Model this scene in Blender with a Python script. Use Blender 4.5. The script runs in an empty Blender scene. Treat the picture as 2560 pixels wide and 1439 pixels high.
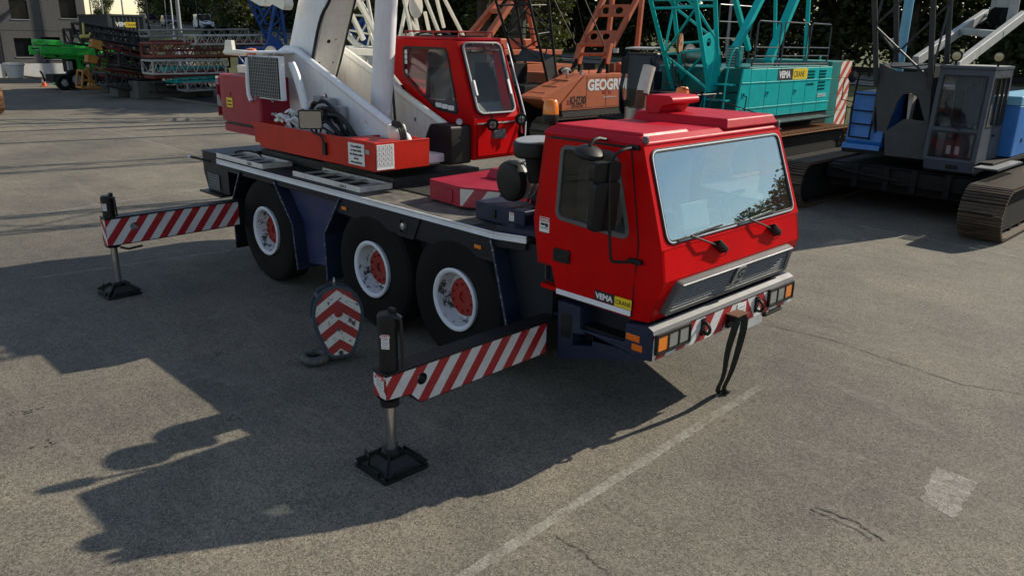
import bpy, bmesh, math, random
from mathutils import Vector as V, Matrix
from mathutils.geometry import tessellate_polygon
random.seed(7)
sc = bpy.context.scene
COL = sc.collection
# ------------------------------------------------------------------ camera
F_PX = 1985.5
CAM = V((6.208, -6.502, 3.462)); YAW, PITCH, ROLL = 2.361, -0.307, 0.018
_fw = V((math.cos(PITCH)*math.cos(YAW), math.cos(PITCH)*math.sin(YAW), math.sin(PITCH)))
_r0 = V((math.sin(YAW), -math.cos(YAW), 0)); _u0 = _r0.cross(_fw)
_rt = _r0*math.cos(ROLL)+_u0*math.sin(ROLL); _up = _u0*math.cos(ROLL)-_r0*math.sin(ROLL)
cam = bpy.data.cameras.new('camera'); camo = bpy.data.objects.new('camera', cam); COL.objects.link(camo)
m = Matrix((( _rt.x, _up.x, -_fw.x, CAM.x), (_rt.y, _up.y, -_fw.y, CAM.y), (_rt.z, _up.z, -_fw.z, CAM.z), (0, 0, 0, 1)))
camo.matrix_world = m
cam.sensor_width = 36; cam.lens = F_PX/2560*36; cam.clip_start = .1; cam.clip_end = 3000
sc.camera = camo
# ------------------------------------------------------------------ light
SUN_DIR = V((.44, 1.5, 1.0)).normalized()          # towards the sun
EL = math.asin(SUN_DIR.z); AZ = math.atan2(SUN_DIR.x, SUN_DIR.y)
sun = bpy.data.lights.new('sun', 'SUN'); sun.energy = 5.0; sun.angle = math.radians(.55); sun.color = (1, .90, .74)
suno = bpy.data.objects.new('sun', sun); COL.objects.link(suno)
suno.rotation_euler = (-SUN_DIR).to_track_quat('-Z', 'Y').to_euler(); suno.location = (20, 60, 40)
w = bpy.data.worlds.new('World'); sc.world = w; w.use_nodes = True
nt = w.node_tree; nt.nodes.clear()
def N(t, typ, **k):
    n = t.nodes.new(typ)
    for a, b in k.items(): setattr(n, a, b)
    return n
sky = N(nt, 'ShaderNodeTexSky', sky_type='NISHITA', sun_disc=False, sun_elevation=EL, sun_rotation=AZ, air_density=1.0, dust_density=.05, ozone_density=1.8)
bg = N(nt, 'ShaderNodeBackground'); bg.inputs[1].default_value = .12
tc = N(nt, 'ShaderNodeTexCoord'); mp = N(nt, 'ShaderNodeMapping'); mp.inputs['Scale'].default_value = (1.2, 3.4, 6.0); mp.inputs['Rotation'].default_value = (0, 0, .5)
nz = N(nt, 'ShaderNodeTexNoise'); nz.inputs['Scale'].default_value = 2.2; nz.inputs['Detail'].default_value = 7; nz.inputs['Roughness'].default_value = .62
rp = N(nt, 'ShaderNodeValToRGB'); rp.color_ramp.elements[0].position = .5; rp.color_ramp.elements[1].position = .78
rp.color_ramp.elements[1].color = (.75, .75, .75, 1)
mx = N(nt, 'ShaderNodeMixRGB'); mx.inputs[2].default_value = (6.6, 6.8, 7.2, 1)
ou = N(nt, 'ShaderNodeOutputWorld')
L = nt.links.new
L(tc.outputs['Generated'], mp.inputs[0]); L(mp.outputs[0], nz.inputs[0]); L(nz.outputs[0], rp.inputs[0]); L(rp.outputs[0], mx.inputs[0])
wb = N(nt, 'ShaderNodeMixRGB', blend_type='MULTIPLY'); wb.inputs[0].default_value = 1; wb.inputs[2].default_value = (1.11, 1.0, .89, 1)      # daylight white balance of the whole sky
L(sky.outputs[0], mx.inputs[1]); L(mx.outputs[0], wb.inputs[1]); L(wb.outputs[0], bg.inputs[0]); L(bg.outputs[0], ou.inputs[0])
sc.view_settings.view_transform = 'Standard'; sc.view_settings.look = 'None'; sc.view_settings.gamma = 1; sc.view_settings.exposure = 0.25
sc.cycles.max_bounces = 8; sc.cycles.transparent_max_bounces = 16; sc.cycles.glossy_bounces = 4; sc.cycles.diffuse_bounces = 3
sc.cycles.caustics_reflective = False; sc.cycles.caustics_refractive = False

# ------------------------------------------------------------------ helpers
def U(px, py, ax, v):
    "the point on the real plane ax = v (metres) at a spot surveyed from the photograph"
    d = _fw+_rt*((px-1280)/F_PX)-_up*((py-719.5)/F_PX)
    k = 'xyz'.index(ax); return CAM+d*((v-CAM[k])/d[k])
X, Y, Z = V((1, 0, 0)), V((0, 1, 0)), V((0, 0, 1))
def frame(d):
    d = V(d).normalized(); a = Z if abs(d.z) < .95 else X
    u = d.cross(a).normalized(); return u, d.cross(u).normalized(), d
AX = {'x': (Y, Z, X), 'y': (X, Z, Y), 'z': (X, Y, Z)}
class M:
    def __init__(s): s.v = []; s.f = []; s.mi = []
    def add(s, vs, fs, mi=0):
        b = len(s.v); s.v += [V(p) for p in vs]
        for f in fs: s.f.append([b+i for i in f]); s.mi.append(mi)
        return s
    def box(s, x0, x1, y0, y1, z0, z1, mi=0):
        return s.add([(x, y, z) for z in (z0, z1) for y in (y0, y1) for x in (x0, x1)],
                     [(0, 2, 3, 1), (4, 5, 7, 6), (0, 1, 5, 4), (2, 6, 7, 3), (0, 4, 6, 2), (1, 3, 7, 5)], mi)
    def ob(s, c, sz, u, v, n, mi=0):
        c = V(c); a, b, d = V(u).normalized()*sz[0]/2, V(v).normalized()*sz[1]/2, V(n).normalized()*sz[2]/2
        return s.add([c+i*a+j*b+k*d for k in (-1, 1) for j in (-1, 1) for i in (-1, 1)],
                     [(0, 2, 3, 1), (4, 5, 7, 6), (0, 1, 5, 4), (2, 6, 7, 3), (0, 4, 6, 2), (1, 3, 7, 5)], mi)
    def bar(s, p, q, wd, h, upv=Z, mi=0):
        p, q = V(p), V(q); d = (q-p).normalized(); sd = d.cross(V(upv))
        if sd.length < 1e-4: sd = d.cross(X)
        sd.normalize(); un = sd.cross(d)
        return s.ob((p+q)/2, ((q-p).length, wd, h), d, sd, un, mi)
    def tube(s, p, q, r, n=8, r2=None, mi=0, cap=True):
        p, q = V(p), V(q); u, v, d = frame(q-p); r2 = r if r2 is None else r2
        vs = []
        for c, rr in ((p, r), (q, r2)):
            for i in range(n):
                a = 2*math.pi*i/n; vs.append(c+u*(rr*math.cos(a))+v*(rr*math.sin(a)))
        fs = [(i, (i+1) % n, n+(i+1) % n, n+i) for i in range(n)]
        if cap: fs += [tuple(range(n))[::-1], tuple(range(n, 2*n))]
        return s.add(vs, fs, mi)
    def pipe(s, pts, r, n=6, mi=0, smooth=0):
        P = [V(p) for p in pts]
        for _ in range(smooth):
            Q = [P[0]]
            for a, b in zip(P, P[1:]): Q += [a*.75+b*.25, a*.25+b*.75]
            P = Q+[P[-1]]
        vs = []; fs = []; u = None
        for i, p in enumerate(P):
            d = (P[min(i+1, len(P)-1)]-P[max(i-1, 0)]).normalized()
            if u is None: u, v, _ = frame(d)
            else:
                u = (u-d*u.dot(d)).normalized(); v = d.cross(u)
            for k in range(n):
                a = 2*math.pi*k/n; vs.append(p+u*(r*math.cos(a))+v*(r*math.sin(a)))
        for i in range(len(P)-1):
            for k in range(n): fs.append((i*n+k, i*n+(k+1) % n, (i+1)*n+(k+1) % n, (i+1)*n+k))
        fs += [tuple(range(n))[::-1], tuple(range((len(P)-1)*n, len(P)*n))]
        return s.add(vs, fs, mi)
    def prism(s, poly, ax, a, b, holes=(), mi=0, fn=None):
        "poly and holes in the plane across ax ('x'|'y'|'z' or a frame (o,u,v,n)); extruded from a to b"
        if isinstance(ax, str):
            uu, vv, nn = AX[ax]; o = V((0, 0, 0))
        else: o, uu, vv, nn = [V(t) for t in ax]
        loops = [list(poly)]+[list(h) for h in holes]
        pts = [p for l in loops for p in l]
        tris = tessellate_polygon([[V((p[0], p[1], 0)) for p in l] for l in loops]) if (len(loops) > 1 or len(poly) > 4) else [tuple(range(len(poly)))]
        n = len(pts); vs = [o+uu*p[0]+vv*p[1]+nn*a for p in pts]+[o+uu*p[0]+vv*p[1]+nn*b for p in pts]
        if fn: vs = [fn(p) for p in vs]
        fs = [tuple(t) for t in tris]+[tuple(n+i for i in reversed(t)) for t in tris]
        k = 0
        for l in loops:
            m_ = len(l); fs += [(k+i, k+(i+1) % m_, n+k+(i+1) % m_, n+k+i) for i in range(m_)]; k += m_
        return s.add(vs, fs, mi)
    def lathe(s, prof, o, d, n=24, mi=0, close=False, cap=True):
        u, v, d = frame(d); o = V(o); vs = []
        for r, h in prof:
            for i in range(n):
                a = 2*math.pi*i/n; vs.append(o+d*h+u*(r*math.cos(a))+v*(r*math.sin(a)))
        fs = []; m_ = len(prof)
        for j in range(m_ if close else m_-1):
            j2 = (j+1) % m_
            for i in range(n): fs.append((j*n+i, j*n+(i+1) % n, j2*n+(i+1) % n, j2*n+i))
        if not close and cap:
            if prof[0][0] > 1e-4: fs.append(tuple(range(n))[::-1])
            if prof[-1][0] > 1e-4: fs.append(tuple(range((m_-1)*n, m_*n)))
        return s.add(vs, fs, mi)
    def sheet(s, line, y0, y1, t=.012, mi=0):
        "bent plate following (x,z) points, from y0 to y1"
        for (a, b) in zip(line, line[1:]):
            d = V((b[0]-a[0], 0, b[1]-a[1])).normalized(); nn = V((-d.z, 0, d.x))*t
            p = [V((a[0], 0, a[1])), V((b[0], 0, b[1])), V((b[0], 0, b[1]))+nn, V((a[0], 0, a[1]))+nn]
            s.add([q+Y*y0 for q in p]+[q+Y*y1 for q in p], [(0, 1, 2, 3), (7, 6, 5, 4), (0, 4, 5, 1), (1, 5, 6, 2), (2, 6, 7, 3), (3, 7, 4, 0)], mi)
        return s
def rpoly(pts, r, n=4):
    out = []; k = len(pts); rr = r if isinstance(r, (list, tuple)) else [r]*k
    for i in range(k):
        p, a, b = V(pts[i]).to_2d(), V(pts[i-1]).to_2d(), V(pts[(i+1) % k]).to_2d()
        e, f = (a-p), (b-p); q = min(rr[i], e.length*.48, f.length*.48)
        s_, t_ = p+e.normalized()*q, p+f.normalized()*q
        for j in range(n+1):
            u = j/n; c = s_*(1-u)**2+p*(2*u*(1-u))+t_*u*u; out.append((c.x, c.y))
    return out
def rect(x0, x1, y0, y1): return [(x0, y0), (x1, y0), (x1, y1), (x0, y1)]
def circ(cx, cy, r, n=20, r2=None): return [(cx+r*math.cos(2*math.pi*i/n), cy+(r2 or r)*math.sin(2*math.pi*i/n)) for i in range(n)]
def offset_of(o):
    t = V((0, 0, 0))
    while o: t += o.location; o = o.parent
    return t
def part(name, mb, mats, parent=None, bev=0, seg=2, local=False, ang=32):
    me = bpy.data.meshes.new(name); off = V((0, 0, 0)) if (local or not parent) else offset_of(parent)
    me.from_pydata([tuple(p-off) for p in mb.v], [], mb.f)
    bm = bmesh.new(); bm.from_mesh(me); bmesh.ops.recalc_face_normals(bm, faces=bm.faces); bm.to_mesh(me); bm.free()
    for mt in (mats if isinstance(mats, (list, tuple)) else [mats]): me.materials.append(mt)
    if any(mb.mi): me.polygons.foreach_set('material_index', mb.mi)
    me.polygons.foreach_set('use_smooth', [True]*len(me.polygons)); me.set_sharp_from_angle(angle=math.radians(ang)); me.update()
    o = bpy.data.objects.new(name, me); COL.objects.link(o); o.parent = parent
    if bev:
        b = o.modifiers.new('bevel', 'BEVEL'); b.width = bev; b.segments = seg; b.limit_method = 'ANGLE'; b.angle_limit = math.radians(38); b.harden_normals = True
    return o
def tag(o, label, cat=None, group=None, kind=None):
    if label: o['label'] = label
    if cat: o['category'] = cat
    if group: o['group'] = group
    if kind: o['kind'] = kind
    return o
def thing(name, label, cat, loc=(0, 0, 0), group=None, rz=0):
    o = bpy.data.objects.new(name, None); COL.objects.link(o); o.location = loc; o.rotation_euler = (0, 0, rz); o.empty_display_size = .3
    return tag(o, label, cat, group)
def clone(o, parent=None, loc=None, rz=None):
    c = o.copy(); COL.objects.link(c); c.parent = parent
    if loc is not None: c.location = loc
    if rz is not None: c.rotation_euler = (0, 0, rz)
    for ch in o.children: clone(ch, c)
    return c
def text(name, body, size, mt, parent, o, u, v, align='LEFT', squeeze=1.0, bold=0.0, ext=.0015, local=False):
    cu = bpy.data.curves.new('txt', 'FONT'); cu.body = body; cu.size = size; cu.extrude = ext; cu.align_x = align; cu.offset = bold; cu.resolution_u = 3
    t = bpy.data.objects.new('txt', cu); COL.objects.link(t); bpy.context.view_layer.update()
    me = bpy.data.meshes.new_from_object(t.evaluated_get(bpy.context.evaluated_depsgraph_get()))
    bpy.data.objects.remove(t); bpy.data.curves.remove(cu)
    u, v = V(u).normalized(), V(v).normalized(); nn = u.cross(v).normalized(); off = V((0, 0, 0)) if (local or not parent) else offset_of(parent)
    for q in me.vertices:
        c = q.co; q.co = V(o)+u*(c.x*squeeze)+v*c.y+nn*c.z-off
    me.name = name; me.materials.clear(); me.materials.append(mt)
    ob = bpy.data.objects.new(name, me); COL.objects.link(ob); ob.parent = parent; return ob
# ------------------------------------------------------------------ materials
MATS = {}
def base_mat(name):
    mt = bpy.data.materials.new(name); mt.use_nodes = True; t = mt.node_tree; b = t.nodes['Principled BSDF']; MATS[name] = mt
    return mt, t, b
def rgb(c): return (c[0], c[1], c[2], 1)
def noise(t, scale, detail=5, rough=.6, vec=None, dist=0):
    n = N(t, 'ShaderNodeTexNoise'); n.inputs['Scale'].default_value = scale; n.inputs['Detail'].default_value = detail; n.inputs['Roughness'].default_value = rough; n.inputs['Distortion'].default_value = dist
    if vec: t.links.new(vec, n.inputs['Vector'])
    return n.outputs['Fac']
def ramp(t, fac, a, b, ca=(0, 0, 0), cb=(1, 1, 1), interp='LINEAR'):
    r = N(t, 'ShaderNodeValToRGB'); e = r.color_ramp.elements; e[0].position = a; e[1].position = b; e[0].color = rgb(ca); e[1].color = rgb(cb); r.color_ramp.interpolation = interp
    t.links.new(fac, r.inputs[0]); return r.outputs[0]
def mix(t, fac, a, b, mode='MIX'):
    n = N(t, 'ShaderNodeMixRGB', blend_type=mode)
    for i, q in ((0, fac), (1, a), (2, b)):
        if isinstance(q, (int, float)): n.inputs[i].default_value = q
        elif isinstance(q, (tuple, list)): n.inputs[i].default_value = rgb(q)
        else: t.links.new(q, n.inputs[i])
    return n.outputs[0]
def math_(t, op, a, b=None, c=None):
    n = N(t, 'ShaderNodeMath', operation=op)
    for i, q in enumerate((a, b, c)):
        if q is None: continue
        if isinstance(q, (int, float)): n.inputs[i].default_value = q
        else: t.links.new(q, n.inputs[i])
    return n.outputs[0]
def coords(t):
    return N(t, 'ShaderNodeTexCoord').outputs['Object']
def bump(t, b, fac, strength, dist=.01):
    n = N(t, 'ShaderNodeBump'); n.inputs['Strength'].default_value = strength; n.inputs['Distance'].default_value = dist
    t.links.new(fac, n.inputs['Height']); t.links.new(n.outputs[0], b.inputs['Normal'])
def paint(name, col, rough=.35, metal=0., var=.16, scale=3., chip=None, chipthr=.68, chipscale=14, dirt=.18, dirtcol=(.09, .08, .065), coat=0., bmp=.05, streak=False, spec=.4):
    mt, t, b = base_mat(name); co = coords(t)
    n1 = noise(t, scale, 6, .65, co)
    c = ramp(t, n1, .3, .72, [q*(1-var) for q in col], [min(1, q*(1+var)) for q in col])
    mp = N(t, 'ShaderNodeMapping'); mp.inputs['Scale'].default_value = (6, 6, .8) if streak else (1, 1, 1); t.links.new(co, mp.inputs[0])
    n2 = noise(t, 4.3, 8, .7, mp.outputs[0])
    if dirt: c = mix(t, math_(t, 'MULTIPLY', ramp(t, n2, .48, .8), dirt*2.2), c, dirtcol)
    rr = math_(t, 'MULTIPLY_ADD', n2, .3, rough-.13)
    if chip:
        n3 = noise(t, chipscale, 9, .72, co); k = ramp(t, n3, chipthr, chipthr+.015)
        c = mix(t, k, c, chip); rr = math_(t, 'MAXIMUM', rr, math_(t, 'MULTIPLY', k, .75))
    t.links.new(c, b.inputs['Base Color']); t.links.new(rr, b.inputs['Roughness']); b.inputs['Metallic'].default_value = metal
    b.inputs['Specular IOR Level'].default_value = spec; b.inputs['Coat Weight'].default_value = coat; b.inputs['Coat Roughness'].default_value = .12
    if bmp: bump(t, b, noise(t, 55, 3, .5, co), bmp, .004)
    return mt
def stripes(name, k, period, c1, c2, rough=.4, phase=0., chip=None, thr=.7, chev=None, duty=.5, cs=22):
    "diagonal warning tape: k is the direction across the stripes in the thing's own axes; chev folds it about one axis"
    mt, t, b = base_mat(name); co = coords(t); sp = N(t, 'ShaderNodeSeparateXYZ'); t.links.new(co, sp.inputs[0])
    acc = None
    for i, q in enumerate(k):
        if q == 0: continue
        src = sp.outputs[i]
        if chev is not None and chev[0] == i: src = math_(t, 'ABSOLUTE', math_(t, 'SUBTRACT', src, chev[1]))
        e = math_(t, 'MULTIPLY', src, q/period); acc = e if acc is None else math_(t, 'ADD', acc, e)
    fr = math_(t, 'FRACT', math_(t, 'ADD', acc, phase+50)); g = math_(t, 'LESS_THAN', fr, duty)
    n1 = noise(t, 5, 6, .65, co)
    a = ramp(t, n1, .3, .75, [q*.82 for q in c1], c1); d = ramp(t, n1, .3, .75, [q*.8 for q in c2], c2)
    c = mix(t, g, a, d)
    c = mix(t, ramp(t, noise(t, 3.1, 9, .75, co), .55, .85), c, (.22, .2, .17))
    if chip: c = mix(t, ramp(t, noise(t, cs, 9, .75, co), thr, thr+.015), c, chip)
    t.links.new(c, b.inputs['Base Color']); b.inputs['Roughness'].default_value = rough
    return mt
def glass(name, tint=(.8, .86, .86), ior=1.75, rough=.01, body=0.0, dust=.0):
    mt = bpy.data.materials.new(name); mt.use_nodes = True; t = mt.node_tree; t.nodes.clear(); MATS[name] = mt
    ge = N(t, 'ShaderNodeNewGeometry'); dp = N(t, 'ShaderNodeVectorMath', operation='DOT_PRODUCT')
    t.links.new(ge.outputs['Normal'], dp.inputs[0]); t.links.new(ge.outputs['Incoming'], dp.inputs[1])
    r0 = ((ior-1)/(ior+1))**2
    k5 = math_(t, 'POWER', math_(t, 'SUBTRACT', 1.0, math_(t, 'ABSOLUTE', dp.outputs['Value'])), 5.0)
    fr = math_(t, 'MULTIPLY_ADD', k5, 1-r0, r0)
    gl = N(t, 'ShaderNodeBsdfGlossy'); gl.inputs['Roughness'].default_value = rough; gl.inputs['Color'].default_value = (.86, .98, 1.0, 1) if ior > 2 else (1, 1, 1, 1)
    tr = N(t, 'ShaderNodeBsdfTransparent'); tr.inputs[0].default_value = rgb(tint)
    ms = N(t, 'ShaderNodeMixShader'); o = N(t, 'ShaderNodeOutputMaterial')
    t.links.new(fr, ms.inputs[0]); t.links.new(tr.outputs[0], ms.inputs[1]); t.links.new(gl.outputs[0], ms.inputs[2])
    last = ms.outputs[0]
    if dust:
        df = N(t, 'ShaderNodeBsdfDiffuse'); df.inputs[0].default_value = (.6, .58, .52, 1); m2 = N(t, 'ShaderNodeMixShader')
        k = math_(t, 'MULTIPLY', ramp(t, noise(t, 2.2, 8, .7, coords(t)), .35, .8), dust)
        t.links.new(k, m2.inputs[0]); t.links.new(last, m2.inputs[1]); t.links.new(df.outputs[0], m2.inputs[2]); last = m2.outputs[0]
    t.links.new(last, o.inputs[0]); return mt
RED = (.50, .0025, .004); WHT = (.68, .69, .70)
m_red = paint('red_paint', RED, .34, var=.22, scale=1.3, chip=(.30, .04, .03), chipthr=.765, chipscale=26, dirt=.03, dirtcol=(.10, .02, .015), coat=.0, bmp=.02, spec=.08)
m_redroof = paint('sky_pink_red_paint', (.46, .009, .024), .42, var=.18, dirt=.08, coat=.0, bmp=.04, spec=.13)  # cab red turned pinker: the sky's reflection is put into the colour
m_redtray = paint('orange_red_paint', (.50, .018, .008), .4, var=.2, dirt=.08, spec=.25, chip=(.25, .06, .02), chipthr=.74, streak=True)
m_magenta = paint('sun_faded_red_paint', (.31, .012, .035), .45, var=.16, dirt=.12, spec=.3, chip=(.09, .05, .04), chipthr=.74)
m_white = paint('white_paint', (.80, .81, .84), .42, var=.06, dirt=.10, streak=True)
m_cream = paint('cream_white_paint', (.84, .81, .70), .45, var=.06, dirt=.12, streak=True)
m_rim = paint('chipped_white_rim_paint', (.62, .65, .70), .5, var=.1, chip=(.06, .055, .05), chipthr=.55, chipscale=9, dirt=.16)
m_rimlip = paint('white_rim_lip_paint', (.68, .72, .78), .5, var=.08, chip=(.05, .05, .05), chipthr=.72, chipscale=30, dirt=.05)
m_hub = paint('red_hub_paint', (.30, .022, .016), .55, var=.2, chip=(.05, .03, .025), chipthr=.70, dirt=.2)
m_navy = paint('navy_paint', (.014, .021, .048), .45, var=.25, dirt=.2, dirtcol=(.05, .048, .045), spec=.3, chip=(.09, .09, .09), chipthr=.76, bmp=.04)
m_navyd = paint('dark_navy_paint', (.007, .009, .016), .5, var=.3, dirt=.2, dirtcol=(.03, .028, .025), spec=.3)
m_navyedge = paint('worn_navy_edge', (.03, .04, .07), .55, var=.3, chip=(.25, .26, .28), chipthr=.56, chipscale=30, dirt=.1)
m_blue = paint('blue_panel_paint', (.024, .036, .105), .4, var=.3, dirt=.2, scale=2.2, chip=(.12, .12, .14), chipthr=.72)
m_black = paint('black_steel', (.006, .006, .0065), .45, var=.3, dirt=.12, dirtcol=(.025, .025, .024), spec=.35)
m_blackp = paint('black_plastic', (.008, .008, .0085), .5, var=.2, dirt=.06, dirtcol=(.03, .03, .03), spec=.3)
m_rubber = paint('tyre_rubber', (.007, .007, .007), .85, var=.3, dirt=.25, dirtcol=(.016, .015, .014), bmp=.2, spec=.2)
m_grey = paint('grey_plastic', (.09, .095, .10), .5, var=.12, dirt=.08)
m_lgrey = paint('light_grey_metal', (.32, .33, .34), .45, var=.1, dirt=.15)
m_bumptrim = paint('bumper_trim_metal', (.20, .20, .205), .5, metal=.1, var=.15, dirt=.15, spec=.3)
m_slat = paint('grille_slat_grey', (.22, .225, .235), .45, var=.1, dirt=.1)
m_alu = paint('aluminium', (.62, .63, .65), .38, metal=.55, var=.1, dirt=.2, dirtcol=(.2, .19, .18))
m_chrome = paint('chrome_rod', (.62, .62, .62), .2, metal=1., var=.06, dirt=.05, bmp=0)
m_steel = paint('bare_steel', (.30, .29, .28), .4, metal=.8, var=.2, dirt=.25)
m_rust = paint('rusty_steel', (.12, .045, .02), .75, var=.4, dirt=.3, chip=(.3, .3, .3), chipthr=.7, scale=9)
m_deck = paint('dirty_tread_plate', (.10, .095, .085), .7, var=.4, dirt=.45, dirtcol=(.30, .26, .20), scale=2.2, bmp=.25)
m_deckd = paint('dark_deck_plate', (.035, .034, .034), .65, var=.35, dirt=.3, dirtcol=(.12, .11, .1), bmp=.2)
m_strip = paint('white_edge_trim', (.74, .77, .84), .45, var=.08, dirt=.1, dirtcol=(.3, .3, .3))
m_sign = paint('sign_white', (.72, .72, .72), .5, var=.03, dirt=.03, bmp=0)
m_signtxt = paint('sign_black', (.02, .02, .022), .5, var=.02, dirt=0, bmp=0)
m_signred = paint('sign_red', (.45, .02, .02), .5, var=.02, dirt=0, bmp=0)
m_yellow = paint('sign_yellow', (.78, .56, .02), .45, var=.05, dirt=.03, bmp=0)
m_amber = paint('amber_lens', (.75, .20, .01), .2, var=.1, dirt=.04, coat=.5, bmp=0)
m_orlens = paint('orange_lens', (.70, .14, .01), .25, var=.1, dirt=.05, coat=.4, bmp=0)
m_lens = paint('lamp_lens', (.30, .31, .31), .12, metal=.4, var=.15, dirt=.05, coat=.6, bmp=0)
m_glass = glass('windscreen_glass', (.82, .88, .88), 2.9, dust=.04)
m_sglass = glass('side_glass', (.86, .89, .89), 1.42, dust=.03)
m_cglass = glass('operator_cab_glass', (.95, .97, .97), 1.25, dust=.02)
m_mirror = paint('mirror_glass', (.5, .5, .5), .14, metal=1., var=.02, dirt=0, bmp=0)
m_seat = paint('seat_fabric', (.05, .05, .055), .85, var=.2, dirt=.1)
m_interior = paint('cab_interior_plastic', (.10, .105, .11), .6, var=.1, dirt=.05)
m_strap = paint('black_strap', (.015, .018, .014), .8, var=.3, dirt=.1)
m_hose = paint('rubber_hose', (.012, .012, .012), .45, var=.2, dirt=.05)
RW1 = (.66, .66, .66); RW2 = (.36, .012, .02)
m_beamstripe = stripes('beam_warning_tape', (0, 1, -.78), .242, RW2, RW1, chip=(.5, .42, .3), thr=.76)
m_bumpstripe = stripes('bumper_warning_tape', (0, 1, .72), .31, RW2, RW1, chev=(1, .25), phase=.35, chip=(.3, .05, .05), thr=.78)
m_slabstripe = stripes('slab_warning_tape', (1, 0, -.7), .30, (.36, .03, .06), (.66, .62, .58), phase=.25, chip=(.2, .1, .09), thr=.74)
m_cwstripe = stripes('counterweight_warning_tape', (0, .5, 1), .32, (.36, .03, .06), RW1, chip=(.2, .1, .09), thr=.74)
# ================================================================== the red mobile crane
crane = thing('mobile_crane', 'red and white three-axle mobile crane standing on striped outriggers in the middle of the yard', 'crane')
# ---- chassis
mb = M(); mb.box(-6.2, 1.9, -.52, .52, .72, 1.46); mb.box(-5.2, 1.0, -.95, -.53, .95, 1.3); mb.box(-5.2, 1.0, .53, .95, .95, 1.3)
for ax_ in (0.0, -1.54, -4.146): mb.tube((ax_, -.95, .74), (ax_, .95, .74), .11, 12); mb.box(ax_-.22, ax_+.22, -.2, .2, .55, .9)
mb.box(1.2, 1.45, -1.05, 1.05, .50, .90); mb.box(-5.05, -4.8, -1.05, 1.05, .66, 1.09)
part('chassis', mb, m_navyd, crane, .01)
# ---- deck
dk = [(-5.50, -1.225), (.63, -1.225), (.965, -1.12), (.965, 1.12), (.63, 1.225), (-5.50, 1.225)]
part('deck', M().prism(dk, 'z', 1.535, 1.592), m_deckd, crane, .006)
xs = [-5.49, -4.42, -3.30, -2.14, -.98, .24]
for i, (a, b) in enumerate(zip(xs, xs[1:])):
    part('deck_plate', M().box(a+.006, b-.006, -1.205, -.60, 1.5945, 1.600+.003*(i % 2)), m_deck if i in (3, 4) else m_deckd, crane, .002)
part('deck_plate', M().box(-1.9, .95, -.58, 1.1, 1.5945, 1.62), m_deckd, crane, .003)
part('deck_plate', M().box(.25, .95, -1.09, -.6, 1.5945, 1.603), m_deckd, crane, .003)
# raised spine under the turntable and its long lip
part('deck_spine', M().box(-5.4, -1.95, -.56, .9, 1.596, 1.72), m_deckd, crane, .01)
tr = [(-5.537, -1.229), (-4.2, -1.2292), (-2.25, -1.229), (.62, -1.229), (.97, -1.125)]
for (a, b) in zip(tr, tr[1:]):
    d = (V((b[0], b[1], 0))-V((a[0], a[1], 0))).normalized()*.002
    part('edge_trim', M().bar(V((a[0], a[1], 1.572))+d, V((b[0], b[1], 1.572))-d, .016, .072), m_strip, crane, .003)
    part('edge_bead', M().bar(V((a[0], a[1]-.007, 1.592))+d, V((b[0], b[1]-.007, 1.592))-d, .01, .016), m_alu, crane)
mb = M(); mb.prism([(-5.5, -1.21), (.6, -1.21), (.93, -1.1), (.93, -1.05), (-5.5, -1.05)], 'z', 1.45, 1.534)
part('deck_skirt', mb, m_navyd, crane, .004)
part('front_deck_box', M().prism([(.60, -1.19), (.99, -1.09), (1.15, -1.09), (1.15, -.6), (.6, -.6)], 'z', 1.605, 1.66), m_navy, crane, .008)
# rear of the carrier
mb = M(); mb.prism(rpoly([(-6.42, 1.62), (-5.56, 1.60), (-5.56, 1.02), (-6.30, 1.02), (-6.42, 1.3)], .03), 'y', -1.06, 1.06)
rear = part('rear_body', mb, m_navyd, crane, .01)
mb = M(); mb.box(-6.4, -5.7, -1.085, 1.0, 1.622, 1.64); part('rear_cover', mb, m_navy, rear, .004)
mb = M().prism(rpoly(rect(-6.38, -5.62, .985, 1.015), .01), 'y', -1.18, -.8); part('rear_step', mb, m_black, rear, .004)
mb = M()
for i in range(7): mb.box(-6.22+.06*i, -6.215+.06*i, -1.085, -1.075, 1.05, 1.30)
for i in range(6): mb.box(-6.24, -5.84, -1.087, -1.082, 1.06+.045*i, 1.065+.045*i)
part('tail_lamp_guard', mb, m_lgrey, rear)
mb = M().box(-6.2, -5.86, -1.072, -1.062, 1.07, 1.28); part('tail_lamp', mb, m_grey, rear)
mb = M().tube((-6.15, -1.06, 1.48), (-6.42, -1.25, 1.54), .018, 8); part('lever', mb, m_black, rear)
mb = M().lathe([(.0, -.03), (.03, -.02), (.035, 0), (.03, .02), (0, .03)], (-6.44, -1.26, 1.545), (.8, -.6, 0), 12); part('lever_knob', mb, m_sign, rear)
mb = M().pipe([(-5.6, -.9, 1.63), (-5.55, -.9, 1.70), (-5.2, -.75, 1.72), (-5.0, -.7, 1.60)], .015, 6, smooth=1); part('grab_rail', mb, m_black, crane)
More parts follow.
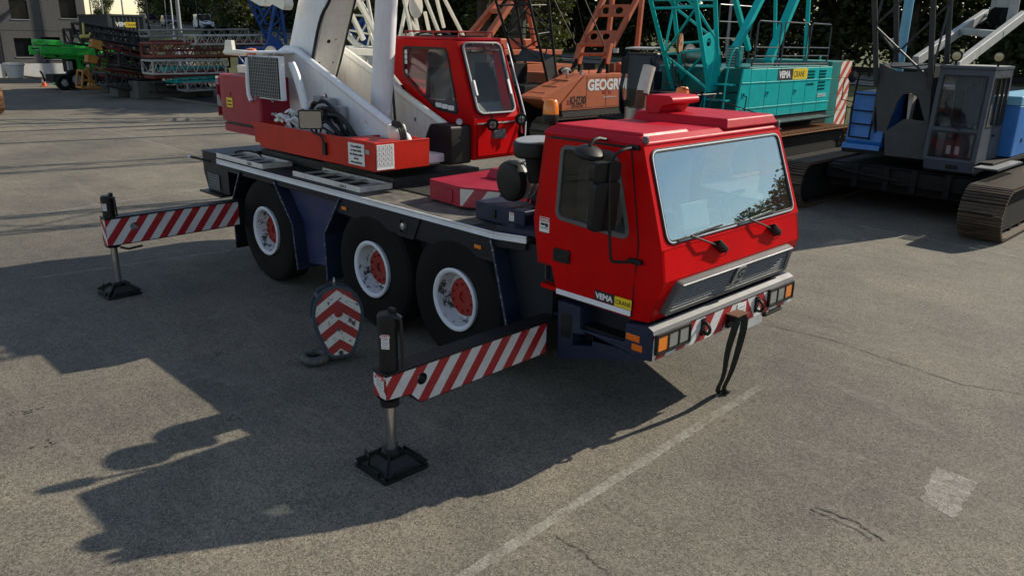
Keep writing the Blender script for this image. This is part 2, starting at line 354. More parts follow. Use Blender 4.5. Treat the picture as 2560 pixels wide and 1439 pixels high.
# ---- fenders and side panels (both sides)
for s in (-1, 1):
    o_, i_ = s*1.237, s*.72
    for line in ([(-4.80, 1.50), (-5.095, 1.055), (-5.097, .40)], [(-3.80, 1.50), (-3.363, .99), (-3.285, .345)], [(-2.164, 1.51), (-2.554, .993), (-2.534, .374)], [(.575, 1.53), (.83, .66)]):
        part('mudguard', M().sheet(line, o_, i_, .014), m_navyd if line[0][0] < -4 else m_navy, crane, .002)
        mb = M()
        for a, b in zip(line, line[1:]): mb.bar((a[0], o_, a[1]), (b[0], o_, b[1]), .016, .026)
        part('mudguard_edge', mb, m_navyedge, crane, .002)
    part('mud_flap', M().box(-5.12, -5.10, min(o_, i_), max(o_, i_), .30, .62), m_rubber, crane)
    a, b = sorted((s*1.07, s*.80))
    part('side_panel', M().prism(rpoly([(-3.77, 1.50), (-3.35, .99), (-3.27, .42), (-2.585, .52), (-2.57, 1.0), (-2.20, 1.50)], .02), 'y', a, b), m_blue, crane, .01)
    a, b = sorted((s*1.218, s*1.19))
    part('wheel_valance', M().prism([(-2.16, 1.53), (-2.30, 1.33), (-1.06, 1.285), (.60, 1.285), (.57, 1.53)], 'y', a, b), m_navyd, crane, .004)
    a, b = sorted((s*1.236, s*1.2195))
    part('lamp_bracket', M().prism([(-1.16, 1.53), (-.99, 1.272), (-.69, 1.272), (-.56, 1.53)], 'y', a, b, [rect(-.93, -.78, 1.32, 1.46)]), m_navyd, crane, .004)
    for xx in (-2.084, .372): part('side_marker', M().box(xx-.05, xx+.05, s*1.2185, s*1.232, 1.385, 1.425), m_amber, crane, .004)
    a, b = sorted((s*1.06, s*.6))
    part('inner_panel', M().prism([(.60, 1.53), (.85, .70), (1.28, .62), (1.28, 1.53)], 'y', a, b), m_navyd, crane, .01)
part('side_lamp', M().lathe([(0, 0), (.03, .0), (.042, .02), (.04, .06), (0, .07)], (-.86, -1.20, 1.40), (0, -1, 0), 14), m_lens, crane)
# ---- wheels
def wheel(x, s):
    c = V((x, s*1.02, .742)); d = (0, s, 0); R = .735
    t = [(.345, -.17), (.40, -.195), (.52, -.205), (.64, -.20), (.70, -.185), (.733, -.15), (.735, -.10), (.722, -.098), (.722, -.082), (.735, -.08), (.735, -.01), (.722, -.008), (.722, .008), (.735, .01), (.735, .08), (.722, .082), (.722, .098), (.735, .10), (.733, .15), (.70, .185), (.64, .20), (.60, .206), (.52, .205), (.42, .197), (.37, .185), (.345, .17)]
    mb = M().lathe(t, c, d, 64, close=True)
    uu, vv, dd = frame(d)
    w_ = part('wheel', mb, m_rubber, crane)
    part('rim_lip', M().lathe([(.338, .16), (.352, .212), (.342, .222), (.322, .222), (.300, .205), (.296, .19)], c, d, 48, cap=False), m_rimlip, w_)
    part('rim', M().lathe([(.297, .189), (.288, .15), (.275, .06), (.262, .035), (.20, .03), (.19, .02)], c, d, 48, cap=False), m_rim, w_)
    hb = M().lathe([(.212, .022), (.212, .07), (.20, .085), (.15, .09), (.06, .085), (.055, .06), (0, .06)], c, d, 32)
    for i in range(10):
        a = 2*math.pi*(i+.5)/10; p = c+(uu*math.cos(a)+vv*math.sin(a))*.155+dd*.08; hb.tube(p, p+dd*.035, .014, 6)
    part('hub', hb, m_hub, w_)
    vm = M(); p = c+(uu*.27+vv*.05); vm.tube(p+dd*.05, p+dd*.14-uu*.03, .008, 6); part('valve_stem', vm, m_steel, w_)
for x in (0.0, -1.54, -4.146):
    for s in (-1, 1): wheel(x, s)
# ---- outriggers
def outrigger(x, fx, s, zb0, zb1, ztop, notch):
    yo = s*3.136; yi = s*1.12; x0 = x-.165 if fx > 0 else x-.165
    xf, xr = x+.079, x-.094
    z = lambda q: q
    prof = [(yo, zb1), (yi, zb1+.02), (yi, zb0+.02), (yo-s*.34, zb0), (yo-s*.24, zb0+.10), (yo, zb0+.12)] if notch else [(yo, zb1), (yi, zb1+.02), (yi, zb0+.02), (yo-s*.30, zb0), (yo, zb0)]
    hole = [circ(yo-s*.36, (zb0+zb1)/2+.045, .052, 20)]
    mb = M().prism(prof, 'x', xr, xf, hole)
    bm_ = part('outrigger_beam', mb, m_black, crane, .006)
    pr = [(yo-s*-.0+s*.0, zb1-.012), (yi-s*-.06*0+s*.16, zb1+.006), (yi+s*.16, zb0+.035)]+[(p[0], p[1]+.012) for p in prof[3:]]
    mb = M().prism(pr, 'x', xf+.0015, xf+.004, hole); part('warning_tape', mb, m_beamstripe, bm_)
    ee = M().prism(rect(xr+.008, xf-.002, prof[-1][1]+.012, zb1-.012), (V((0, yo+s*.0015, 0)), X, Z, Y*s), 0, .003)
    part('end_warning_tape', ee, m_endstripe, bm_)
    part('top_flange', M().box(xr-.012, xf+.012, min(yo, yi)-.004, max(yo, yi), zb1+.001, zb1+.016), m_black, bm_, .003)
    part('hole_pin', M().lathe([(0, 0), (.03, 0), (.03, .02), (0, .024)], (xf-.07, yo-s*.36-.02, (zb0+zb1)/2+.05), X, 14), m_lgrey, bm_)
    c = V((x-.005, s*3.045, 0))
    mb = M().lathe([(.078, zb1-.3), (.078, ztop-.10), (.083, ztop-.098), (.083, ztop-.02), (.07, ztop), (0, ztop)], c, Z, 24)
    mb.box(c.x-.03, c.x+.03, c.y-s*.05-.02, c.y-s*.05+.02, ztop-.005, ztop+.03)
    jc = part('jack_cylinder', mb, m_black, bm_)
    hs = M().pipe([c+V((.05, -s*-.05+0, ztop-.03)), c+V((.095, s*-.06, ztop-.02)), c+V((.10, s*-.06, ztop-.12)), c+V((.095, s*-.07, zb1+.03))], .014, 6, smooth=2); part('hose', hs, m_hose, jc)
    ft = M().tube(c+V((.04, s*-.06, ztop-.015)), c+V((.09, s*-.07, ztop-.03)), .012, 8); part('hose_fitting', ft, m_steel, jc)
    zl = prof[-1][1]
    part('jack_collar', M().lathe([(.0, zl-.03), (.085, zl-.028), (.095, zl-.012), (.105, zl-.002), (0, zl-.001)], c, Z, 20), m_black, bm_)
    part('jack_rod', M().lathe([(.0, .16), (.046, .16), (.046, zl-.029), (0, zl-.029)], c, Z, 24), m_chrome, bm_)
    # foot pad: a square tray with ribs rising to the ball socket
    pm = M(); h = .225
    pm.prism(rpoly([(c.x-h, c.y-h), (c.x+h, c.y-h), (c.x+h, c.y+h), (c.x-h, c.y+h)], .03), 'z', .004, .032)
    q = .10
    lo = [V((c.x+sx*(h-.04), c.y+sy*(h-.04), .03)) for sx, sy in ((-1, -1), (1, -1), (1, 1), (-1, 1))]; hi = [V((c.x+sx*q, c.y+sy*q, .125)) for sx, sy in ((-1, -1), (1, -1), (1, 1), (-1, 1))]
    pm.add(lo+hi, [(0, 1, 5, 4), (1, 2, 6, 5), (2, 3, 7, 6), (3, 0, 4, 7), (4, 5, 6, 7)])
    for sx, sy in ((-1, -1), (1, -1), (1, 1), (-1, 1)):
        pm.bar(c+V((sx*(h-.02), sy*(h-.02), .05)), c+V((sx*.07, sy*.07, .145)), .02, .05)
    for k in (-1, 1):
        pm.bar(c+V((k*(h-.01), -.12, .05)), c+V((k*(h-.01), .12, .05)), .016, .05); pm.bar(c+V((-.12, k*(h-.01), .05)), c+V((.12, k*(h-.01), .05)), .016, .05)
    pm.lathe([(.085, .12), (.085, .16), (.06, .18), (0, .18)], c, Z, 20)
    pd = part('jack_pad', pm, m_black, bm_, .004)
    part('pad_handle', M().pipe([c+V((-.16, -s*-.15, .05)), c+V((-.16, -s*-.15, .15)), c+V((-.05, -s*-.19, .15)), c+V((-.05, -s*-.19, .05))], .01, 6), m_black, pd)
    return bm_, c
m_endstripe = stripes('beam_end_tape', (1, 0, .9), .22, RW2, RW1, phase=.2, chip=(.5, .42, .3), thr=.72)
for s in (-1, 1):
    b1, c1 = outrigger(1.328, 1, s, .538, .875, 1.366, True)
    b2, c2 = outrigger(-4.925, -1, s, .692, 1.061, 1.36, False)
    if s < 0:
        # latch under the rear beam end, stickers on the jacks
        part('latch_lever', M().pipe([(-4.86, -2.98, .66), (-4.80, -2.9, .635), (-4.78, -2.72, .655)], .016, 6), m_black, b2)
        def sticker(parent, o, u, v, wd, h, lines=4, head=True, body='DANGER'):
            u, v = V(u).normalized(), V(v).normalized(); n = u.cross(v); o = V(o)
            part('sticker', M().ob(o, (wd, h, .002), u, v, n), m_sign, parent)
            if head:
                part('sticker_header', M().ob(o+v*(h*.36)+n*.0018, (wd*.94, h*.22, .002), u, v, n), m_signred, parent)
                text('sticker_text', body, h*.17, m_sign, parent, o+v*(h*.30)+n*.003, u, v, 'CENTER', bold=.001)
            mb = M()
            for i in range(lines): mb.ob(o+v*(h*(.14-.52*i/max(1, lines-1)))+n*.0016, (wd*(.8 if i % 2 else .66), h*.045, .001), u, v, n)
            part('sticker_print', mb, m_grey, parent)
        n45 = V((.62, -.78, 0)); u45 = V((.78, .62, 0))
        sticker(b1, V((c1.x, c1.y, 1.15))+n45*.0795, u45, Z, .065, .12)
        sticker(b2, V((c2.x, c2.y, 1.22))+n45*.0795, u45, Z, .06, .10)
        sticker(b1, (1.322, -3.141, .80), X, Z, .12, .10)
# ---- driver's cab -----------------------------------------------------------------
WS0, WS1 = V((2.575, 0, 1.815)), V((2.292, 0, 2.622))      # windscreen plane in section
def lean(p):                                                # the cab sides lean inwards above the belt line
    k = max(0., p.z-1.5)/1.17
    return V((p.x, p.y*(1-.048*min(k, 1.05)), p.z))
side = [(1.185, 2.64), (1.10, 1.82), (1.185, 1.41), (1.36, 1.405), (1.44, 1.15), (2.335, 1.135), (2.50, 1.15), (2.622, 1.53), (2.575, 1.80), (2.285, 2.64)]
win = rpoly([(1.40, 2.54), (1.385, 1.87), (2.255, 1.82), (2.035, 2.545)], [.08, .09, .12, .10], 5)
cabm = M()
for s in (-1, 1):
    a, b = sorted((s*1.155, s*1.185)); cabm.prism(side, 'y', a, b, [win], fn=lean)
cabm.add([lean(V(p)) for p in ((2.50, -1.185, 1.15), (2.50, 1.185, 1.15), (2.622, 1.185, 1.53), (2.622, -1.185, 1.53))], [(0, 1, 2, 3)])
# front skin around the windscreen
fu, fv = Y, (WS1-WS0).normalized(); fn_ = fu.cross(fv)
H = (WS1-WS0).length
wsp = rpoly([(-1.105, .015), (1.105, .015), (1.075, H-.045), (-1.075, H-.045)], .10, 6)
fo = [(-1.185, -.02), (1.185, -.02), (1.135, H+.02), (-1.135, H+.02)]
cabm.prism(fo, (WS0, fu, fv, fn_), -.03, 0, [wsp])
cabm.add([lean(V(p)) for p in ((2.622, -1.185, 1.53), (2.622, 1.185, 1.53), (2.575, 1.185, 1.80), (2.575, -1.185, 1.80))], [(0, 1, 2, 3)])
cabm.add([lean(V(p)) for p in ((1.185, -1.17, 2.64), (1.185, 1.17, 2.64), (1.10, 1.17, 1.82), (1.10, -1.17, 1.82), (1.185, -1.17, 1.41), (1.185, 1.17, 1.41))], [(0, 1, 2, 3), (3, 2, 5, 4)])
cabm.box(1.2, 2.5, -1.15, 1.15, 1.16, 1.2)
cab = part('cab', cabm, m_red, crane, .012, 3)
# roof: low shell with a raised pod on the far half
rf = M(); ro = [lean(V((x, y, 2.64))) for x, y in ((1.165, -1.19), (2.30, -1.19), (2.30, 1.19), (1.165, 1.19))]
ri = [V((1.20, -1.085, 2.685)), V((2.235, -1.085, 2.685)), V((2.235, 1.085, 2.685)), V((1.20, 1.085, 2.685))]
rb = [p-Z*.03 for p in ro]
rf.add(rb+ro+ri, [(0, 1, 5, 4), (1, 2, 6, 5), (2, 3, 7, 6), (3, 0, 4, 7), (4, 5, 9, 8), (5, 6, 10, 9), (6, 7, 11, 10), (7, 4, 8, 11), (8, 9, 10, 11), (3, 2, 1, 0)])
roof = part('roof', rf, m_redroof, cab, .035, 4)
def pod(x0, x1, y0, y1, z0, z1, sx, sy):
    return M().add([(x0, y0, z0), (x1, y0, z0), (x1, y1, z0), (x0, y1, z0), (x0+sx*.4, y0+sy, z1), (x1-sx, y0+sy, z1), (x1-sx, y1-sy, z1), (x0+sx*.4, y1-sy, z1)],
                   [(0, 1, 5, 4), (1, 2, 6, 5), (2, 3, 7, 6), (3, 0, 4, 7), (4, 5, 6, 7), (3, 2, 1, 0)])
part('roof_pod', pod(1.2, 2.30, .12, 1.10, 2.672, 2.765, .04, .06), m_redroof, roof, .02, 3)
part('roof_pod', pod(1.22, 2.24, -1.08, -.38, 2.675, 2.712, .03, .03), m_redroof, roof, .014, 3)
hs_ = M().prism(rpoly([(1.34, 2.757), (1.34, 2.93), (1.62, 2.93), (1.66, 2.90), (1.66, 2.86), (1.53, 2.83), (1.50, 2.757)], .03), 'y', .16, .62)
part('air_intake', hs_, m_redroof, roof, .02, 3)
def beacon(parent, p, r=.075, h=.15, mt=m_amber):
    p = V(p)
    part('beacon_base', M().lathe([(r*.95, -.06), (r*1.05, -.01), (r*1.02, .02), (0, .021)], p, Z, 24), m_black, parent)
    part('beacon_lens', M().lathe([(r, .0205), (r*.98, h*.5), (r*.86, h*.9), (r*.7, h), (0, h+.006)], p, Z, 24), mt, parent)
beacon(cab, (1.05, -.924, 2.75)); part('beacon_post', M().tube((1.05, -.924, 1.62), (1.05, -.924, 2.71), .02, 10), m_black, cab)
bq = U(1703, 270, 'x', 1.22)
beacon(roof, (1.22, bq.y, 2.80), .075, .17)
part('aerial', M().tube((2.1, 1.0, 2.76), (1.0, .9, 3.02), .006, 6), m_black, roof)
part('rain_gutter', M().bar(lean(V((1.27, -1.196, 2.60))), lean(V((2.14, -1.196, 2.60))), .012, .012), m_navyd, cab)
for s in (-1, 1): part('roof_marker_lamp', M().ob((2.285, s*1.10, 2.665), (.05, .04, .06), X, Y, Z), m_grey, roof, .012, 3)
# windscreen: seal, bright trim and glass
def ring(poly, t):
    c = V((sum(p[0] for p in poly)/len(poly), sum(p[1] for p in poly)/len(poly), 0)); out = []
    n = len(poly)
    for i in range(n):
        a, b = V(poly[i-1]).to_2d(), V(poly[(i+1) % n]).to_2d(); d = (b-a).normalized(); nn = V((d.y, -d.x)); p = V(poly[i]).to_2d()
        if (p-c.to_2d()).dot(nn) < 0: nn = -nn
        out.append(tuple(p+nn*t))
    return out
part('windscreen_seal', M().prism(ring(wsp, .008), (WS0, fu, fv, fn_), -.015, .012, [ring(wsp, -.03)]), m_blackp, cab, .004)
part('windscreen_trim', M().prism(ring(wsp, -.004), (WS0, fu, fv, fn_), .0125, .017, [ring(wsp, -.014)]), m_alu, cab)
wsg = part('windscreen', M().prism(ring(wsp, -.02), (WS0, fu, fv, fn_), -.004, .002), m_glass, cab)
def onws(y, h, d=.0): return WS0+fu*y+fv*h+fn_*d
for y0, ya in ((-.36, -.95), (.62, .02)):
    p0 = V((2.602, y0, 1.70)); p1 = onws(y0-.17, .03, .035)
    part('wiper_motor_cover', M().ob(p0+V((.02, .02, 0)), (.09, .19, .05), fn_, (0, .75, -.5), (0, .5, .75)), m_blackp, cab, .015, 3)
    part('wiper_arm', M().pipe([p0+V((.02, -.05, .03)), p0+V((.035, -.20, .08)), onws(y0-.42, .045, .03)], .009, 6), m_blackp, cab)
    part('wiper_blade', M().bar(onws(ya-.02, .028, .022), onws(ya+.68, .062, .022), .014, .018, fn_), m_blackp, cab)
    part('washer_hose', M().pipe([p0+V((.03, .07, 0)), p0+V((.05, .10, -.07)), p0+V((.01, .05, -.10))], .004, 5, smooth=1), m_blackp, cab)
# door with its window on each side
door = [(1.215, 2.585), (1.135, 1.83), (1.215, 1.43), (1.38, 1.42), (1.455, 1.165), (2.315, 1.15), (2.33, 1.80), (2.165, 2.585)]
for s in (-1, 1):
    a, b = sorted((s*1.1865, s*1.197))
    dr = part('door', M().prism(rpoly(door, .03, 3), 'y', a, b, [win], fn=lean), m_red, cab, .004)
    a, b = sorted((s*1.1855, s*1.190)); part('door_gap', M().prism(ring(rpoly(door, .03, 3), .012), 'y', a, b, [rpoly(door, .03, 3)], fn=lean), m_blackp, cab)
    a, b = sorted((s*1.18, s*1.205)); part('window_seal', M().prism(ring(win, .004), 'y', a, b, [ring(win, -.035)], fn=lean), m_grey if s < 0 else m_blackp, dr, .004)
    a, b = sorted((s*1.187, s*1.191)); part('side_window', M().prism(ring(win, -.03), 'y', a, b, fn=lean), m_sglass, dr)
    a, b = sorted((s*1.1975, s*1.209))
    if s < 0:
        part('door_handle', M().prism(rpoly(rect(1.40, 1.60, 1.475, 1.60), .02), 'y', a-.004, b), m_blackp, dr, .006)
        part('handle_grip', M().box(1.46, 1.59, -1.222, -1.214, 1.515, 1.56), m_black, dr, .004)
        part('window_divider', M().bar(lean(V((1.83, -1.188, 1.87))), lean(V((1.83, -1.188, 2.52))), .02, .02, X), m_black, dr)
        part('sill_trim', M().box(1.45, 2.32, -1.209, -1.1985, 1.165, 1.215), m_strip, dr, .004)
        part('logo_plate', M().box(1.92, 2.145, -1.2135, -1.2095, 1.225, 1.315), m_signtxt, dr)
        part('logo_plate', M().box(2.147, 2.33, -1.2135, -1.2095, 1.222, 1.312), m_yellow, dr)
        text('logo_text', 'VEMA', .072, m_sign, dr, (1.935, -1.2145, 1.245), X, Z, bold=.003, squeeze=1.02)
        text('logo_text', 'CRANE', .056, m_signtxt, dr, (2.158, -1.2145, 1.247), X, Z, squeeze=.92)
        sticker(cab, lean(V((1.255, -1.1985, 1.775))), X, Z, .125, .165, 3)
        part('pictogram', M().lathe([(0, 0), (.02, 0), (.02, .002), (0, .0025)], lean(V((1.285, -1.201, 1.785))), (0, -1, 0), 14).ob(lean(V((1.235, -1.201, 1.79))), (.05, .022, .003), X, Z, Y), m_signtxt, cab)
# grille
GO, GU = V((2.618, 0, 1.507)), Y; gv = (V((2.50, 0, 1.15))-V((2.622, 0, 1.53))).normalized(); gn = GU.cross(gv)*-1
if gn.x < 0: gn = -gn
gp = rpoly([(-.99, -.0), (1.0, -.0), (1.08, .31), (-1.08, .31)], .05, 4)
gfr = part('grille_frame', M().prism(gp, (GO, GU, gv, gn), -.01, .055, [rpoly([(-.935, .045), (.945, .045), (1.01, .272), (-1.01, .272)], .02, 4)]), m_grey, cab, .012, 3)
part('grille_top_trim', M().bar(GO+GU*-.96+gv*.012+gn*.058, GO+GU*.97+gv*.012+gn*.058, .006, .022, gn), m_alu, gfr)
part('grille_back', M().prism(ring(gp, -.02), (GO, GU, gv, gn), -.008, .004), m_black, gfr)
for j in range(8):
    v0 = .066+.029*j; hw = .93+.078*v0/.31
    part('grille_slat', M().bar(GO+GU*-hw+gv*v0+gn*.034, GO+GU*hw+gv*v0+gn*.034, .030, .007, V((.5, 0, .86))), m_slat, gfr)
for y in (-.62, -.02, .62): part('grille_mullion', M().ob(GO+GU*y+gv*.155+gn*.032, (.02, .23, .018), GU, gv, gn), m_grey, gfr)
eo = GO+gn*.062
part('emblem_shield', M().prism(rpoly([(-.07, .02), (.07, .02), (.085, .21), (.0, .25), (-.085, .21)], .02), (eo, GU, gv, gn), 0, .012), m_lgrey, gfr, .003)
text('emblem_letter', 'G', .15, m_signtxt, gfr, eo+GU*-.045+gv*.145+gn*.0135, GU, -gv, bold=.004)
text('emblem_text', 'GROVE', .03, m_signtxt, gfr, eo+GU*-.05+gv*.195+gn*.0135, GU, -gv)
# bumper
bp = M().prism([(2.30, .80), (2.30, 1.11), (2.545, 1.135), (2.592, 1.105), (2.597, .835)], 'y', -1.237, 1.237)
bum = part('bumper', bp, m_navy, crane, .006)
part('bumper_trim', M().add([(2.535, -1.24, 1.139), (2.594, -1.24, 1.109), (2.603, -1.24, 1.072), (2.603, 1.24, 1.072), (2.594, 1.24, 1.109), (2.535, 1.24, 1.139)], [(0, 1, 4, 5), (1, 2, 3, 4)]), m_bumptrim, bum)
part('warning_tape', M().add([(2.600, -1.232, .838), (2.600, 1.232, .838), (2.598, 1.232, 1.058), (2.598, -1.232, 1.058)], [(0, 1, 2, 3)]), m_bumpstripe, bum)
for s in (-1, 1):
    y0, y1 = sorted((s*1.215, s*.70))
    hf = part('headlight_frame', M().prism(rpoly(rect(y0, y1, .885, 1.072), .02), 'x', 2.60, 2.63, [rpoly(rect(y0+.02, y1-.02, .905, 1.052), .015)]), m_blackp, bum, .006)
    e = (y1-y0-.04)/3
    for k in range(3):
        a = y0+.02+e*k; outer = (k == 0) if s < 0 else (k == 2)
        part('indicator_lamp' if outer else 'headlight', M().prism(rpoly(rect(a+.012, a+e-.012, .915, 1.042), .015), 'x', 2.602, 2.622), m_amber if outer else m_lens, hf, .008)
        if k: part('headlight_bar', M().box(2.602, 2.628, a-.009, a+.009, .905, 1.052), m_blackp, hf)
    part('tow_hook', M().pipe([(2.60, s*.48, 1.02), (2.66, s*.48, 1.01), (2.69, s*.48, .95), (2.65, s*.48, .90), (2.62, s*.46, .93)], .016, 7, smooth=1).ob((2.61, s*.48, .97), (.02, .05, .16), X, Y, Z), m_black, bum)
part('tow_bracket', M().box(2.60, 2.70, -.06, .08, .93, .985).box(2.60, 2.64, -.08, .10, .86, .93), m_black, bum, .006)
part('bracket_plate', M().ob((2.66, .02, .995), (.13, .2, .014), X, Y, Z), m_rust, bum, .004)
part('number_plate', M().ob((2.60, .38, .80), (.012, .5, .11), (1, 0, .2), Y, (-.2, 0, 1)), m_lgrey, bum, .004)
sticker(bum, (2.603, .20, .985), Y, Z, .16, .13, 3, False)
# step boxes under the cab
for s in (-1, 1):
    a, b = sorted((s*1.2405, s*1.03))
    st = [(1.51, 1.115), (1.52, .53), (2.53, .822), (2.54, 1.10), (2.304, 1.105), (2.305, .93), (1.79, .905), (1.78, 1.115)]
    sb = part('step_box', M().prism(st, 'y', a, b, [rpoly(rect(1.72, 1.97, .695, .81), .02) if False else [(1.70, .72), (1.94, .78), (1.94, .885), (1.70, .84)]]), m_navy, crane, .008)
    a, b = sorted((s*1.19, s*1.0)); part('step_tread', M().box(1.80, 2.295, a, b, .915, .935), m_black, sb)
    a, b = sorted((s*1.04, s*1.0)); part('step_back', M().prism([(1.53, .56), (2.50, .85), (2.50, 1.13), (1.53, 1.13)], 'y', a, b), m_navyd, sb)
    for xx, zz, ww in ((2.41, 1.0, .09), (2.455, .92, .07)): part('side_reflector', M().box(xx-ww, xx+ww*.6, s*1.2408, s*1.249, zz-.03, zz+.03), m_orlens, sb, .004)
    part('fuel_cap_recess', M().prism(rpoly(rect(1.56, 1.69, .78, 1.02), .04), 'y', *sorted((s*1.241, s*1.2435))), m_black, sb)
# mirrors on the near side
def mirror(side_):
    s = side_; y = s*1.37; mr = part('mirror_arm', M().pipe([lean(V((2.20, s*1.19, 2.60))), (2.22, s*1.33, 2.60), (2.16, y, 2.53), (2.135, y, 2.40), (2.19, y, 1.69), (2.22, s*1.35, 1.655), (2.33, s*1.20, 1.66)], .014, 8, smooth=2), m_black, cab)
    part('arm_bracket', M().ob((2.33, s*1.20, 1.66), (.14, .05, .045), X, Y, Z), m_blackp, mr, .01)
    part('arm_bracket', M().ob(lean(V((2.20, s*1.20, 2.60))), (.12, .05, .04), X, Y, Z), m_blackp, mr, .01)
    n = V((.94, s*.25, -.1)).normalized(); u = n.cross(Z).normalized(); v = u.cross(n)
    for cz, wd, h, nm in ((2.43, .27, .17, 'wide_angle_mirror'), (2.14, .25, .42, 'main_mirror')):
        c = V((2.095, y, cz-.02)); part(nm, M().prism(rpoly(rect(-wd/2, wd/2, -h/2, h/2), .045, 5), (c, u, v, n), -.035, .035), m_blackp, mr, .02, 4)
        part('mirror_glass', M().prism(rpoly(rect(-wd/2+.015, wd/2-.015, -h/2+.015, h/2-.015), .04, 5), (c, u, v, n), -.038, -.0355), m_mirror, mr)
    c = V((1.90, s*1.35, 2.545)); nn = V((.25, 0, .97)).normalized(); mm = M()
    mm.lathe([(0, .05), (.08, .042), (.125, .01), (.13, -.02), (.12, -.035), (0, -.035)], c, nn, 28)
    part('kerb_mirror', mm, m_blackp, mr); part('kerb_mirror_arm', M().pipe([lean(V((1.90, s*1.17, 2.63))), (1.9, s*1.28, 2.66), c+V((0, 0, .05))], .016, 6, smooth=1), m_blackp, mr)
mirror(-1); mirror(1)
# cab interior
it = M(); it.prism([(2.10, 1.22), (2.47, 1.22), (2.50, 1.78), (2.40, 1.80), (2.12, 1.72)], 'y', -1.08, 1.08)
part('dashboard', it, m_interior, cab, .02)
part('cab_floor_hump', M().box(1.25, 2.1, -.25, .25, 1.205, 1.62), m_interior, cab, .03)
part('rear_wall', M().box(1.20, 1.215, -1.1, 1.1, 1.22, 2.6), m_seat, cab)
part('document_box', M().ob((2.30, -.35, 1.93), (.10, .42, .24), (1, 0, .3), Y, (-.3, 0, 1)), m_lgrey, cab, .01)
for y in (.62, -.62):
    sm = M(); sm.prism(rpoly(rect(1.40, 1.92, y-.25, y+.25), .08), 'z', 1.60, 1.74); sm.prism(rpoly(rect(y-.24, y+.24, 1.70, 2.36), .1), (V((1.36, 0, 0)), Y, Z, V((1, 0, -.1)).normalized()), 0, .13); sm.box(1.45, 1.85, y-.18, y+.18, 1.21, 1.6)
    part('seat', sm, m_seat, cab, .03, 3)
part('steering_wheel', M().lathe([(.215, -.012), (.227, 0), (.215, .012), (.203, 0)], (2.05, .62, 1.93), (-.5, 0, .86), 28, close=True).tube((2.05, .62, 1.93), (2.25, .62, 1.6), .03, 8).bar((2.05, .41, 1.93), (2.05, .83, 1.93), .03, .02), m_blackp, cab)
# ---- machinery between cab and crane: air cleaner, battery box, muffler, exhaust
part('battery_box', M().box(.05, .78, -.97, -.60, 1.612, 1.80), m_navy, crane, .012)
sticker(crane, (.60, -.972, 1.72), X, Z, .07, .09, 3)
part('box_latch', M().box(.33, .37, -.985, -.971, 1.66, 1.75), m_black, crane)
ac = V((.50, -.93, 2.06)); ad = V((.12, 1, .03)).normalized()
af = part('air_cleaner', M().lathe([(.185, .06), (.19, .10), (.19, .42), (.16, .46), (.08, .52), (0, .53)], ac, ad, 32), m_alu, crane)
part('air_cleaner_cover', M().lathe([(0, -.03), (.13, -.028), (.17, -.02), (.20, .0), (.208, .03), (.208, .075), (.186, .085), (0, .086)], ac, ad, 32), m_blackp, af)
for h in (.14, .22, .34): part('band', M().lathe([(.1905, h), (.199, h+.002), (.199, h+.026), (.1905, h+.028)], ac, ad, 32, cap=False), m_alu if h < .4 else m_blackp, af)
for k in range(3):
    a = -1.9+.7*k; u, v, d = frame(ad); p = ac+ad*.11+(u*math.cos(a)+v*math.sin(a))*.207; part('clip', M().ob(p, (.08, .03, .02), ad, u, v), m_steel, af, .003)
part('intake_drum', M().lathe([(0, -.08), (.19, -.078), (.21, -.06), (.21, .05), (.20, .07), (0, .075)], (.80, -.87, 2.43), (0, -.1, 1), 32), m_blackp, crane, .006)
part('intake_drum_lid', M().lathe([(.0, .077), (.185, .073), (.18, .083), (0, .09)], (.80, -.87, 2.43), (0, -.1, 1), 32), m_lgrey, crane)
part('intake_pipe', M().tube((.80, -.87, 2.36), (.80, -.80, 2.1), .10, 16), m_blackp, crane)
m_gantsteel = paint('bleached_steel', (.52, .49, .42), .45, metal=.3, var=.2, dirt=.25)
ex = V((.88, .66, 1.65))
part('exhaust_pipe', M().pipe([ex, ex+V((0, 0, .95)), ex+V((0, .05, 1.27))], .062, 16, smooth=1), m_rust, crane)
part('exhaust_tip', M().pipe([ex+V((0, .055, 1.24)), ex+V((0, .09, 1.36)), ex+V((0, .15, 1.52))], .070, 16, smooth=2), m_gantsteel, crane)
part('exhaust_heat_shield', M().lathe([(.11, .35), (.11, 1.1)], (ex.x, ex.y-.06, ex.z), Z, 20, cap=False), m_steel, crane)
part('engine_housing', M().box(.35, 1.05, -.45, .95, 1.63, 1.98), m_navyd, crane, .02)
mb = M()
for k in range(6): mb.pipe([(.3+.05*k, -.5, 1.64), (.25+.1*k, -.3+.12*k, 1.9+.02*(k % 3)), (.8, -.1+.15*k, 2.0)], .018, 6, smooth=2)
part('engine_hose', mb, m_hose, crane)
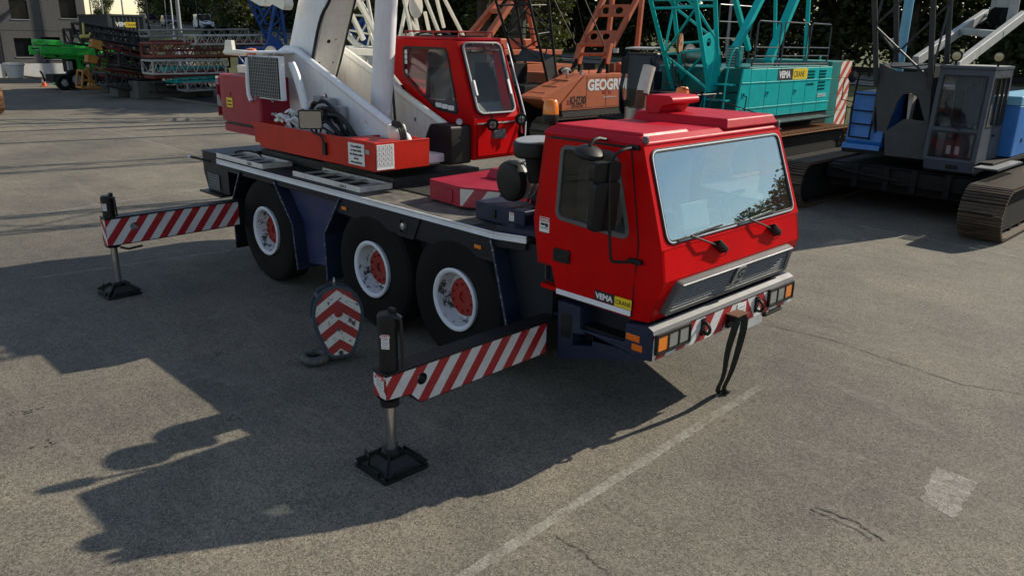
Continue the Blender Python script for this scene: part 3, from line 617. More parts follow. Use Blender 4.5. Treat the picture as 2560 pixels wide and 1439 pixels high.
# ---- turntable and superstructure
part('turntable', M().lathe([(.78, 1.721), (.78, 1.80), (.74, 1.81), (.74, 1.89), (0, 1.89)], (-3.0, 0, 0), Z, 48), m_black, crane)
part('superstructure_base', M().box(-5.0, -1.75, -.60, .42, 1.893, 2.0), m_white, crane, .01)
np_ = [(-5.0, 1.99), (-5.0, 3.10), (-4.72, 3.23), (-4.36, 3.23), (-1.80, 2.24), (-1.72, 2.10), (-1.72, 1.99)]
for y, mt in ((-.45, m_white), (.35, m_cream)):
    pl = part('boom_side_plate', M().prism(np_, 'y', y-.012, y+.012, [circ(-3.62, 2.62, .045, 16), circ(-2.66, 2.34, .03, 14)]), mt, crane, .004)
    part('plate_flange', M().pipe([(-4.9, y, 3.12), (-4.62, y, 3.225), (-4.36, y, 3.215), (-1.80, y, 2.235), (-1.72, y, 2.10)], .052, 12), mt, pl)
    part('plate_stiffener', M().box(-2.72, -2.60, y-.02, y-.0125, 2.05, 2.30), mt, pl)
    part('stay_tube', M().tube((-3.3, y-.07, 2.0), (-2.45, y-.07, 2.0), .05, 10), mt, pl)
part('top_shelf', M().box(-5.1, -4.35, -.95, -.45, 3.17, 3.19), m_white, crane, .004)
# boom
bd = V((.47, 0, .883)).normalized(); bn = V((.883, 0, -.47)).normalized()      # along, towards the front
bo = V((-4.47, -.135, 3.02))
BW, BD = .43, .66
def bpt(a, n, y): return bo+bd*a+bn*n+Y*y
bs = rpoly([(-BD/2, -BW/2), (BD/2, -BW/2), (BD/2, BW/2), (-BD/2, BW/2)], [.02, .06, .06, .02], 3)
bmm = M().prism(bs, (bo, bn, Y, bd), -.12, 9.5); 
boom = part('boom', bmm, m_white, crane, .006)
part('boom_front_plate', M().ob(bpt(4.0, BD/2+.008, 0), (8.4, BW-.02, .014), bd, Y, bn), m_cream, boom, .003)
for s in (-1, 1): part('boom_edge_rail', M().bar(bpt(-.20, BD/2+.02, s*(BW/2-.02)), bpt(9.4, BD/2+.02, s*(BW/2-.02)), .03, .03, bn), m_cream, boom, .004)
part('boom_end', M().ob(bpt(-.10, BD/2-.08, 0), (.3, BW-.03, .16), bd, Y, bn), m_cream, boom, .01)
for a, y, r in ((.55, -.05, .028), (.22, -.12, .012), (.22, .1, .012), (.58, .06, .01)): part('boom_hole', M().lathe([(0, .0), (r, 0), (r, .003), (0, .003)], bpt(a, BD/2+.0152, y), bn, 14), m_black, boom)
part('boom_hose', M().pipe([bpt(-.15, BD/2+.02, -BW/2-.01), bpt(.3, BD/2+.01, -BW/2-.03), bpt(.9, BD/2-.02, -BW/2-.03), bpt(1.15, BD/2+.05, -BW/2+.02), bpt(1.6, BD/2+.06, -BW/2+.04), bpt(3.0, BD/2+.05, -BW/2+.03)], .022, 8, smooth=2), m_hose, boom)
part('boom_hose', M().pipe([bpt(-.2, BD/2+.04, BW/2-.03), bpt(.4, BD/2+.05, BW/2-.01), bpt(2.2, BD/2+.05, BW/2-.02)], .014, 6, smooth=1), m_hose, boom)
part('boom_foot', M().prism([(-4.9, 3.1), (-4.6, 3.3), (-4.2, 3.1), (-4.4, 2.6), (-4.9, 2.7)], 'y', -.30, .05), m_white, boom, .01)
mb = M().prism(rpoly([(-5.30, 3.90), (-4.95, 3.80), (-4.75, 3.86), (-4.32, 3.74), (-4.24, 3.82), (-4.35, 4.05), (-5.1, 4.2)], .05), 'y', -.62, -.50)
for xx, zz in ((-5.22, 3.97), (-4.88, 3.88), (-4.33, 3.83)): mb.lathe([(.07, -.06), (.075, -.075), (.03, -.08), (0, -.07)], (xx, -.56, zz), Y, 16)
part('jib_bracket', mb, m_cream, boom, .01)
# lift cylinder
l0, l1 = V((-2.98, -.02, 2.12)), V((-2.40, -.02, 6.4))
cy = part('lift_cylinder', M().lathe([(.0, 0), (.13, 0), (.145, .05), (.145, 3.3), (.155, 3.31), (.155, 3.5), (0, 3.5)], l0, l1-l0, 28), m_white, crane)
part('lift_rod', M().tube(l0+(l1-l0)*.8, l0+(l1-l0)*1.25, .09, 20), m_chrome, cy)
part('cylinder_hose', M().pipe([l0+V((.12, .12, .9)), l0+V((.17, .12, .5)), l0+V((.22, .1, .2)), l0+V((.1, .2, 0))], .02, 6, smooth=2), m_hose, cy)
# storage tray on the near side
tz0, tz1 = 1.905, 2.235
tf = M(); oy, iy = -1.105, -.30
outer = [(-4.33, oy), (-1.555, oy), (-1.555, iy), (-4.33, iy)]
top = [(-4.56, oy-.005), (-1.545, oy-.005), (-1.545, iy), (-4.56, iy)]
tf.add([(p[0], p[1], tz0) for p in outer]+[(p[0], p[1], tz1) for p in top], [(0, 1, 5, 4), (1, 2, 6, 5), (2, 3, 7, 6), (3, 0, 4, 7), (3, 2, 1, 0)])
ti = [(p[0]+(.025 if i in (0, 3) else -.025), p[1]+(.025 if i < 2 else -.025)) for i, p in enumerate(top)]
tf.add([(p[0], p[1], tz1) for p in top]+[(p[0], p[1], tz1) for p in ti]+[(p[0], p[1], tz0+.05) for p in ti], [(0, 1, 5, 4), (1, 2, 6, 5), (2, 3, 7, 6), (3, 0, 4, 7), (4, 5, 9, 8), (5, 6, 10, 9), (6, 7, 11, 10), (7, 4, 8, 11), (8, 9, 10, 11)])
tray = part('storage_tray', tf, m_redtray, crane, .006)
part('tray_lip', M().pipe([(-4.56, -1.1, 2.238), (-1.55, -1.1, 2.238), (-1.55, -.31, 2.238)], .012, 6), m_redtray, tray)
part('tray_cover', M().box(-2.35, -1.58, -1.075, -.62, 2.20, 2.226), m_redtray, tray, .006)
part('tray_floor', M().box(-3.2, -2.39, -1.07, -.47, 2.14, 2.16), m_lgrey, tray)
part('tray_divider', M().box(-2.38, -2.36, -1.07, -.33, 1.96, 2.22), m_redtray, tray)
sg = part('prohibition_sign', M().box(-2.10, -1.76, -1.118, -1.112, 1.945, 2.205), m_sign, tray)
for i, t_ in enumerate(('It is prohibited', 'to stand inside', 'the slewing radius', 'during', 'crane operation')):
    text('sign_text', t_, .042, m_signtxt, tray, (-1.93, -1.1195, 2.155-.047*i), X, Z, 'CENTER', squeeze=.88, bold=.0008)
part('small_label', M().box(-1.74, -1.66, -1.116, -1.112, 2.10, 2.15), m_lgrey, tray)
hp = part('hand_signal_chart', M().box(-1.552, -1.545, -1.09, -.84, 1.925, 2.22), m_sign, tray)
mb = M()
for i in range(5): mb.box(-1.5445, -1.5435, -1.085, -.845, 1.962+.06*i, 1.964+.06*i)
for i in range(4): mb.box(-1.5445, -1.5435, -1.085+.06*i, -1.083+.06*i, 1.962, 2.215)
random.seed(3)
for r in range(4):
    for c in range(4):
        y0 = -1.072+.06*c; z0 = 1.972+.06*r
        mb.bar((-1.544, y0, z0), (-1.544, y0+.018, z0+.03), .001, .004); mb.bar((-1.544, y0+.03, z0), (-1.544, y0+.018, z0+.03), .001, .004); mb.bar((-1.544, y0+.01, z0+.036), (-1.544, y0+.03, z0+random.uniform(.02, .045)), .001, .004)
part('chart_print', mb, m_grey, hp)
# mirror clamped to the tray
tm = part('tray_mirror_arm', M().pipe([(-2.62, -1.13, 2.02), (-2.62, -1.14, 2.20), (-2.75, -1.14, 2.24), (-2.86, -1.14, 2.25), (-2.90, -1.14, 2.30)], .014, 6, smooth=1).box(-2.65, -2.58, -1.145, -1.112, 1.99, 2.14), m_black, tray)
n = V((.75, -.62, -.05)).normalized(); u = n.cross(Z).normalized()*-1; v = Z.cross(n).cross(n)*-1; c = V((-2.86, -1.16, 2.42)); u = Z.cross(n).normalized(); v = n.cross(u)
part('tray_mirror', M().prism(rpoly(rect(-.15, .15, -.13, .11), .03), (c, u, v, n), -.02, .015), m_blackp, tm, .008)
part('mirror_glass', M().prism(rpoly(rect(-.135, .135, -.115, .095), .025), (c, u, v, n), .0155, .0175), m_mirror, tm)
# valve block, fittings and hoses in the tray
random.seed(11)
for k in range(24):
    x = -4.05+.95*random.random(); y = -.98+.3*random.random(); z = 2.2+.16*random.random(); d_ = V((random.uniform(-1, 1), random.uniform(-1, 0), random.uniform(-.2, 1))).normalized()
    part('pipe_fitting', M().tube((x, y, z), V((x, y, z))+d_*random.uniform(.06, .16), random.uniform(.012, .03), 7), random.choice((m_white, m_lgrey, m_steel, m_white)), crane)
vb = part('valve_block', M().box(-3.95, -3.0, -.90, -.55, 2.0, 2.34), m_white, crane, .01)
for k in range(9):
    x = -3.98+.075*k; y = -.92+random.uniform(-.04, .1); z = 2.26+random.uniform(-.03, .12)
    part('valve_spool', M().tube((x, y, z), (x-.05, y-.10, z+.09), .022, 8).tube((x-.05, y-.1, z+.09), (x-.07, y-.14, z+.05), .012, 6).lathe([(.03, -.02), (.03, .02), (0, .025)], (x, y, z), (-.5, -1, .9), 8), m_white, vb)
for k in range(44):
    x = -3.85+.85*random.random(); y = -.95+.35*random.random(); z = 2.18+.18*random.random()
    part('valve_hose', M().pipe([(x, y, z), (x+random.uniform(.02, .15), y-.05, z+random.uniform(.05, .28)), (x+random.uniform(.1, .4), y+.05, z+random.uniform(.02, .22)), (x+random.uniform(.1, .5), y+.15, 2.1)], random.choice((.016, .02, .024)), 6, smooth=2), random.choice((m_hose, m_hose, m_hose, m_lgrey)), vb)
for x, z in ((-3.62, 2.56), (-3.36, 2.55), (-3.12, 2.46)): part('switch_box', M().box(x-.09, x+.08, -.60, -.50, z-.09, z+.07), m_lgrey, vb, .01)
for dx in (0, .07): part('riser_pipe', M().pipe([(-4.02+dx, -.75, 3.05), (-3.92+dx, -.74, 2.9), (-3.78+dx, -.72, 2.5), (-3.68+dx, -.75, 2.25)], .045 if dx else .028, 10, smooth=2), m_white, vb)
random.seed(4)
ww = part('winch_motor', M().lathe([(0, -.12), (.12, -.1), (.14, 0), (.12, .1), (0, .12)], (-1.95, -.50, 2.27), (.4, 1, 0), 16), m_cream, crane)
for k in range(3): part('winch_hose', M().pipe([(-1.95+.04*k, -.55, 2.36), (-1.86+.05*k, -.62, 2.46), (-1.72+.05*k, -.62, 2.38), (-1.70+.04*k, -.6, 2.2)], .018, 6, smooth=2), m_hose, ww)
# radiator with its guard
rd = part('radiator', M().box(-4.88, -3.99, -.925, -.84, 2.55, 3.14), m_white, crane, .012)
part('radiator_core', M().box(-4.85, -4.01, -.932, -.9255, 2.57, 3.12), m_black, rd)
for i in range(17): part('guard_bar', M().box(-4.835+.05*i, -4.829+.05*i, -.948, -.942, 2.57, 3.13), m_lgrey, rd)
for i in range(13): part('guard_bar', M().box(-4.84, -4.03, -.941, -.935, 2.585+.044*i, 2.591+.044*i), m_lgrey, rd)
for x in (-4.7, -4.2):
    for z in (2.555, 3.125): part('guard_eye', M().lathe([(.03, -.006), (.036, 0), (.03, .006), (.024, 0)], (x, -.95, z), Y, 14, close=True), m_lgrey, rd)
part('radiator_header', M().pipe([(-4.88, -.93, 3.10), (-4.90, -.95, 2.62), (-4.82, -.95, 2.50)], .035, 8, smooth=1), m_white, rd)
# counterweight and machinery above it
cwp = rpoly([(-6.12, -.93), (-4.6, -.93), (-4.6, .93), (-6.12, .93)], [.42, .05, .05, .42], 10)
cw = part('counterweight', M().prism(cwp, 'z', 2.15, 2.83), m_magenta, crane, .03, 3)
part('counterweight_slab', M().prism(ring(cwp, -.02), 'z', 1.99, 2.10), m_magenta, cw, .02)
part('counterweight_gap', M().prism(ring(cwp, -.05), 'z', 2.10, 2.15), m_black, cw)
for z0, z1 in ((2.42, 2.80),): part('lifting_lug', M().prism(rpoly(rect(-6.12, -5.99, z0, z1), .05), 'y', -.82, -.74), m_magenta, cw, .02)
for k, yy in enumerate((-.70, .70)): part('warning_tape', M().box(-6.128, -6.1215, yy-.16, yy+.16, 2.19, 2.79), m_cwstripe, cw)
cpt = [p for p in ring(cwp, .004) if p[0] < -5.95 and p[1] < -.4]
for (a, b) in zip(cpt, cpt[1:]): part('corner_tape', M().add([V((a[0], a[1], 2.20)), V((b[0], b[1], 2.20)), V((b[0], b[1], 2.78)), V((a[0], a[1], 2.78))], [(0, 1, 2, 3)]), m_cwstripe, cw)
part('yellow_label', M().box(-5.65, -5.46, -.936, -.9315, 2.36, 2.50), m_yellow, cw)
text('label_text', 'DANGER', .035, m_signtxt, cw, (-5.555, -.9375, 2.44), X, Z, 'CENTER'); text('label_text', 'CRUSHING', .03, m_signtxt, cw, (-5.555, -.9375, 2.39), X, Z, 'CENTER')
part('socket', M().box(-5.60, -5.51, -.937, -.9315, 2.515, 2.58), m_hub, cw)
wn = part('winch_frame', M().tube((-6.35, -.55, 3.14), (-4.9, -.55, 3.14), .045, 12).box(-6.1, -5.0, -.5, .5, 2.835, 2.95).box(-5.6, -5.2, -.6, -.3, 2.95, 3.08), m_cream, crane, .006)
part('winch_plate', M().prism([(-6.35, 3.13), (-6.28, 3.32), (-6.08, 3.32), (-6.05, 3.13)], 'y', -.58, -.52), m_cream, wn, .006)
part('winch_drum', M().lathe([(.0, -.3), (.2, -.3), (.2, -.26), (.13, -.26), (.13, .26), (.2, .26), (.2, .3), (0, .3)], (-5.4, 0, 3.05), Y, 24), m_steel, wn)
part('beacon_stem', M().tube((-5.35, -.62, 2.85), (-5.35, -.62, 3.05), .03, 8), m_black, wn)
part('beacon_base', M().lathe([(.03, 0), (.075, .05), (.08, .08), (0, .081)], (-5.35, -.62, 3.03), Z, 16), m_black, wn)
part('beacon_lens', M().lathe([(.082, .0815), (.085, .14), (.07, .18), (0, .195)], (-5.35, -.62, 3.03), Z, 18), m_orlens, wn)
for k in range(4): part('small_fitting', M().box(-5.3+.09*k, -5.24+.09*k, -.70, -.6, 2.86, 2.95+.05*(k % 3)), m_steel, wn, .006)
part('signal_cable', M().pipe([(-5.95, -.55, 3.12), (-5.5, -.66, 2.98), (-5.38, -.66, 2.92)], .008, 5, smooth=1), m_sign, wn)
# ---- operator's cab
yn, yf = .45, 1.24
op = [(-3.26, 3.40), (-3.26, 2.92), (-1.80, 1.90), (-1.56, 1.90), (-1.545, 2.42), (-1.915, 3.40)]
ow = rpoly([(-3.02, 3.30), (-3.02, 2.93), (-2.32, 2.50), (-1.84, 2.46), (-2.08, 3.30)], [.06, .08, .1, .1, .08], 4)
om = M()
for y in (yn, yf): om.prism(op, 'y', y-.012, y+.012, [ow])
OW0, OW1 = V((-1.545, 0, 2.42)), V((-1.915, 0, 3.40)); ov = (OW1-OW0).normalized(); on = Y.cross(ov); oh = (OW1-OW0).length
owf = rpoly([(yn+.06, .07), (yf-.06, .07), (yf-.06, oh-.05), (yn+.06, oh-.05)], .10, 5)
om.prism([(yn, 0), (yf, 0), (yf, oh), (yn, oh)], (OW0, Y, ov, on), -.02, 0, [owf])
om.add([(-1.56, yn, 1.90), (-1.56, yf, 1.90), (-1.545, yf, 2.42), (-1.545, yn, 2.42), (-3.26, yn, 3.40), (-3.26, yf, 3.40), (-1.915, yf, 3.40), (-1.915, yn, 3.40), (-3.26, yn, 2.92), (-3.26, yf, 2.92), (-1.80, yn, 1.90), (-1.80, yf, 1.90)],
       [(0, 1, 2, 3), (4, 7, 6, 5), (4, 5, 9, 8), (8, 9, 11, 10), (10, 11, 1, 0)])
ocab = part('operator_cab', om, m_red, crane, .012, 3)
part('cab_roof', M().prism(rpoly([(-3.28, yn-.015), (-1.90, yn-.015), (-1.90, yf+.015), (-3.28, yf+.015)], .05), 'z', 3.402, 3.432), m_redroof, ocab, .015, 3)
part('front_lower_panel', M().prism(rpoly(rect(yn+.05, yf-.03, 1.95, 2.34), .02), 'x', -1.552, -1.535), m_red, ocab, .006)
part('front_trim', M().box(-1.545, -1.528, yn+.04, yf-.02, 2.36, 2.375), m_alu, ocab)
part('side_window_seal', M().prism(ring(ow, .003), 'y', yn-.02, yn-.0125, [ring(ow, -.025)]), m_blackp, ocab, .003)
for y in (yn, yf): part('side_window', M().prism(ring(ow, -.02), 'y', y-.003, y+.003), m_sglass if y > 1 else glass('operator_side_glass', (.90, .92, .92), 1.4, dust=.05), ocab)
fl = M().prism(ring(owf, -.01), (OW0, Y, ov, on), .03, .036); part('front_window', fl, m_cglass, ocab)
part('front_window_frame', M().prism(ring(owf, .012), (OW0, Y, ov, on), .022, .05, [ring(owf, -.010)]), m_lgrey, ocab, .006, 3)
part('front_window_gasket', M().prism(ring(owf, .015), (OW0, Y, ov, on), -.0195, .0215, [ring(owf, -.005)]), m_blackp, ocab)
def onw(y, h, d=0.): return OW0+Y*y+ov*h+on*d
part('wiper', M().bar(onw(.60, oh-.17, .065), onw(1.10, oh-.155, .065), .02, .02, on).tube(onw(.85, oh-.10, .055), onw(.85, oh-.16, .06), .012, 6), m_black, ocab)
for y in (.54, 1.15): part('window_catch', M().ob(onw(y, .40, .055), (.03, .20, .02), Y, ov, on), m_sign, ocab, .004)
for y in (.66, 1.03): part('window_bolt', M().lathe([(0, .0), (.015, 0), (.015, .012), (0, .014)], onw(y, oh-.075, .037), on, 10), m_black, ocab)
for i in range(8): part('vent_slit', M().box(-1.5345, -1.532, .6, .75, 2.05+.03*i, 2.06+.03*i), m_black, ocab) if False else None
def worklight(p, d, parent, r=.075, mt=m_lens):
    p, d = V(p), V(d).normalized(); u, v, _ = frame(d)
    wl = part('work_light', M().lathe([(0, -.09), (r*.6, -.08), (r, -.03), (r*1.08, .0), (r*1.08, .02), (r*.96, .021)], p, d, 20), m_black, parent)
    part('work_light_lens', M().lathe([(r*.95, .012), (r*.6, .022), (0, .026)], p, d, 18), mt, parent)
    g = M()
    for k in (-.5, 0, .5):
        g.bar(p+d*.03+u*(k*r*1.6)-v*r*.9, p+d*.03+u*(k*r*1.6)+v*r*.9, .005, .005, d); g.bar(p+d*.03+v*(k*r*1.6)-u*r*.9, p+d*.03+v*(k*r*1.6)+u*r*.9, .005, .005, d)
    part('work_light_guard', g, m_black, parent)
    part('work_light_handle', M().pipe([p+Z*r-d*.05, p+Z*(r+.06)-d*.03+u*.02, p+Z*(r+.06)+d*.01, p+Z*r+d*.0], .008, 6), m_black, parent)
    part('work_light_stem', M().tube(p-Z*r, p-Z*(r+.10), .014, 6), m_black, parent)
worklight((-1.44, .66, 2.36), (.9, -.4, -.1), ocab); worklight((-1.44, 1.18, 2.40), (.9, -.3, -.1), ocab)
part('type_plate', M().box(-1.534, -1.529, .78, .99, 2.16, 2.28), m_grey, ocab)
part('plate_print', M().box(-1.5285, -1.5275, .80, .92, 2.19, 2.20).box(-1.5285, -1.5275, .80, .94, 2.22, 2.23).box(-1.5285, -1.5275, .80, .90, 2.25, 2.26).box(-1.5285, -1.5275, .945, .97, 2.235, 2.27), m_lgrey, ocab)
part('heater_box', M().prism(rpoly([(-2.12, 1.86), (-1.60, 1.86), (-1.60, 2.36), (-2.02, 2.36), (-2.12, 2.2)], .05), 'y', .10, .43), m_black, ocab, .03, 3)
part('gauge', M().lathe([(0, .0), (.035, .0), (.04, .03), (0, .032)], (-1.64, .26, 2.40), (.8, -.5, .2), 16), m_lens, ocab)
gr_ = M().pipe([(-3.1, .55, 3.435), (-3.1, .55, 3.50), (-1.98, .55, 3.50), (-1.98, .55, 3.435)], .012, 6).pipe([(-2.0, 1.16, 3.435), (-2.0, 1.16, 3.50), (-1.98, .55, 3.50)], .012, 6).tube((-2.5, .55, 3.435), (-2.5, .55, 3.50), .012, 6)
part('roof_rail', gr_, m_hub, ocab)
part('roof_mat', M().prism(rpoly(rect(-3.0, -2.05, .6, 1.1), .05), 'z', 3.434, 3.455), m_black, ocab)
part('roof_cable', M().pipe([(-2.95, .62, 3.46), (-2.8, .7, 3.50), (-2.6, .58, 3.47), (-2.4, .7, 3.49), (-2.2, .6, 3.46)], .014, 5, smooth=2), m_hose, ocab)
part('side_grab_rail', M().pipe([(-1.93, yf+.05, 3.35), (-1.60, yf+.06, 2.5), (-1.52, yf+.05, 2.2)], .013, 6), m_red, ocab)
part('side_grab_rail', M().pipe([(-1.88, yf+.09, 3.36), (-1.50, yf+.10, 2.4), (-1.46, yf+.05, 2.1)], .010, 6), m_alu, ocab)
# operator's seat and console
sm = M(); sm.prism(rpoly(rect(-2.75, -2.25, .62, 1.06), .08), 'z', 2.48, 2.60); sm.prism(rpoly(rect(.63, 1.05, 2.55, 3.02), .1), (V((-2.78, 0, 0)), Y, Z, X), 0, .11); sm.prism(rpoly(rect(.70, .98, 3.0, 3.24), .08), (V((-2.82, 0, 0)), Y, Z, X), 0, .09); sm.box(-2.7, -2.3, .7, .98, 2.4, 2.5)
part('operator_seat', sm, m_seat, ocab, .03, 3)
part('joystick_console', M().box(-2.6, -2.1, .52, .62, 2.46, 2.62).tube((-2.2, .57, 2.6), (-2.17, .57, 2.78), .02, 8).lathe([(.05, 0), (.03, .1)], (-2.2, .57, 2.62), Z, 12), m_interior, ocab, .01)
part('front_console', M().prism([(-1.66, 2.2), (-1.95, 2.2), (-1.95, 2.44), (-1.78, 2.62), (-1.66, 2.45)], 'y', .58, 1.12), m_interior, ocab, .02)
for k in range(7): part('window_sticker', M().box(-3.0-.0, -2.94, yn-.0085, yn-.0045, 3.20-.066*k, 3.255-.066*k), m_sign, ocab) if k not in (3,) else None
for k in range(3): part('window_sticker', M().box(-2.33+.13*k, -2.21+.13*k, yn-.0085, yn-.0045, 2.53-.01*k, 2.59-.01*k), m_sign, ocab)
wp = M().prism([(-3.25, 2.88), (-1.83, 1.885), (-2.42, 1.885), (-3.25, 1.99)], 'y', yn-.05, yn-.018); part('cab_mount_plate', wp, m_white, crane, .004)
part('slew_bolt_ring', M().lathe([(.70, 1.86), (.86, 1.86), (.86, 1.89), (.70, 1.89)], (-2.7, .1, 0), Z, 40, close=True), m_white, crane)
# ================================================================== ground
def gmat(name):
    mt, t, b = base_mat(name); return mt, t, b, coords(t)
def asphalt(name, base=(.180, .164, .138), dark=.5):
    mt, t, b, co = gmat(name)
    vo = N(t, 'ShaderNodeTexVoronoi'); vo.inputs['Scale'].default_value = 62; t.links.new(co, vo.inputs['Vector'])
    sp = N(t, 'ShaderNodeSeparateColor'); t.links.new(vo.outputs['Color'], sp.inputs[0])
    vo2 = N(t, 'ShaderNodeTexVoronoi'); vo2.inputs['Scale'].default_value = 150; t.links.new(co, vo2.inputs['Vector'])
    sp2 = N(t, 'ShaderNodeSeparateColor'); t.links.new(vo2.outputs['Color'], sp2.inputs[0])
    c = ramp(t, sp.outputs[0], 0, 1, [q*.30 for q in base], [q*1.5 for q in base])
    c = mix(t, .42, c, ramp(t, sp2.outputs[1], 0, 1, [q*.25 for q in base], [q*1.8 for q in base]))
    c = mix(t, ramp(t, sp2.outputs[0], .955, .98), c, (.38, .35, .30))             # pale chippings
    c = mix(t, .75, c, ramp(t, noise(t, .55, 7, .65, co), .32, .70, (.66, .68, .69), (1.18, 1.14, 1.07)), 'MULTIPLY')
    c = mix(t, .8, c, ramp(t, noise(t, 2.6, 6, .7, co), .32, .75, (.82, .82, .83), (1.12, 1.1, 1.07)), 'MULTIPLY')
    # long scuffs along the driving direction and dark oil spots
    mp = N(t, 'ShaderNodeMapping'); mp.inputs['Scale'].default_value = (.35, 3.2, 1); mp.inputs['Rotation'].default_value = (0, 0, .35); t.links.new(co, mp.inputs[0])
    c = mix(t, math_(t, 'MULTIPLY', ramp(t, noise(t, 1.5, 7, .7, mp.outputs[0]), .54, .76), .5), c, (.27, .245, .20))
    c = mix(t, math_(t, 'MULTIPLY', ramp(t, noise(t, 1.35, 8, .7, co, .6), .70, .76), .5), c, (.05, .048, .045))
    c = mix(t, .9, c, ramp(t, noise(t, .17, 5, .6, co, .4), .36, .66, (.66, .68, .70), (1.18, 1.15, 1.09)), 'MULTIPLY')
    c = mix(t, math_(t, 'MULTIPLY', ramp(t, noise(t, 5.5, 9, .75, co), .64, .74), .35), c, (.30, .27, .22))
    t.links.new(c, b.inputs['Base Color']); b.inputs['Roughness'].default_value = .82; b.inputs['Specular IOR Level'].default_value = .35
    h = math_(t, 'ADD', math_(t, 'MULTIPLY', sp.outputs[1], .6), math_(t, 'MULTIPLY', sp2.outputs[2], .5))
    bump(t, b, h, .55, .006); return mt
m_asphalt = asphalt('yard_asphalt')
def worn_line(name, col, thr, scale=16, amt=1., gaps=.55):
    mt, t, b, co = gmat(name); b.inputs['Roughness'].default_value = .8
    t.links.new(ramp(t, noise(t, 9, 6, .7, co), .3, .75, [q*.7 for q in col], col), b.inputs['Base Color'])
    k = ramp(t, noise(t, scale, 10, .78, co), thr-.12, thr+.2); k2 = math_(t, 'MULTIPLY', ramp(t, noise(t, .9, 4, .6, co), gaps-.12, gaps+.08), ramp(t, noise(t, 7, 8, .75, co), .34, .56))
    t.links.new(math_(t, 'MULTIPLY', math_(t, 'MULTIPLY', k, k2), amt), b.inputs['Alpha']); return mt
m_line = worn_line('worn_white_line', (.58, .55, .48), .44, 38, .75, .40)
m_line2 = worn_line('faint_white_line', (.58, .56, .5), .48, 26, .7, .40)
m_patch = worn_line('worn_white_patch', (.56, .53, .47), .42, 60, .75, .2)
m_scuff = worn_line('pale_scuff', (.40, .37, .31), .5, 9, .55, .38)
m_crackm = paint('asphalt_crack', (.02, .019, .018), .9, var=.3, dirt=.1)
m_darkground = asphalt('stained_storage_ground', (.07, .066, .06))
m_grass, t, b, co = gmat('grass_ground')
c = ramp(t, noise(t, 1.3, 8, .7, co), .3, .7, (.035, .05, .014), (.13, .13, .04)); c = mix(t, .6, c, ramp(t, noise(t, 24, 4, .6, co), .3, .7, (.5, .5, .5), (1.4, 1.4, 1.3)), 'MULTIPLY')
t.links.new(c, b.inputs['Base Color']); b.inputs['Roughness'].default_value = .95; bump(t, b, noise(t, 30, 5, .7, co), .8, .05)
def sst(a, b_, x): k = max(0., min(1., (x-a)/(b_-a))); return k*k*(3-2*k)
def zroad(x): return max(.5, min(6., 1.3-.025*(x+12)))
def tz(x, y): return sst(24.5, 36, y)*zroad(x)+sst(50, 110, y)*.8
def grid(xs, ys, fn): 
    mb = M(); n = len(ys); mb.add([(x, y, fn(x, y)) for x in xs for y in ys], [(i*n+j, (i+1)*n+j, (i+1)*n+j+1, i*n+j+1) for i in range(len(xs)-1) for j in range(n-1)]); return mb
gx = [-1500, -900, -500, -350, -250]+[-200+5*i for i in range(64)]+[150, 250, 500, 1200]; gy = [-900, -400, -150, -60, 0, 12, 22, 24, 24.5]+[25+.75*i for i in range(20)]+[41, 44, 48, 52, 58, 65, 75, 90, 110, 150, 250, 500, 1200]
tag(part('ground', grid(gx, gy, lambda x, y: tz(x, y)-.035), m_grass), None, kind='structure')
yd = M().add([(-66, -90, 0), (90, -90, 0), (90, 22.2, 0), (-66, 22.2, 0)], [(0, 1, 2, 3)])
yard = tag(part('yard_pavement', yd, m_asphalt), None, kind='structure')
tag(part('storage_ground', M().prism([(-64, 10.2), (-14.5, 11.2), (-14.5, 22.0), (-64, 22.0)], 'z', .002, .006), m_darkground), None, kind='structure')
def gline(name, p, q, wd, mt, z=.004):
    p, q = V((p[0], p[1], 0)), V((q[0], q[1], 0)); d = (q-p).normalized(); n_ = V((-d.y, d.x, 0))*wd/2
    k = max(8, min(220, int((q-p).length/.06))); vs = []; j = .22 if name == 'painted_line' else .5
    for i in range(k+1):
        c = p+(q-p)*(i/k); e = 1 if name == 'painted_line' else math.sin(math.pi*min(1, max(.02, i/k)))
        vs += [c-n_*(1+random.uniform(-j, j*.4))*e+Z*z, c+n_*(1+random.uniform(-j, j*.4))*e+Z*z]
    return part(name, M().add(vs, [(2*i, 2*i+2, 2*i+3, 2*i+1) for i in range(k)]), mt, yard)
def gp_(px, py): return U(px, py, 'z', 0)
a, b = gp_(1165, 1437), gp_(1800, 1030); d = b-a
gline('painted_line', a-d*.6, b+d*.25, .10, m_line)
gline('painted_line', gp_(0, 747)-V((1.2, 3, 0)), gp_(620, 620), .08, m_line2)
gline('painted_line', gp_(-60, 560), gp_(520, 470), .08, m_line2)
a, b = gp_(22, 260), gp_(296, 334); gline('painted_line', a-(b-a)*.3, b+(b-a)*1.5, .09, m_line2)
a, b = gp_(2010, 538), gp_(2420, 618); gline('painted_line', a-(b-a)*.1, b+(b-a)*.6, .07, m_line2)
a, b = gp_(1880, 900), gp_(1760, 1060)
a, b = gp_(170, 222), gp_(537, 282); gline('painted_line', a-(b-a)*.4, b+(b-a)*.4, .10, m_line2)
q = [gp_(2340, 1165), gp_(2442, 1205), gp_(2385, 1297), gp_(2303, 1248)]
pe = []
for a, b in zip(q, q[1:]+q[:1]):
    for i in range(22): pe.append(a+(b-a)*(i/22)+V((random.uniform(-.014, .014), random.uniform(-.014, .014), .004)))
pc = sum(q, V((0, 0, 0)))/4+Z*.004
part('painted_patch', M().add([pc]+pe, [(0, i+1, (i+1) % len(pe)+1) for i in range(len(pe))]), m_patch, yard)
random.seed(5)
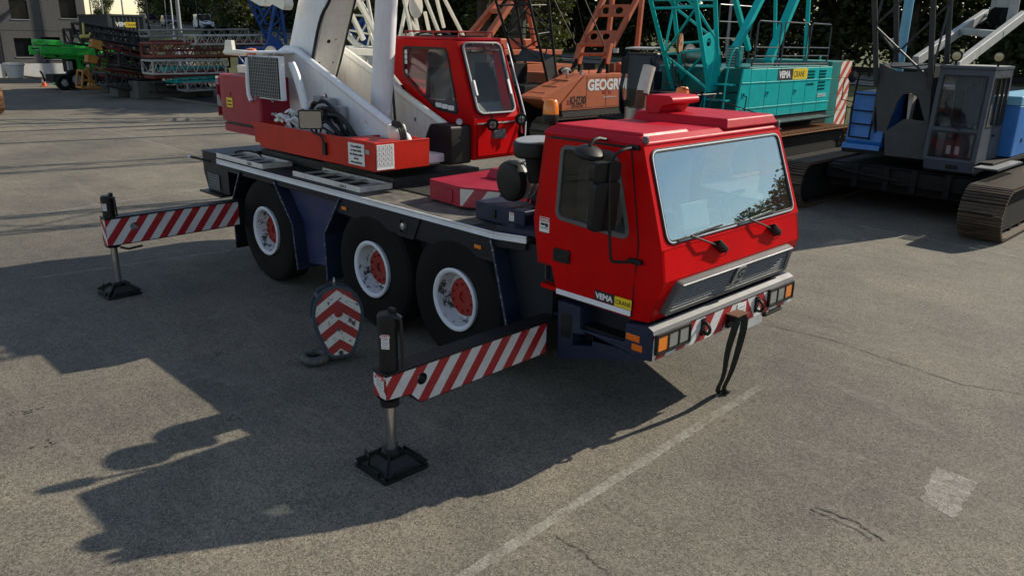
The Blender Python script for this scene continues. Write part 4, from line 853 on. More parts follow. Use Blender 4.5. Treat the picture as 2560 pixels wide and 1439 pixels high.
for (x0, y0, x1, y1, wd) in ((2050, 800, 2560, 960, .5), (1950, 1100, 2200, 1160, .3), (1780, 1020, 1870, 990, .22), (2430, 700, 2470, 740, .4), (2060, 950, 2420, 1110, .22), (300, 880, 700, 980, .4), (500, 800, 640, 770, .25), (2060, 1290, 2190, 1345, .12), (20, 420, 420, 440, .5), (560, 760, 800, 700, .3)):
    gline('scuff_mark', gp_(x0, y0), gp_(x1, y1), wd, m_scuff, .003+.0002*random.random())
def crack(pts, wd, z=.005):
    mb = M(); P = []
    for (a, b) in zip(pts, pts[1:]):
        a, b = gp_(*a), gp_(*b); k = 14
        for i in range(k): P.append(a+(b-a)*(i/k)+V((random.uniform(-1, 1), random.uniform(-1, 1), 0))*.012)
    vs = []; 
    for i, p in enumerate(P):
        d = (P[min(i+1, len(P)-1)]-P[max(0, i-1)]).normalized(); n_ = V((-d.y, d.x, 0))*wd*random.uniform(.3, 1.)*.5
        vs += [p-n_+Z*z, p+n_+Z*z]
    mb.add(vs, [(2*i, 2*i+2, 2*i+3, 2*i+1) for i in range(len(P)-1)]); part('crack', mb, m_crackm, yard)
crack([(1385, 1335), (1450, 1375), (1530, 1439)], .009); crack([(1890, 805), (2080, 850), (2400, 960), (2560, 985)], .012)
crack([(2040, 1268), (2140, 1305), (2215, 1355)], .016); crack([(2030, 1272), (2120, 1315), (2190, 1352)], .012);
mb = M()
for cx, cy in ((60, 1035), (120, 1110), (85, 1025), (585, 1045), (555, 885)):
    c = gp_(cx, cy)
    for i in range(7): mb.prism(circ(c.x+random.gauss(0, .05), c.y+random.gauss(0, .05), random.uniform(.006, .02), 9, random.uniform(.006, .02)), 'z', .003, .0045)
part('oil_stain', mb, paint('oil_stain', (.06, .055, .045), .7, var=.2, dirt=0), yard)
m_tyremark = worn_line('tyre_mark', (.06, .056, .05), .45, 12, .13, .42)
def arc(c, r, a0_, a1_, wd):
    mb = M(); vs = []; k = 28
    for i in range(k+1):
        a = a0_+(a1_-a0_)*i/k
        for q in (r-wd/2, r+wd/2): vs.append((c[0]+q*math.cos(a), c[1]+q*math.sin(a), .0025+.00002*i))
    mb.add(vs, [(2*i, 2*i+2, 2*i+3, 2*i+1) for i in range(k)]); part('tyre_mark', mb, m_tyremark, yard)
for cx, cy, r, a0_, a1_, wd in ((9.5, -6, 7.2, 1.75, 2.7, .30), (9.5, -6, 9.4, 1.75, 2.6, .32), (-8, -18, 16, .75, 1.5, .35), (-8, -18, 18.2, .8, 1.6, .3), (4.5, 16, 13, -1.9, -1.2, .3)): arc((cx, cy), r, a0_, a1_, wd)
m_kerb = paint('kerb_concrete', (.13, .125, .11), .85, var=.2, dirt=.3)
# kerb along the storage strip
k0, k1 = V((-62, 9.95, 0)), V((-14.6, 10.95, 0))
for i in range(20):
    a, b = k0+(k1-k0)*(i/20), k0+(k1-k0)*((i+1)/20)-V((.03, 0, 0)); o = part('kerb_stone', M().bar(a+Z*.06, b+Z*.06, .14, .12), m_kerb, yard, .015)
# ================================================================== loose things round the crane
m_ladder = paint('ladder_aluminium', (.70, .68, .64), .45, metal=.05, var=.12, dirt=.3, dirtcol=(.22, .2, .17))
def ladder(x0, x1, y0, y1, label, n):
    l = thing('ladder', label, 'ladder', ((x0+x1)/2, (y0+y1)/2, 1.6), 'aluminium ladders lying on the deck')
    for y in (y0, y1): part('rail', M().box(x0, x1, y-.014, y+.014, 1.607, 1.675), m_ladder, l, .004)
    part('end_cap', M().box(x1+.001, x1+.025, y0-.015, y1+.015, 1.607, 1.675), m_ladder, l, .004)
    for i in range(n): x = x0+(x1-x0)*(i+.4)/n; part('rung', M().box(x-.014, x+.014, y0+.0145, y1-.0145, 1.632, 1.655), m_ladder, l, .004)
    text('number_marking', 'LGH 1' if x0 < -4 else 'LGH 3', .055, m_signtxt, l, (x1-.42, y0-.0155, 1.622), X, Z, bold=.001)
ladder(-5.68, -4.25, -1.15, -.71, 'aluminium ladder lying at the rear end of the crane deck', 5)
ladder(-3.50, -1.93, -1.09, -.63, 'aluminium ladder lying on the crane deck below the white prohibition sign', 5)
sl = thing('counterweight_slab', 'loose red counterweight slab with a striped end on the deck behind the driver cab', 'counterweight', (-.5, -.1, 1.62))
sp_ = rpoly([(-1.07, -.70), (-.44, -.76), (.02, -.56), (.10, .50), (-1.12, .50)], .04, 3)
part('slab', M().prism(sp_, 'z', 1.624, 1.85), m_magenta, sl, .02, 3)
part('warning_tape', M().add([V((-.437, -.7612, 1.64)), V((.012, -.566, 1.64)), V((.012, -.566, 1.83)), V((-.437, -.7612, 1.83))], [(0, 1, 2, 3)]), m_slabstripe, sl)
part('lug', M().prism(rpoly(rect(-.72, -.58, 1.645, 1.80), .04), (V((0, -.733, 0)), X, Z, -Y), 0, .025), m_magenta, sl, .01)
part('socket_plate', M().box(-.985, -.88, -.7155, -.712, 1.70, 1.78), m_hub, sl)
part('lifting_block', pod(-.72, -.38, -.12, .22, 1.851, 1.96, .06, .06), m_magenta, sl, .015)
# hook block leaning on the ground
hbw = V((-.93, -2.10, 0)); hk = thing('hook_block', 'worn crane hook block with red and white chevrons standing on the asphalt beside the wheels', 'hook block', hbw)
fn2 = V((.90, -.42, .16)).normalized(); fu2 = Z.cross(fn2).normalized(); fv2 = fn2.cross(fu2)
ho = hbw+V((0, 0, .05))
outl = rpoly([(-.13, 0), (.13, 0), (.24, .28), (.29, .50), (.21, .73), (0, .82), (-.21, .73), (-.29, .50), (-.24, .28)], .10, 4)
m_hookblue = paint('worn_blue_steel', (.03, .05, .075), .55, var=.4, dirt=.3, chip=(.06, .05, .045), chipthr=.6)
mt, t, b = base_mat('chevron_tape'); co = coords(t)
def dotc(vec, off): 
    n_ = N(t, 'ShaderNodeVectorMath', operation='DOT_PRODUCT'); t.links.new(co, n_.inputs[0]); n_.inputs[1].default_value = vec; return math_(t, 'ADD', n_.outputs['Value'], off)
e = math_(t, 'ADD', math_(t, 'MULTIPLY', dotc(tuple(fv2), 0), 1/.215), math_(t, 'MULTIPLY', math_(t, 'ABSOLUTE', dotc(tuple(fu2), 0)), .72/.215))
g = math_(t, 'LESS_THAN', math_(t, 'FRACT', math_(t, 'ADD', e, 20.28)), .5)
c = mix(t, g, (.62, .60, .55), (.30, .015, .015)); c = mix(t, ramp(t, noise(t, 15, 9, .75, co), .56, .575), c, (.07, .06, .045))
t.links.new(c, b.inputs['Base Color']); b.inputs['Roughness'].default_value = .55; m_chev = mt
for k, nm in ((.10, 'cheek_plate'), (-.19, 'cheek_plate')):
    part(nm, M().prism(outl, (ho, fu2, fv2, fn2), k-.014, k+.014), m_hookblue, hk, .006)
part('chevron_tape', M().prism(ring(outl, -.035), (ho, fu2, fv2, fn2), .1145, .1165), m_chev, hk)
part('center_plate', M().prism(ring(outl, -.05), (ho, fu2, fv2, fn2), -.02, .02), m_hookblue, hk)
for kk in (-.055, .055): part('sheave', M().lathe([(.24, -.025), (.21, -.012), (.21, .012), (.24, .025), (.05, .026), (.05, -.026)], ho+fv2*.52+fn2*kk, fn2, 32, close=True), m_steel, hk)
part('sheave_pin', M().lathe([(0, -.135), (.045, -.13), (.045, .13), (0, .135)], ho+fv2*.50, fn2, 18), m_hub, hk)
for p in ((.0, .06), (.19, .68), (-.19, .68), (-.25, .40)): part('spacer_bolt', M().tube(ho+fu2*p[0]+fv2*p[1]-fn2*.22, ho+fu2*p[0]+fv2*p[1]+fn2*.135, .026, 10), m_hookblue, hk)
part('lifting_eye', M().lathe([(.032, -.012), (.046, 0), (.032, .012), (.02, 0)], ho+fv2*.83-fn2*.05, fu2, 16, close=True).tube(ho+fv2*.76-fn2*.1, ho+fv2*.80-fn2*.05, .02, 8), m_steel, hk)
hc = hbw+V((-.10, -.30, .075)); pts = []
hd = (V((-.98, -2.42, 0))-V((-.90, -2.10, 0))).normalized()
P0 = hbw+V((0, -.02, .10)); 
hc = gp_(790, 906)+Z*.062
a0 = math.atan2(hbw.y-hc.y, hbw.x-hc.x)
for i in range(19):
    a = a0+.25+math.radians(17.5*i); rr_ = .118*(1+.12*math.sin(i*.35)); pts.append(hc+V((math.cos(a)*rr_, math.sin(a)*rr_, .012*math.cos(i*.3))))
part('hook', M().pipe([P0, hc+(hbw-hc)*.75+Z*.03]+pts, .05, 12, smooth=1), paint('forged_hook_steel', (.06, .065, .065), .5, var=.4, dirt=.3, chip=(.16, .12, .08), chipthr=.58), hk)
# towing strap hanging from the front bracket
st_ = thing('tow_strap', 'black webbing strap looped through the front bumper bracket and hanging to the ground', 'strap', (2.55, .15, 0))
def webbing(pts, wd, n_):
    mb = M(); vs = []
    P = [V(p) for p in pts]
    for _ in range(2):
        Q = [P[0]]
        for a, b in zip(P, P[1:]): Q += [a*.75+b*.25, a*.25+b*.75]
        P = Q+[P[-1]]
    for i, p in enumerate(P):
        d = (P[min(i+1, len(P)-1)]-P[max(0, i-1)]).normalized(); k = i/len(P); sd = (V((.55+.25*math.sin(5*k), .8, 0))-d*d.dot(V((.55, .8, 0)))).normalized()*wd*(.5+.12*math.sin(9*k)); nn = d.cross(sd).normalized()*.004
        vs += [p-sd-nn, p+sd-nn, p+sd+nn, p-sd+nn]
    fs = []
    for i in range(len(P)-1):
        for j in range(4): fs.append((4*i+j, 4*i+(j+1) % 4, 4*i+4+(j+1) % 4, 4*i+4+j))
    fs += [(0, 1, 2, 3), tuple(4*(len(P)-1)+j for j in range(4))]
    return mb.add(vs, fs)
sb0 = gp_(1795, 985)
part('webbing', webbing([(2.70, -.02, .98), (2.70, -.06, .90), (2.62, -.02, .6), (2.56, .08, .3), sb0+V((.0, -.03, .06)), sb0+V((.0, .03, .012)), sb0+V((.03, .08, .03))], .055, 0), m_strap, st_)
part('webbing', webbing([(2.70, .06, .98), (2.71, .10, .90), (2.66, .12, .6), (2.58, .17, .3), sb0+V((.03, .04, .07)), sb0+V((.05, .02, .016)), sb0+V((.08, .06, .05)), sb0+V((.04, .10, .014))], .055, 0), m_strap, st_)
# ================================================================== crawler cranes behind
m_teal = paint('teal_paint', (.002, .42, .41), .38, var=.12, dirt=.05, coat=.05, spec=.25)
m_teald = paint('teal_paint_shade_side', (.004, .17, .16), .5, var=.2, dirt=.2)  # darker copy of the teal, with shade put into the colour
m_orange = paint('orange_paint', (.48, .13, .055), .5, var=.12, dirt=.16, chip=(.2, .07, .04), chipthr=.73, streak=True)
m_orangeg = paint('weathered_orange_paint', (.46, .11, .045), .55, var=.2, dirt=.2, chip=(.16, .06, .04), chipthr=.66)
m_bluep = paint('blue_paint', (.025, .16, .48), .42, var=.14, dirt=.12)
m_bluel = paint('light_blue_paint', (.16, .40, .56), .42, var=.1, dirt=.1)
m_boomgrey = paint('grey_boom_paint', (.045, .048, .052), .5, var=.2, dirt=.15, dirtcol=(.1, .1, .095), spec=.2)
m_gantgrey = paint('pale_grey_paint', (.36, .36, .35), .5, var=.12, dirt=.2)
m_cabgrey = paint('blue_grey_cab_paint', (.05, .062, .085), .45, var=.15, dirt=.12, spec=.25)
m_under = paint('dark_undercarriage', (.009, .009, .0095), .75, var=.4, dirt=.2, dirtcol=(.03, .028, .025), spec=.2)
m_shoe = paint('worn_track_shoe', (.075, .060, .046), .6, metal=.3, var=.4, dirt=.4, dirtcol=(.13, .085, .05), scale=6)
m_shoeb = paint('rusty_track_shoe', (.28, .13, .055), .75, var=.4, dirt=.3, dirtcol=(.12, .07, .04), scale=6)
m_blue2 = paint('royal_blue_paint', (.008, .06, .24), .5, var=.2, dirt=.15)
m_rail = paint('dark_rail', (.05, .055, .06), .3, metal=.6, var=.2, dirt=.1)
m_tstripe = stripes('teal_counterweight_tape', (0, .62, -1), .50, (.50, .07, .04), (.68, .66, .62), phase=.2, chip=(.4, .3, .25), thr=.78)
m_wire = paint('wire_rope', (.04, .04, .04), .5, metal=.5, var=.2, dirt=.1)
def lattice(parent, qa, qb, n, rc, rl, mt, single=False, cname='chord', faces=((0, 1), (1, 2), (2, 3), (3, 0)), local=False, seg=6, rungs=True):
    qa, qb = [V(p) for p in qa], [V(p) for p in qb]
    P = lambda i, k: qa[i]+(qb[i]-qa[i])*(k/n)
    one = M()
    for i in range(4):
        if single: one.tube(qa[i], qb[i], rc, seg)
        else: part(cname, M().tube(qa[i], qb[i], rc, 10), mt, parent, local=local)
    for fi, (a, b) in enumerate(faces):
        for k in range(n):
            p, q = (P(a, k), P(b, k+1)) if (k+fi) % 2 == 0 else (P(b, k), P(a, k+1))
            if single: one.tube(p, q, rl, 4, cap=False)
            else: part('lacing_bar', M().tube(p, q, rl, 7), mt, parent, local=local)
        for k in ((0, n) if rungs else ()):
            if single: one.tube(P(a, k), P(b, k), rl, 4, cap=False)
            else: part('lacing_bar', M().tube(P(a, k), P(b, k), rl, 7), mt, parent, local=local)
    return one
SHOES = {}
def shoe_mesh(wd, pitch, mt, ribs):
    key = (wd, pitch, mt.name)
    if key not in SHOES:
        mb = M().box(-wd/2, wd/2, -pitch*.46, pitch*.46, -.02, .012)
        for r in range(ribs): y = pitch*(-.36+.72*r/max(1, ribs-1)); mb.box(-wd/2, wd/2, y-.013, y+.013, .0125, .045)
        o = part('track_shoe', mb, mt); SHOES[key] = o.data; bpy.data.objects.remove(o)
    return SHOES[key]
def track(root, xc, y0, y1, h, wd, pitch=.2, mt=None, ribs=3, z0=0.0, label=None):
    mt = mt or m_shoe; r = h/2-.05; L = (y1-y0)-h; zc = z0+h/2; off = offset_of(root)
    fm = M(); fm.prism(rpoly([(y0+.12, zc), (y0+.42, zc-r+.1), (y1-.42, zc-r+.1), (y1-.12, zc), (y1-.42, zc+r-.1), (y0+.42, zc+r-.1)], .15), 'x', xc-wd*.32, xc+wd*.32)
    for yy in (y0+h/2, y1-h/2): fm.lathe([(0, -wd*.36), (.12, -wd*.36), (.14, -wd*.33), (r-.06, -wd*.3), (r-.06, wd*.3), (.14, wd*.33), (.12, wd*.36), (0, wd*.36)], (xc, yy, zc), X, 24)
    nrol = max(3, int(L/.55))
    for i in range(nrol): fm.lathe([(0, -wd*.3), (.12, -wd*.3), (.12, wd*.3), (0, wd*.3)], (xc, y0+h/2+L*(i+.5)/nrol, z0+.18), X, 12)
    tk = part('track', fm, m_under, root, .01)
    if label: tk['label'] = label
    per = 2*L+2*math.pi*r; n = int(per/pitch); me = shoe_mesh(wd, per/n, mt, ribs)
    for i in range(n):
        s_ = per*i/n
        if s_ < L: p, a = V((0, y0+h/2+s_, zc+r)), 0
        elif s_ < L+math.pi*r: t_ = (s_-L)/r; p, a = V((0, y1-h/2+math.sin(t_)*r, zc+math.cos(t_)*r)), -t_
        elif s_ < 2*L+math.pi*r: p, a = V((0, y1-h/2-(s_-L-math.pi*r), zc-r)), math.pi
        else: t_ = (s_-2*L-math.pi*r)/r; p, a = V((0, y0+h/2-math.sin(t_)*r, zc-math.cos(t_)*r)), math.pi-t_
        o = bpy.data.objects.new('track_shoe', me); COL.objects.link(o); o.parent = tk
        o.location = V((xc, p.y, p.z))-off; o.rotation_euler = (a, 0, 0)
    return tk
def rail_frame(name, pts, r, mt, parent): return part(name, M().pipe(pts, r, 8), mt, parent)
# ---------------------------------------------------------------- blue crawler crane with grey boom (right)
bc = thing('crawler_crane', 'blue crawler crane with a dark grey lattice boom and blue-grey cab at the right edge', 'crane', (.1, 13, 0), 'crawler cranes parked in a row')
track(bc, 2.10, 9.42, 16.2, 1.0, .74, .19, m_shoe, 3); track(bc, -1.80, 9.62, 16.4, 1.0, .74, .19, m_shoe, 3)
cb = M().box(-1.42, 1.72, 11.0, 15.0, .42, .95); cb.box(-1.4, 1.7, 10.75, 11.3, .62, .92); cb.box(-1.4, 1.7, 14.6, 15.2, .62, .92); cb.lathe([(.9, .95), (.9, 1.16), (0, 1.16)], (.1, 13, 0), Z, 36)
part('undercarriage', cb, m_under, bc, .02)
for x in (-.75, -.1, .45, 1.1): part('undercarriage_rib', M().box(x-.06, x+.06, 10.68, 10.80, .50, .98), m_under, bc, .01)
part('hydraulic_pipe', M().pipe([(-1.3, 10.7, .86), (-.6, 10.6, .80), (.2, 10.66, .74)], .03, 8), m_under, bc)
part('turntable_deck', M().box(-1.25, 1.75, 11.0, 16.4, 1.17, 1.26), m_under, bc, .01)
lb = M().prism([(11.25, 1.26), (11.12, 1.42), (11.3, 2.44), (16.4, 2.44), (16.4, 1.26)], 'x', -1.25, -.46); part('left_house', lb, m_bluep, bc, .02)
part('house_skirt', M().prism([(11.16, 1.22), (11.24, 1.36), (11.02, 1.36), (11.0, 1.22)], 'x', -1.26, -.45), m_bluep, bc, .01)
part('house_top_plate', M().box(-1.2, -.5, 11.35, 16.3, 2.4405, 2.455), m_navy, bc, .004)
ld = part('ladder', M().pipe([(-1.16, 11.07, 1.50), (-1.20, 11.16, 2.44), (-1.12, 11.22, 3.12), (-1.0, 11.24, 3.16), (-.98, 11.22, 3.0), (-.97, 11.22, 2.75)], .02, 8, smooth=1).pipe([(-.72, 11.06, 1.46), (-.70, 11.16, 2.44)], .02, 8), m_under, bc)
for z in (1.50, 1.78, 2.06, 2.40): y = 11.06+.105*(z-1.46); part('ladder_rung', M().bar((-1.17, y, z), (-.70, y, z-.01), .04, .03), m_under, ld)
part('right_house', M().box(1.0, 1.76, 12.1, 16.4, 1.27, 2.30), m_bluep, bc, .03, 3)
part('right_house_band', M().box(1.0, 1.763, 12.1, 16.42, 2.301, 2.48), m_bluel, bc, .02)
part('house_seam', M().box(1.7635, 1.767, 12.12, 16.3, 2.27, 2.285), m_bluel, bc)
part('panel_lock', M().box(1.7605, 1.772, 12.6, 12.68, 1.55, 1.63), m_black, bc)
part('arch_shade_box', M().box(-.42, .9, 12.0, 13.5, 1.27, 2.55), m_under, bc, .03)  # dark box added behind the boom foot arch so its opening looks shaded
part('engine_cover', M().box(-.4, .95, 13.6, 16.4, 1.27, 2.3), m_under, bc, .02)
# boom foot
bfp = [(-.66, 3.06), (-.60, 2.2), (-.50, 1.70), (-.34, 1.66), (-.27, 1.20), (.52, 1.20), (.50, 1.9), (.44, 2.5), (.38, 3.04), (.25, 2.98), (.05, 2.90), (-.30, 2.91), (-.48, 2.99)]
arch = [(-.30, 1.70), (-.17, 2.30), (-.08, 2.47), (.08, 2.50), (.24, 2.40), (.32, 2.20), (.42, 1.98), (-.02, 1.99)]
part('boom_foot', M().prism(bfp, 'y', 10.88, 10.93, [[(-.31, 1.71), (-.19, 2.28), (-.09, 2.46), (.07, 2.49), (.22, 2.40), (.31, 2.18), (.41, 1.96), (-.0, 1.97)]]), m_boomgrey, bc, .006)
for x, sx in ((-.64, 1), (.40, -1)): part('boom_foot_side', M().prism([(10.935, 3.05), (10.935, 1.9), (11.5, 1.15), (11.7, 1.2), (11.6, 2.0), (11.45, 3.05)], 'x', x-.02, x+.02), m_boomgrey, bc, .006)
part('boom_foot_top', M().add([(-.62, 10.935, 2.985), (.36, 10.935, 2.965), (.36, 11.45, 3.07), (-.62, 11.45, 3.07), (-.62, 10.935, 2.965), (.36, 10.935, 2.945), (.36, 11.45, 3.05), (-.62, 11.45, 3.05)], [(0, 1, 2, 3), (7, 6, 5, 4), (0, 4, 5, 1), (1, 5, 6, 2), (2, 6, 7, 3), (3, 7, 4, 0)]), m_boomgrey, bc)
part('boom_foot_web', M().prism([(-.06, 2.47), (.05, 2.47), (.02, 1.9), (-.02, 1.9)], 'y', 11.1, 11.3), m_gantgrey, bc, .01)
part('foot_cable', M().pipe([(-.4, 10.92, 3.10), (-.45, 10.9, 2.98), (-.15, 10.86, 3.0), (.3, 10.9, 3.06)], .012, 5, smooth=2), m_hose, bc)
lean_b = V((0, -.40, 1.0))
qa = [V((-.66, 10.90, 2.6)), V((.40, 10.90, 2.6)), V((.40, 11.62, 3.05)), V((-.60, 11.62, 3.05))]
qb = [p+lean_b*9+V((sx*.10, sy*.12, 0)) for p, sx, sy in zip(qa, (-1, 1, 1, -1), (-1, -1, 1, 1))]
for i in range(4): part('chord', M().tube(qa[i], qb[i], .052, 12), m_boomgrey, bc)
for k in range(9):
    for fi, (a, b) in enumerate(((0, 1), (1, 2), (2, 3), (3, 0))):
        f = lambda i, s: qa[i]+(qb[i]-qa[i])*s
        s0, s1 = .02+k*.11, .02+(k+1)*.11
        p, q = (f(a, s0), f(b, s1)) if (k+fi) % 2 else (f(b, s0), f(a, s1)); part('lacing_bar', M().tube(p, q, .022, 8), m_boomgrey, bc)
part('pin_drum', M().lathe([(0, -.07), (.09, -.07), (.10, 0), (.09, .07), (0, .07)], U(2235, 108, 'y', 11.5), (1, -.5, 0), 18), m_gantgrey, bc)
part('inner_blue_pipe', M().tube((-.9, 12.6, 2.3), (-.75, 12.2, 6), .10, 12), m_bluel, bc)
# gantry (A-frame) behind the cab
gl = [U(2292, 151, 'x', -.30), U(2457, 39, 'x', -.30), U(2393, 165, 'x', .75), U(2552, 44, 'x', .75)]
for a, b in ((gl[0], gl[1]), (gl[2], gl[3])): part('gantry_beam', M().bar(a-(b-a)*.02, b+(b-a)*.05, .13, .20), m_gantgrey, bc, .01)
mid = lambda k: (gl[0]+(gl[1]-gl[0])*k, gl[2]+(gl[3]-gl[2])*k)
a, b = mid(.62); part('gantry_cross_beam', M().bar(a, b, .26, .14), m_gantgrey, bc, .01); a, b = mid(1.0)
part('gantry_top_pin', M().tube(a, b, .05, 12), m_gantgrey, bc)
for k in range(6): part('gantry_sheave', M().lathe([(.21, -.022), (.17, -.008), (.17, .008), (.21, .022), (.06, .022), (.06, -.022)], a+(b-a)*(.38+.06*k), b-a, 28, close=True), m_under, bc)
part('hoist_block', M().prism(rpoly([(-.2, .12), (-.26, .6), (.26, .6), (.2, .12)], .04), (a+(b-a)*.54, (b-a).normalized(), Z, (b-a).normalized().cross(Z)), -.06, .06), m_gantgrey, bc, .01)
for k in (.30, .78): part('block_cheek', M().bar(a+(b-a)*k-Z*.15, a+(b-a)*k+Z*.6, .03, .2), m_gantgrey, bc)
# cab of the blue crane
cx0, cx1, cy0, cy1, cz0, cz1 = .56, 1.50, 10.80, 12.05, 1.24, 3.0
cabp = [(cy0-.10, cz0), (cy0+.07, cz1), (cy1, cz1), (cy1, cz0)]
sw = rpoly([(cy0+.12, 1.92), (cy0+.17, 2.86), (cy1-.12, 2.86), (cy1-.12, 1.92)], .04)
kc = M()
for x in (cx0, cx1): kc.prism(cabp, 'x', x-.02, x+.02, [sw])
kf0, kf1 = V((0, cy0-.10, cz0)), V((0, cy0+.07, cz1)); kv = (kf1-kf0).normalized(); kn = X.cross(kv); kh = (kf1-kf0).length
wu = rpoly(rect(cx0+.07, cx1-.07, .66, kh-.12), .03); wl = rpoly(rect(cx0+.07, cx1-.07, .07, .58), .03)
kc.prism(rect(cx0, cx1, 0, kh), (kf0, X, kv, kn), -.03, .0, [wu, wl])
kc.box(cx0, cx1, cy0+.08, cy1, cz1-.04, cz1); kc.box(cx0, cx1, cy1-.03, cy1, cz0, cz1-.05); kc.box(cx0, cx1, cy0-.05, cy1, cz0, cz0+.04)
kcab = part('cab', kc, m_cabgrey, bc, .012)
part('cab_roof', M().prism(rpoly(rect(cx0-.03, cx1+.03, cy0+.03, cy1+.04), .05), 'z', cz1+.002, cz1+.06), m_cabgrey, kcab, .02, 3)
part('cab_roof_sheet', M().prism(rpoly(rect(cx0+.02, cx1-.02, cy0+.12, cy1-.02), .05), 'z', cz1+.061, cz1+.066), m_gantgrey, kcab)
m_bglass = glass('blue_crane_glass', (.84, .87, .9), 1.2, dust=.05)
for nm, w_ in (('upper_window', wu), ('lower_window', wl)):
    part(nm, M().prism(ring(w_, -.01), (kf0, X, kv, kn), -.012, -.006), m_bglass, kcab); part('window_seal', M().prism(ring(w_, .006), (kf0, X, kv, kn), -.01, .008, [ring(w_, -.025)]), m_blackp, kcab)
for x in (cx0, cx1): part('side_window', M().prism(ring(sw, -.01), 'x', x-.003, x+.003), m_bglass, kcab)
part('side_window_seal', M().prism(ring(sw, .006), 'x', cx1+.0205, cx1+.03, [ring(sw, -.02)]), m_blackp, kcab)
for y in (cy0+.55, cy0+.85): part('side_mullion', M().box(cx1-.015, cx1+.028, y-.015, y+.015, 1.90, 2.88), m_blackp, kcab)
part('door_seam', M().box(cx1+.0205, cx1+.0235, cy0+.62, cy0+.63, cz0+.02, 1.9), m_blackp, kcab); part('door_handle', M().box(cx1+.021, cx1+.05, cy0+.66, cy0+.76, 1.72, 1.76), m_blackp, kcab)
for q in ((.45, .64), (.52, .62), (.58, .6)): part('wiper', M().tube(kf0+X*(cx0+.18)+kv*1.15+kn*.02, kf0+X*(cx0+q[0])+kv*q[1]+kn*.02, .008, 5), m_black, kcab)
sm = M().prism(rpoly(rect(.86, 1.22, 1.95, 2.65), .1), (V((0, 11.55, 0)), X, Z, Y), 0, .12); sm.prism(rpoly(rect(.94, 1.14, 2.62, 2.85), .06), (V((0, 11.57, 0)), X, Z, Y), 0, .09); sm.prism(rpoly(rect(.84, 1.24, 11.15, 11.62), .08), 'z', 1.82, 1.95); sm.box(.95, 1.13, 11.3, 11.5, 1.28, 1.82)
part('seat', sm, m_navy, kcab, .03)
part('console', M().box(.66, .80, 11.0, 11.6, 1.28, 1.95).box(1.28, 1.42, 11.0, 11.6, 1.28, 1.95), m_interior, kcab, .02)
for x in (.92, 1.08): part('pedal', M().box(x-.04, x+.04, 10.95, 10.99, 1.36, 1.52), m_gantgrey, kcab)
part('cab_skirt', M().prism([(cy0-.12, 1.235), (cy1, 1.235), (cy1, 1.10), (cy0+.05, 1.0), (cy0-.08, 1.06)], 'x', cx0+.02, cx1-.005), m_cabgrey, kcab, .01)
part('skirt_lamp', M().box(1.0, 1.22, cy0-.115, cy0-.10, 1.10, 1.18), m_under, kcab)
for x in (cx0+.22, cx1+.02):
    d = V((.2, -1, -.1)); 
    part('work_lamp', M().lathe([(0, -.10), (.07, -.09), (.105, -.02), (.11, .02), (.10, .022)], (x, cy0+.12, 3.24), d, 20), m_under, kcab); part('work_lamp_lens', M().lathe([(.098, .015), (.06, .028), (0, .032)], (x, cy0+.12, 3.24), d, 18), m_yellowlens if False else paint('yellowish_lens', (.42, .38, .22), .15, var=.1, dirt=.05, coat=.5, bmp=0), kcab)
    part('work_lamp_stem', M().tube((x, cy0+.16, 3.06), (x, cy0+.14, 3.15), .02, 8), m_under, kcab)
wk = part('catwalk', M().pipe([(1.54, 10.55, 1.19), (1.96, 10.55, 1.19), (1.96, 12.2, 1.19), (1.54, 12.2, 1.19)], .02, 6), m_rail, bc)
for i in range(14): x = 1.57+.028*i; part('catwalk_bar', M().box(x-.007, x+.007, 10.56, 12.19, 1.20, 1.215), m_lgrey, wk)
part('round_mirror', M().lathe([(0, -.02), (.13, -.015), (.14, 0), (0, .03)], U(2132, 192, 'x', -2.2), (.9, -.4, 0), 20), m_blackp, bc); p = U(2132, 192, 'x', -2.2)
part('mirror_arm', M().pipe([p, p+V((-.15, -.1, -.05)), p+V((-.2, 0, -.55)), V((-1.2, 11.3, 2.2))], .012, 6), m_under, bc)
# ---------------------------------------------------------------- teal crawler crane
tcx = -5.1
tcr = thing('crawler_crane', 'teal crawler crane with black railings and a red and white striped counterweight', 'crane', (-6.6, 15, 0), 'crawler cranes parked in a row')
track(tcr, -4.75, 11.6, 18.8, 1.02, .9, .22, m_shoeb, 2); track(tcr, -8.6, 11.6, 18.8, 1.02, .9, .22, m_shoeb, 2)
part('undercarriage', M().box(-8.3, -5.0, 12.5, 17.8, .4, .95).lathe([(1.0, .95), (1.0, 1.1), (0, 1.1)], (-6.7, 15, 0), Z, 32), m_under, tcr, .02)
part('deck_frame', M().box(-8.2, tcx-.03, 11.0, 19.0, 1.02, 1.39), m_under, tcr, .02)
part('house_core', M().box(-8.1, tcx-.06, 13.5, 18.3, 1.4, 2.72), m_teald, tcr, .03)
seams = [U(px, 230, 'x', tcx).y for px in (1852, 1874, 1912, 1947, 1981, 2012, 2043, 2074)]
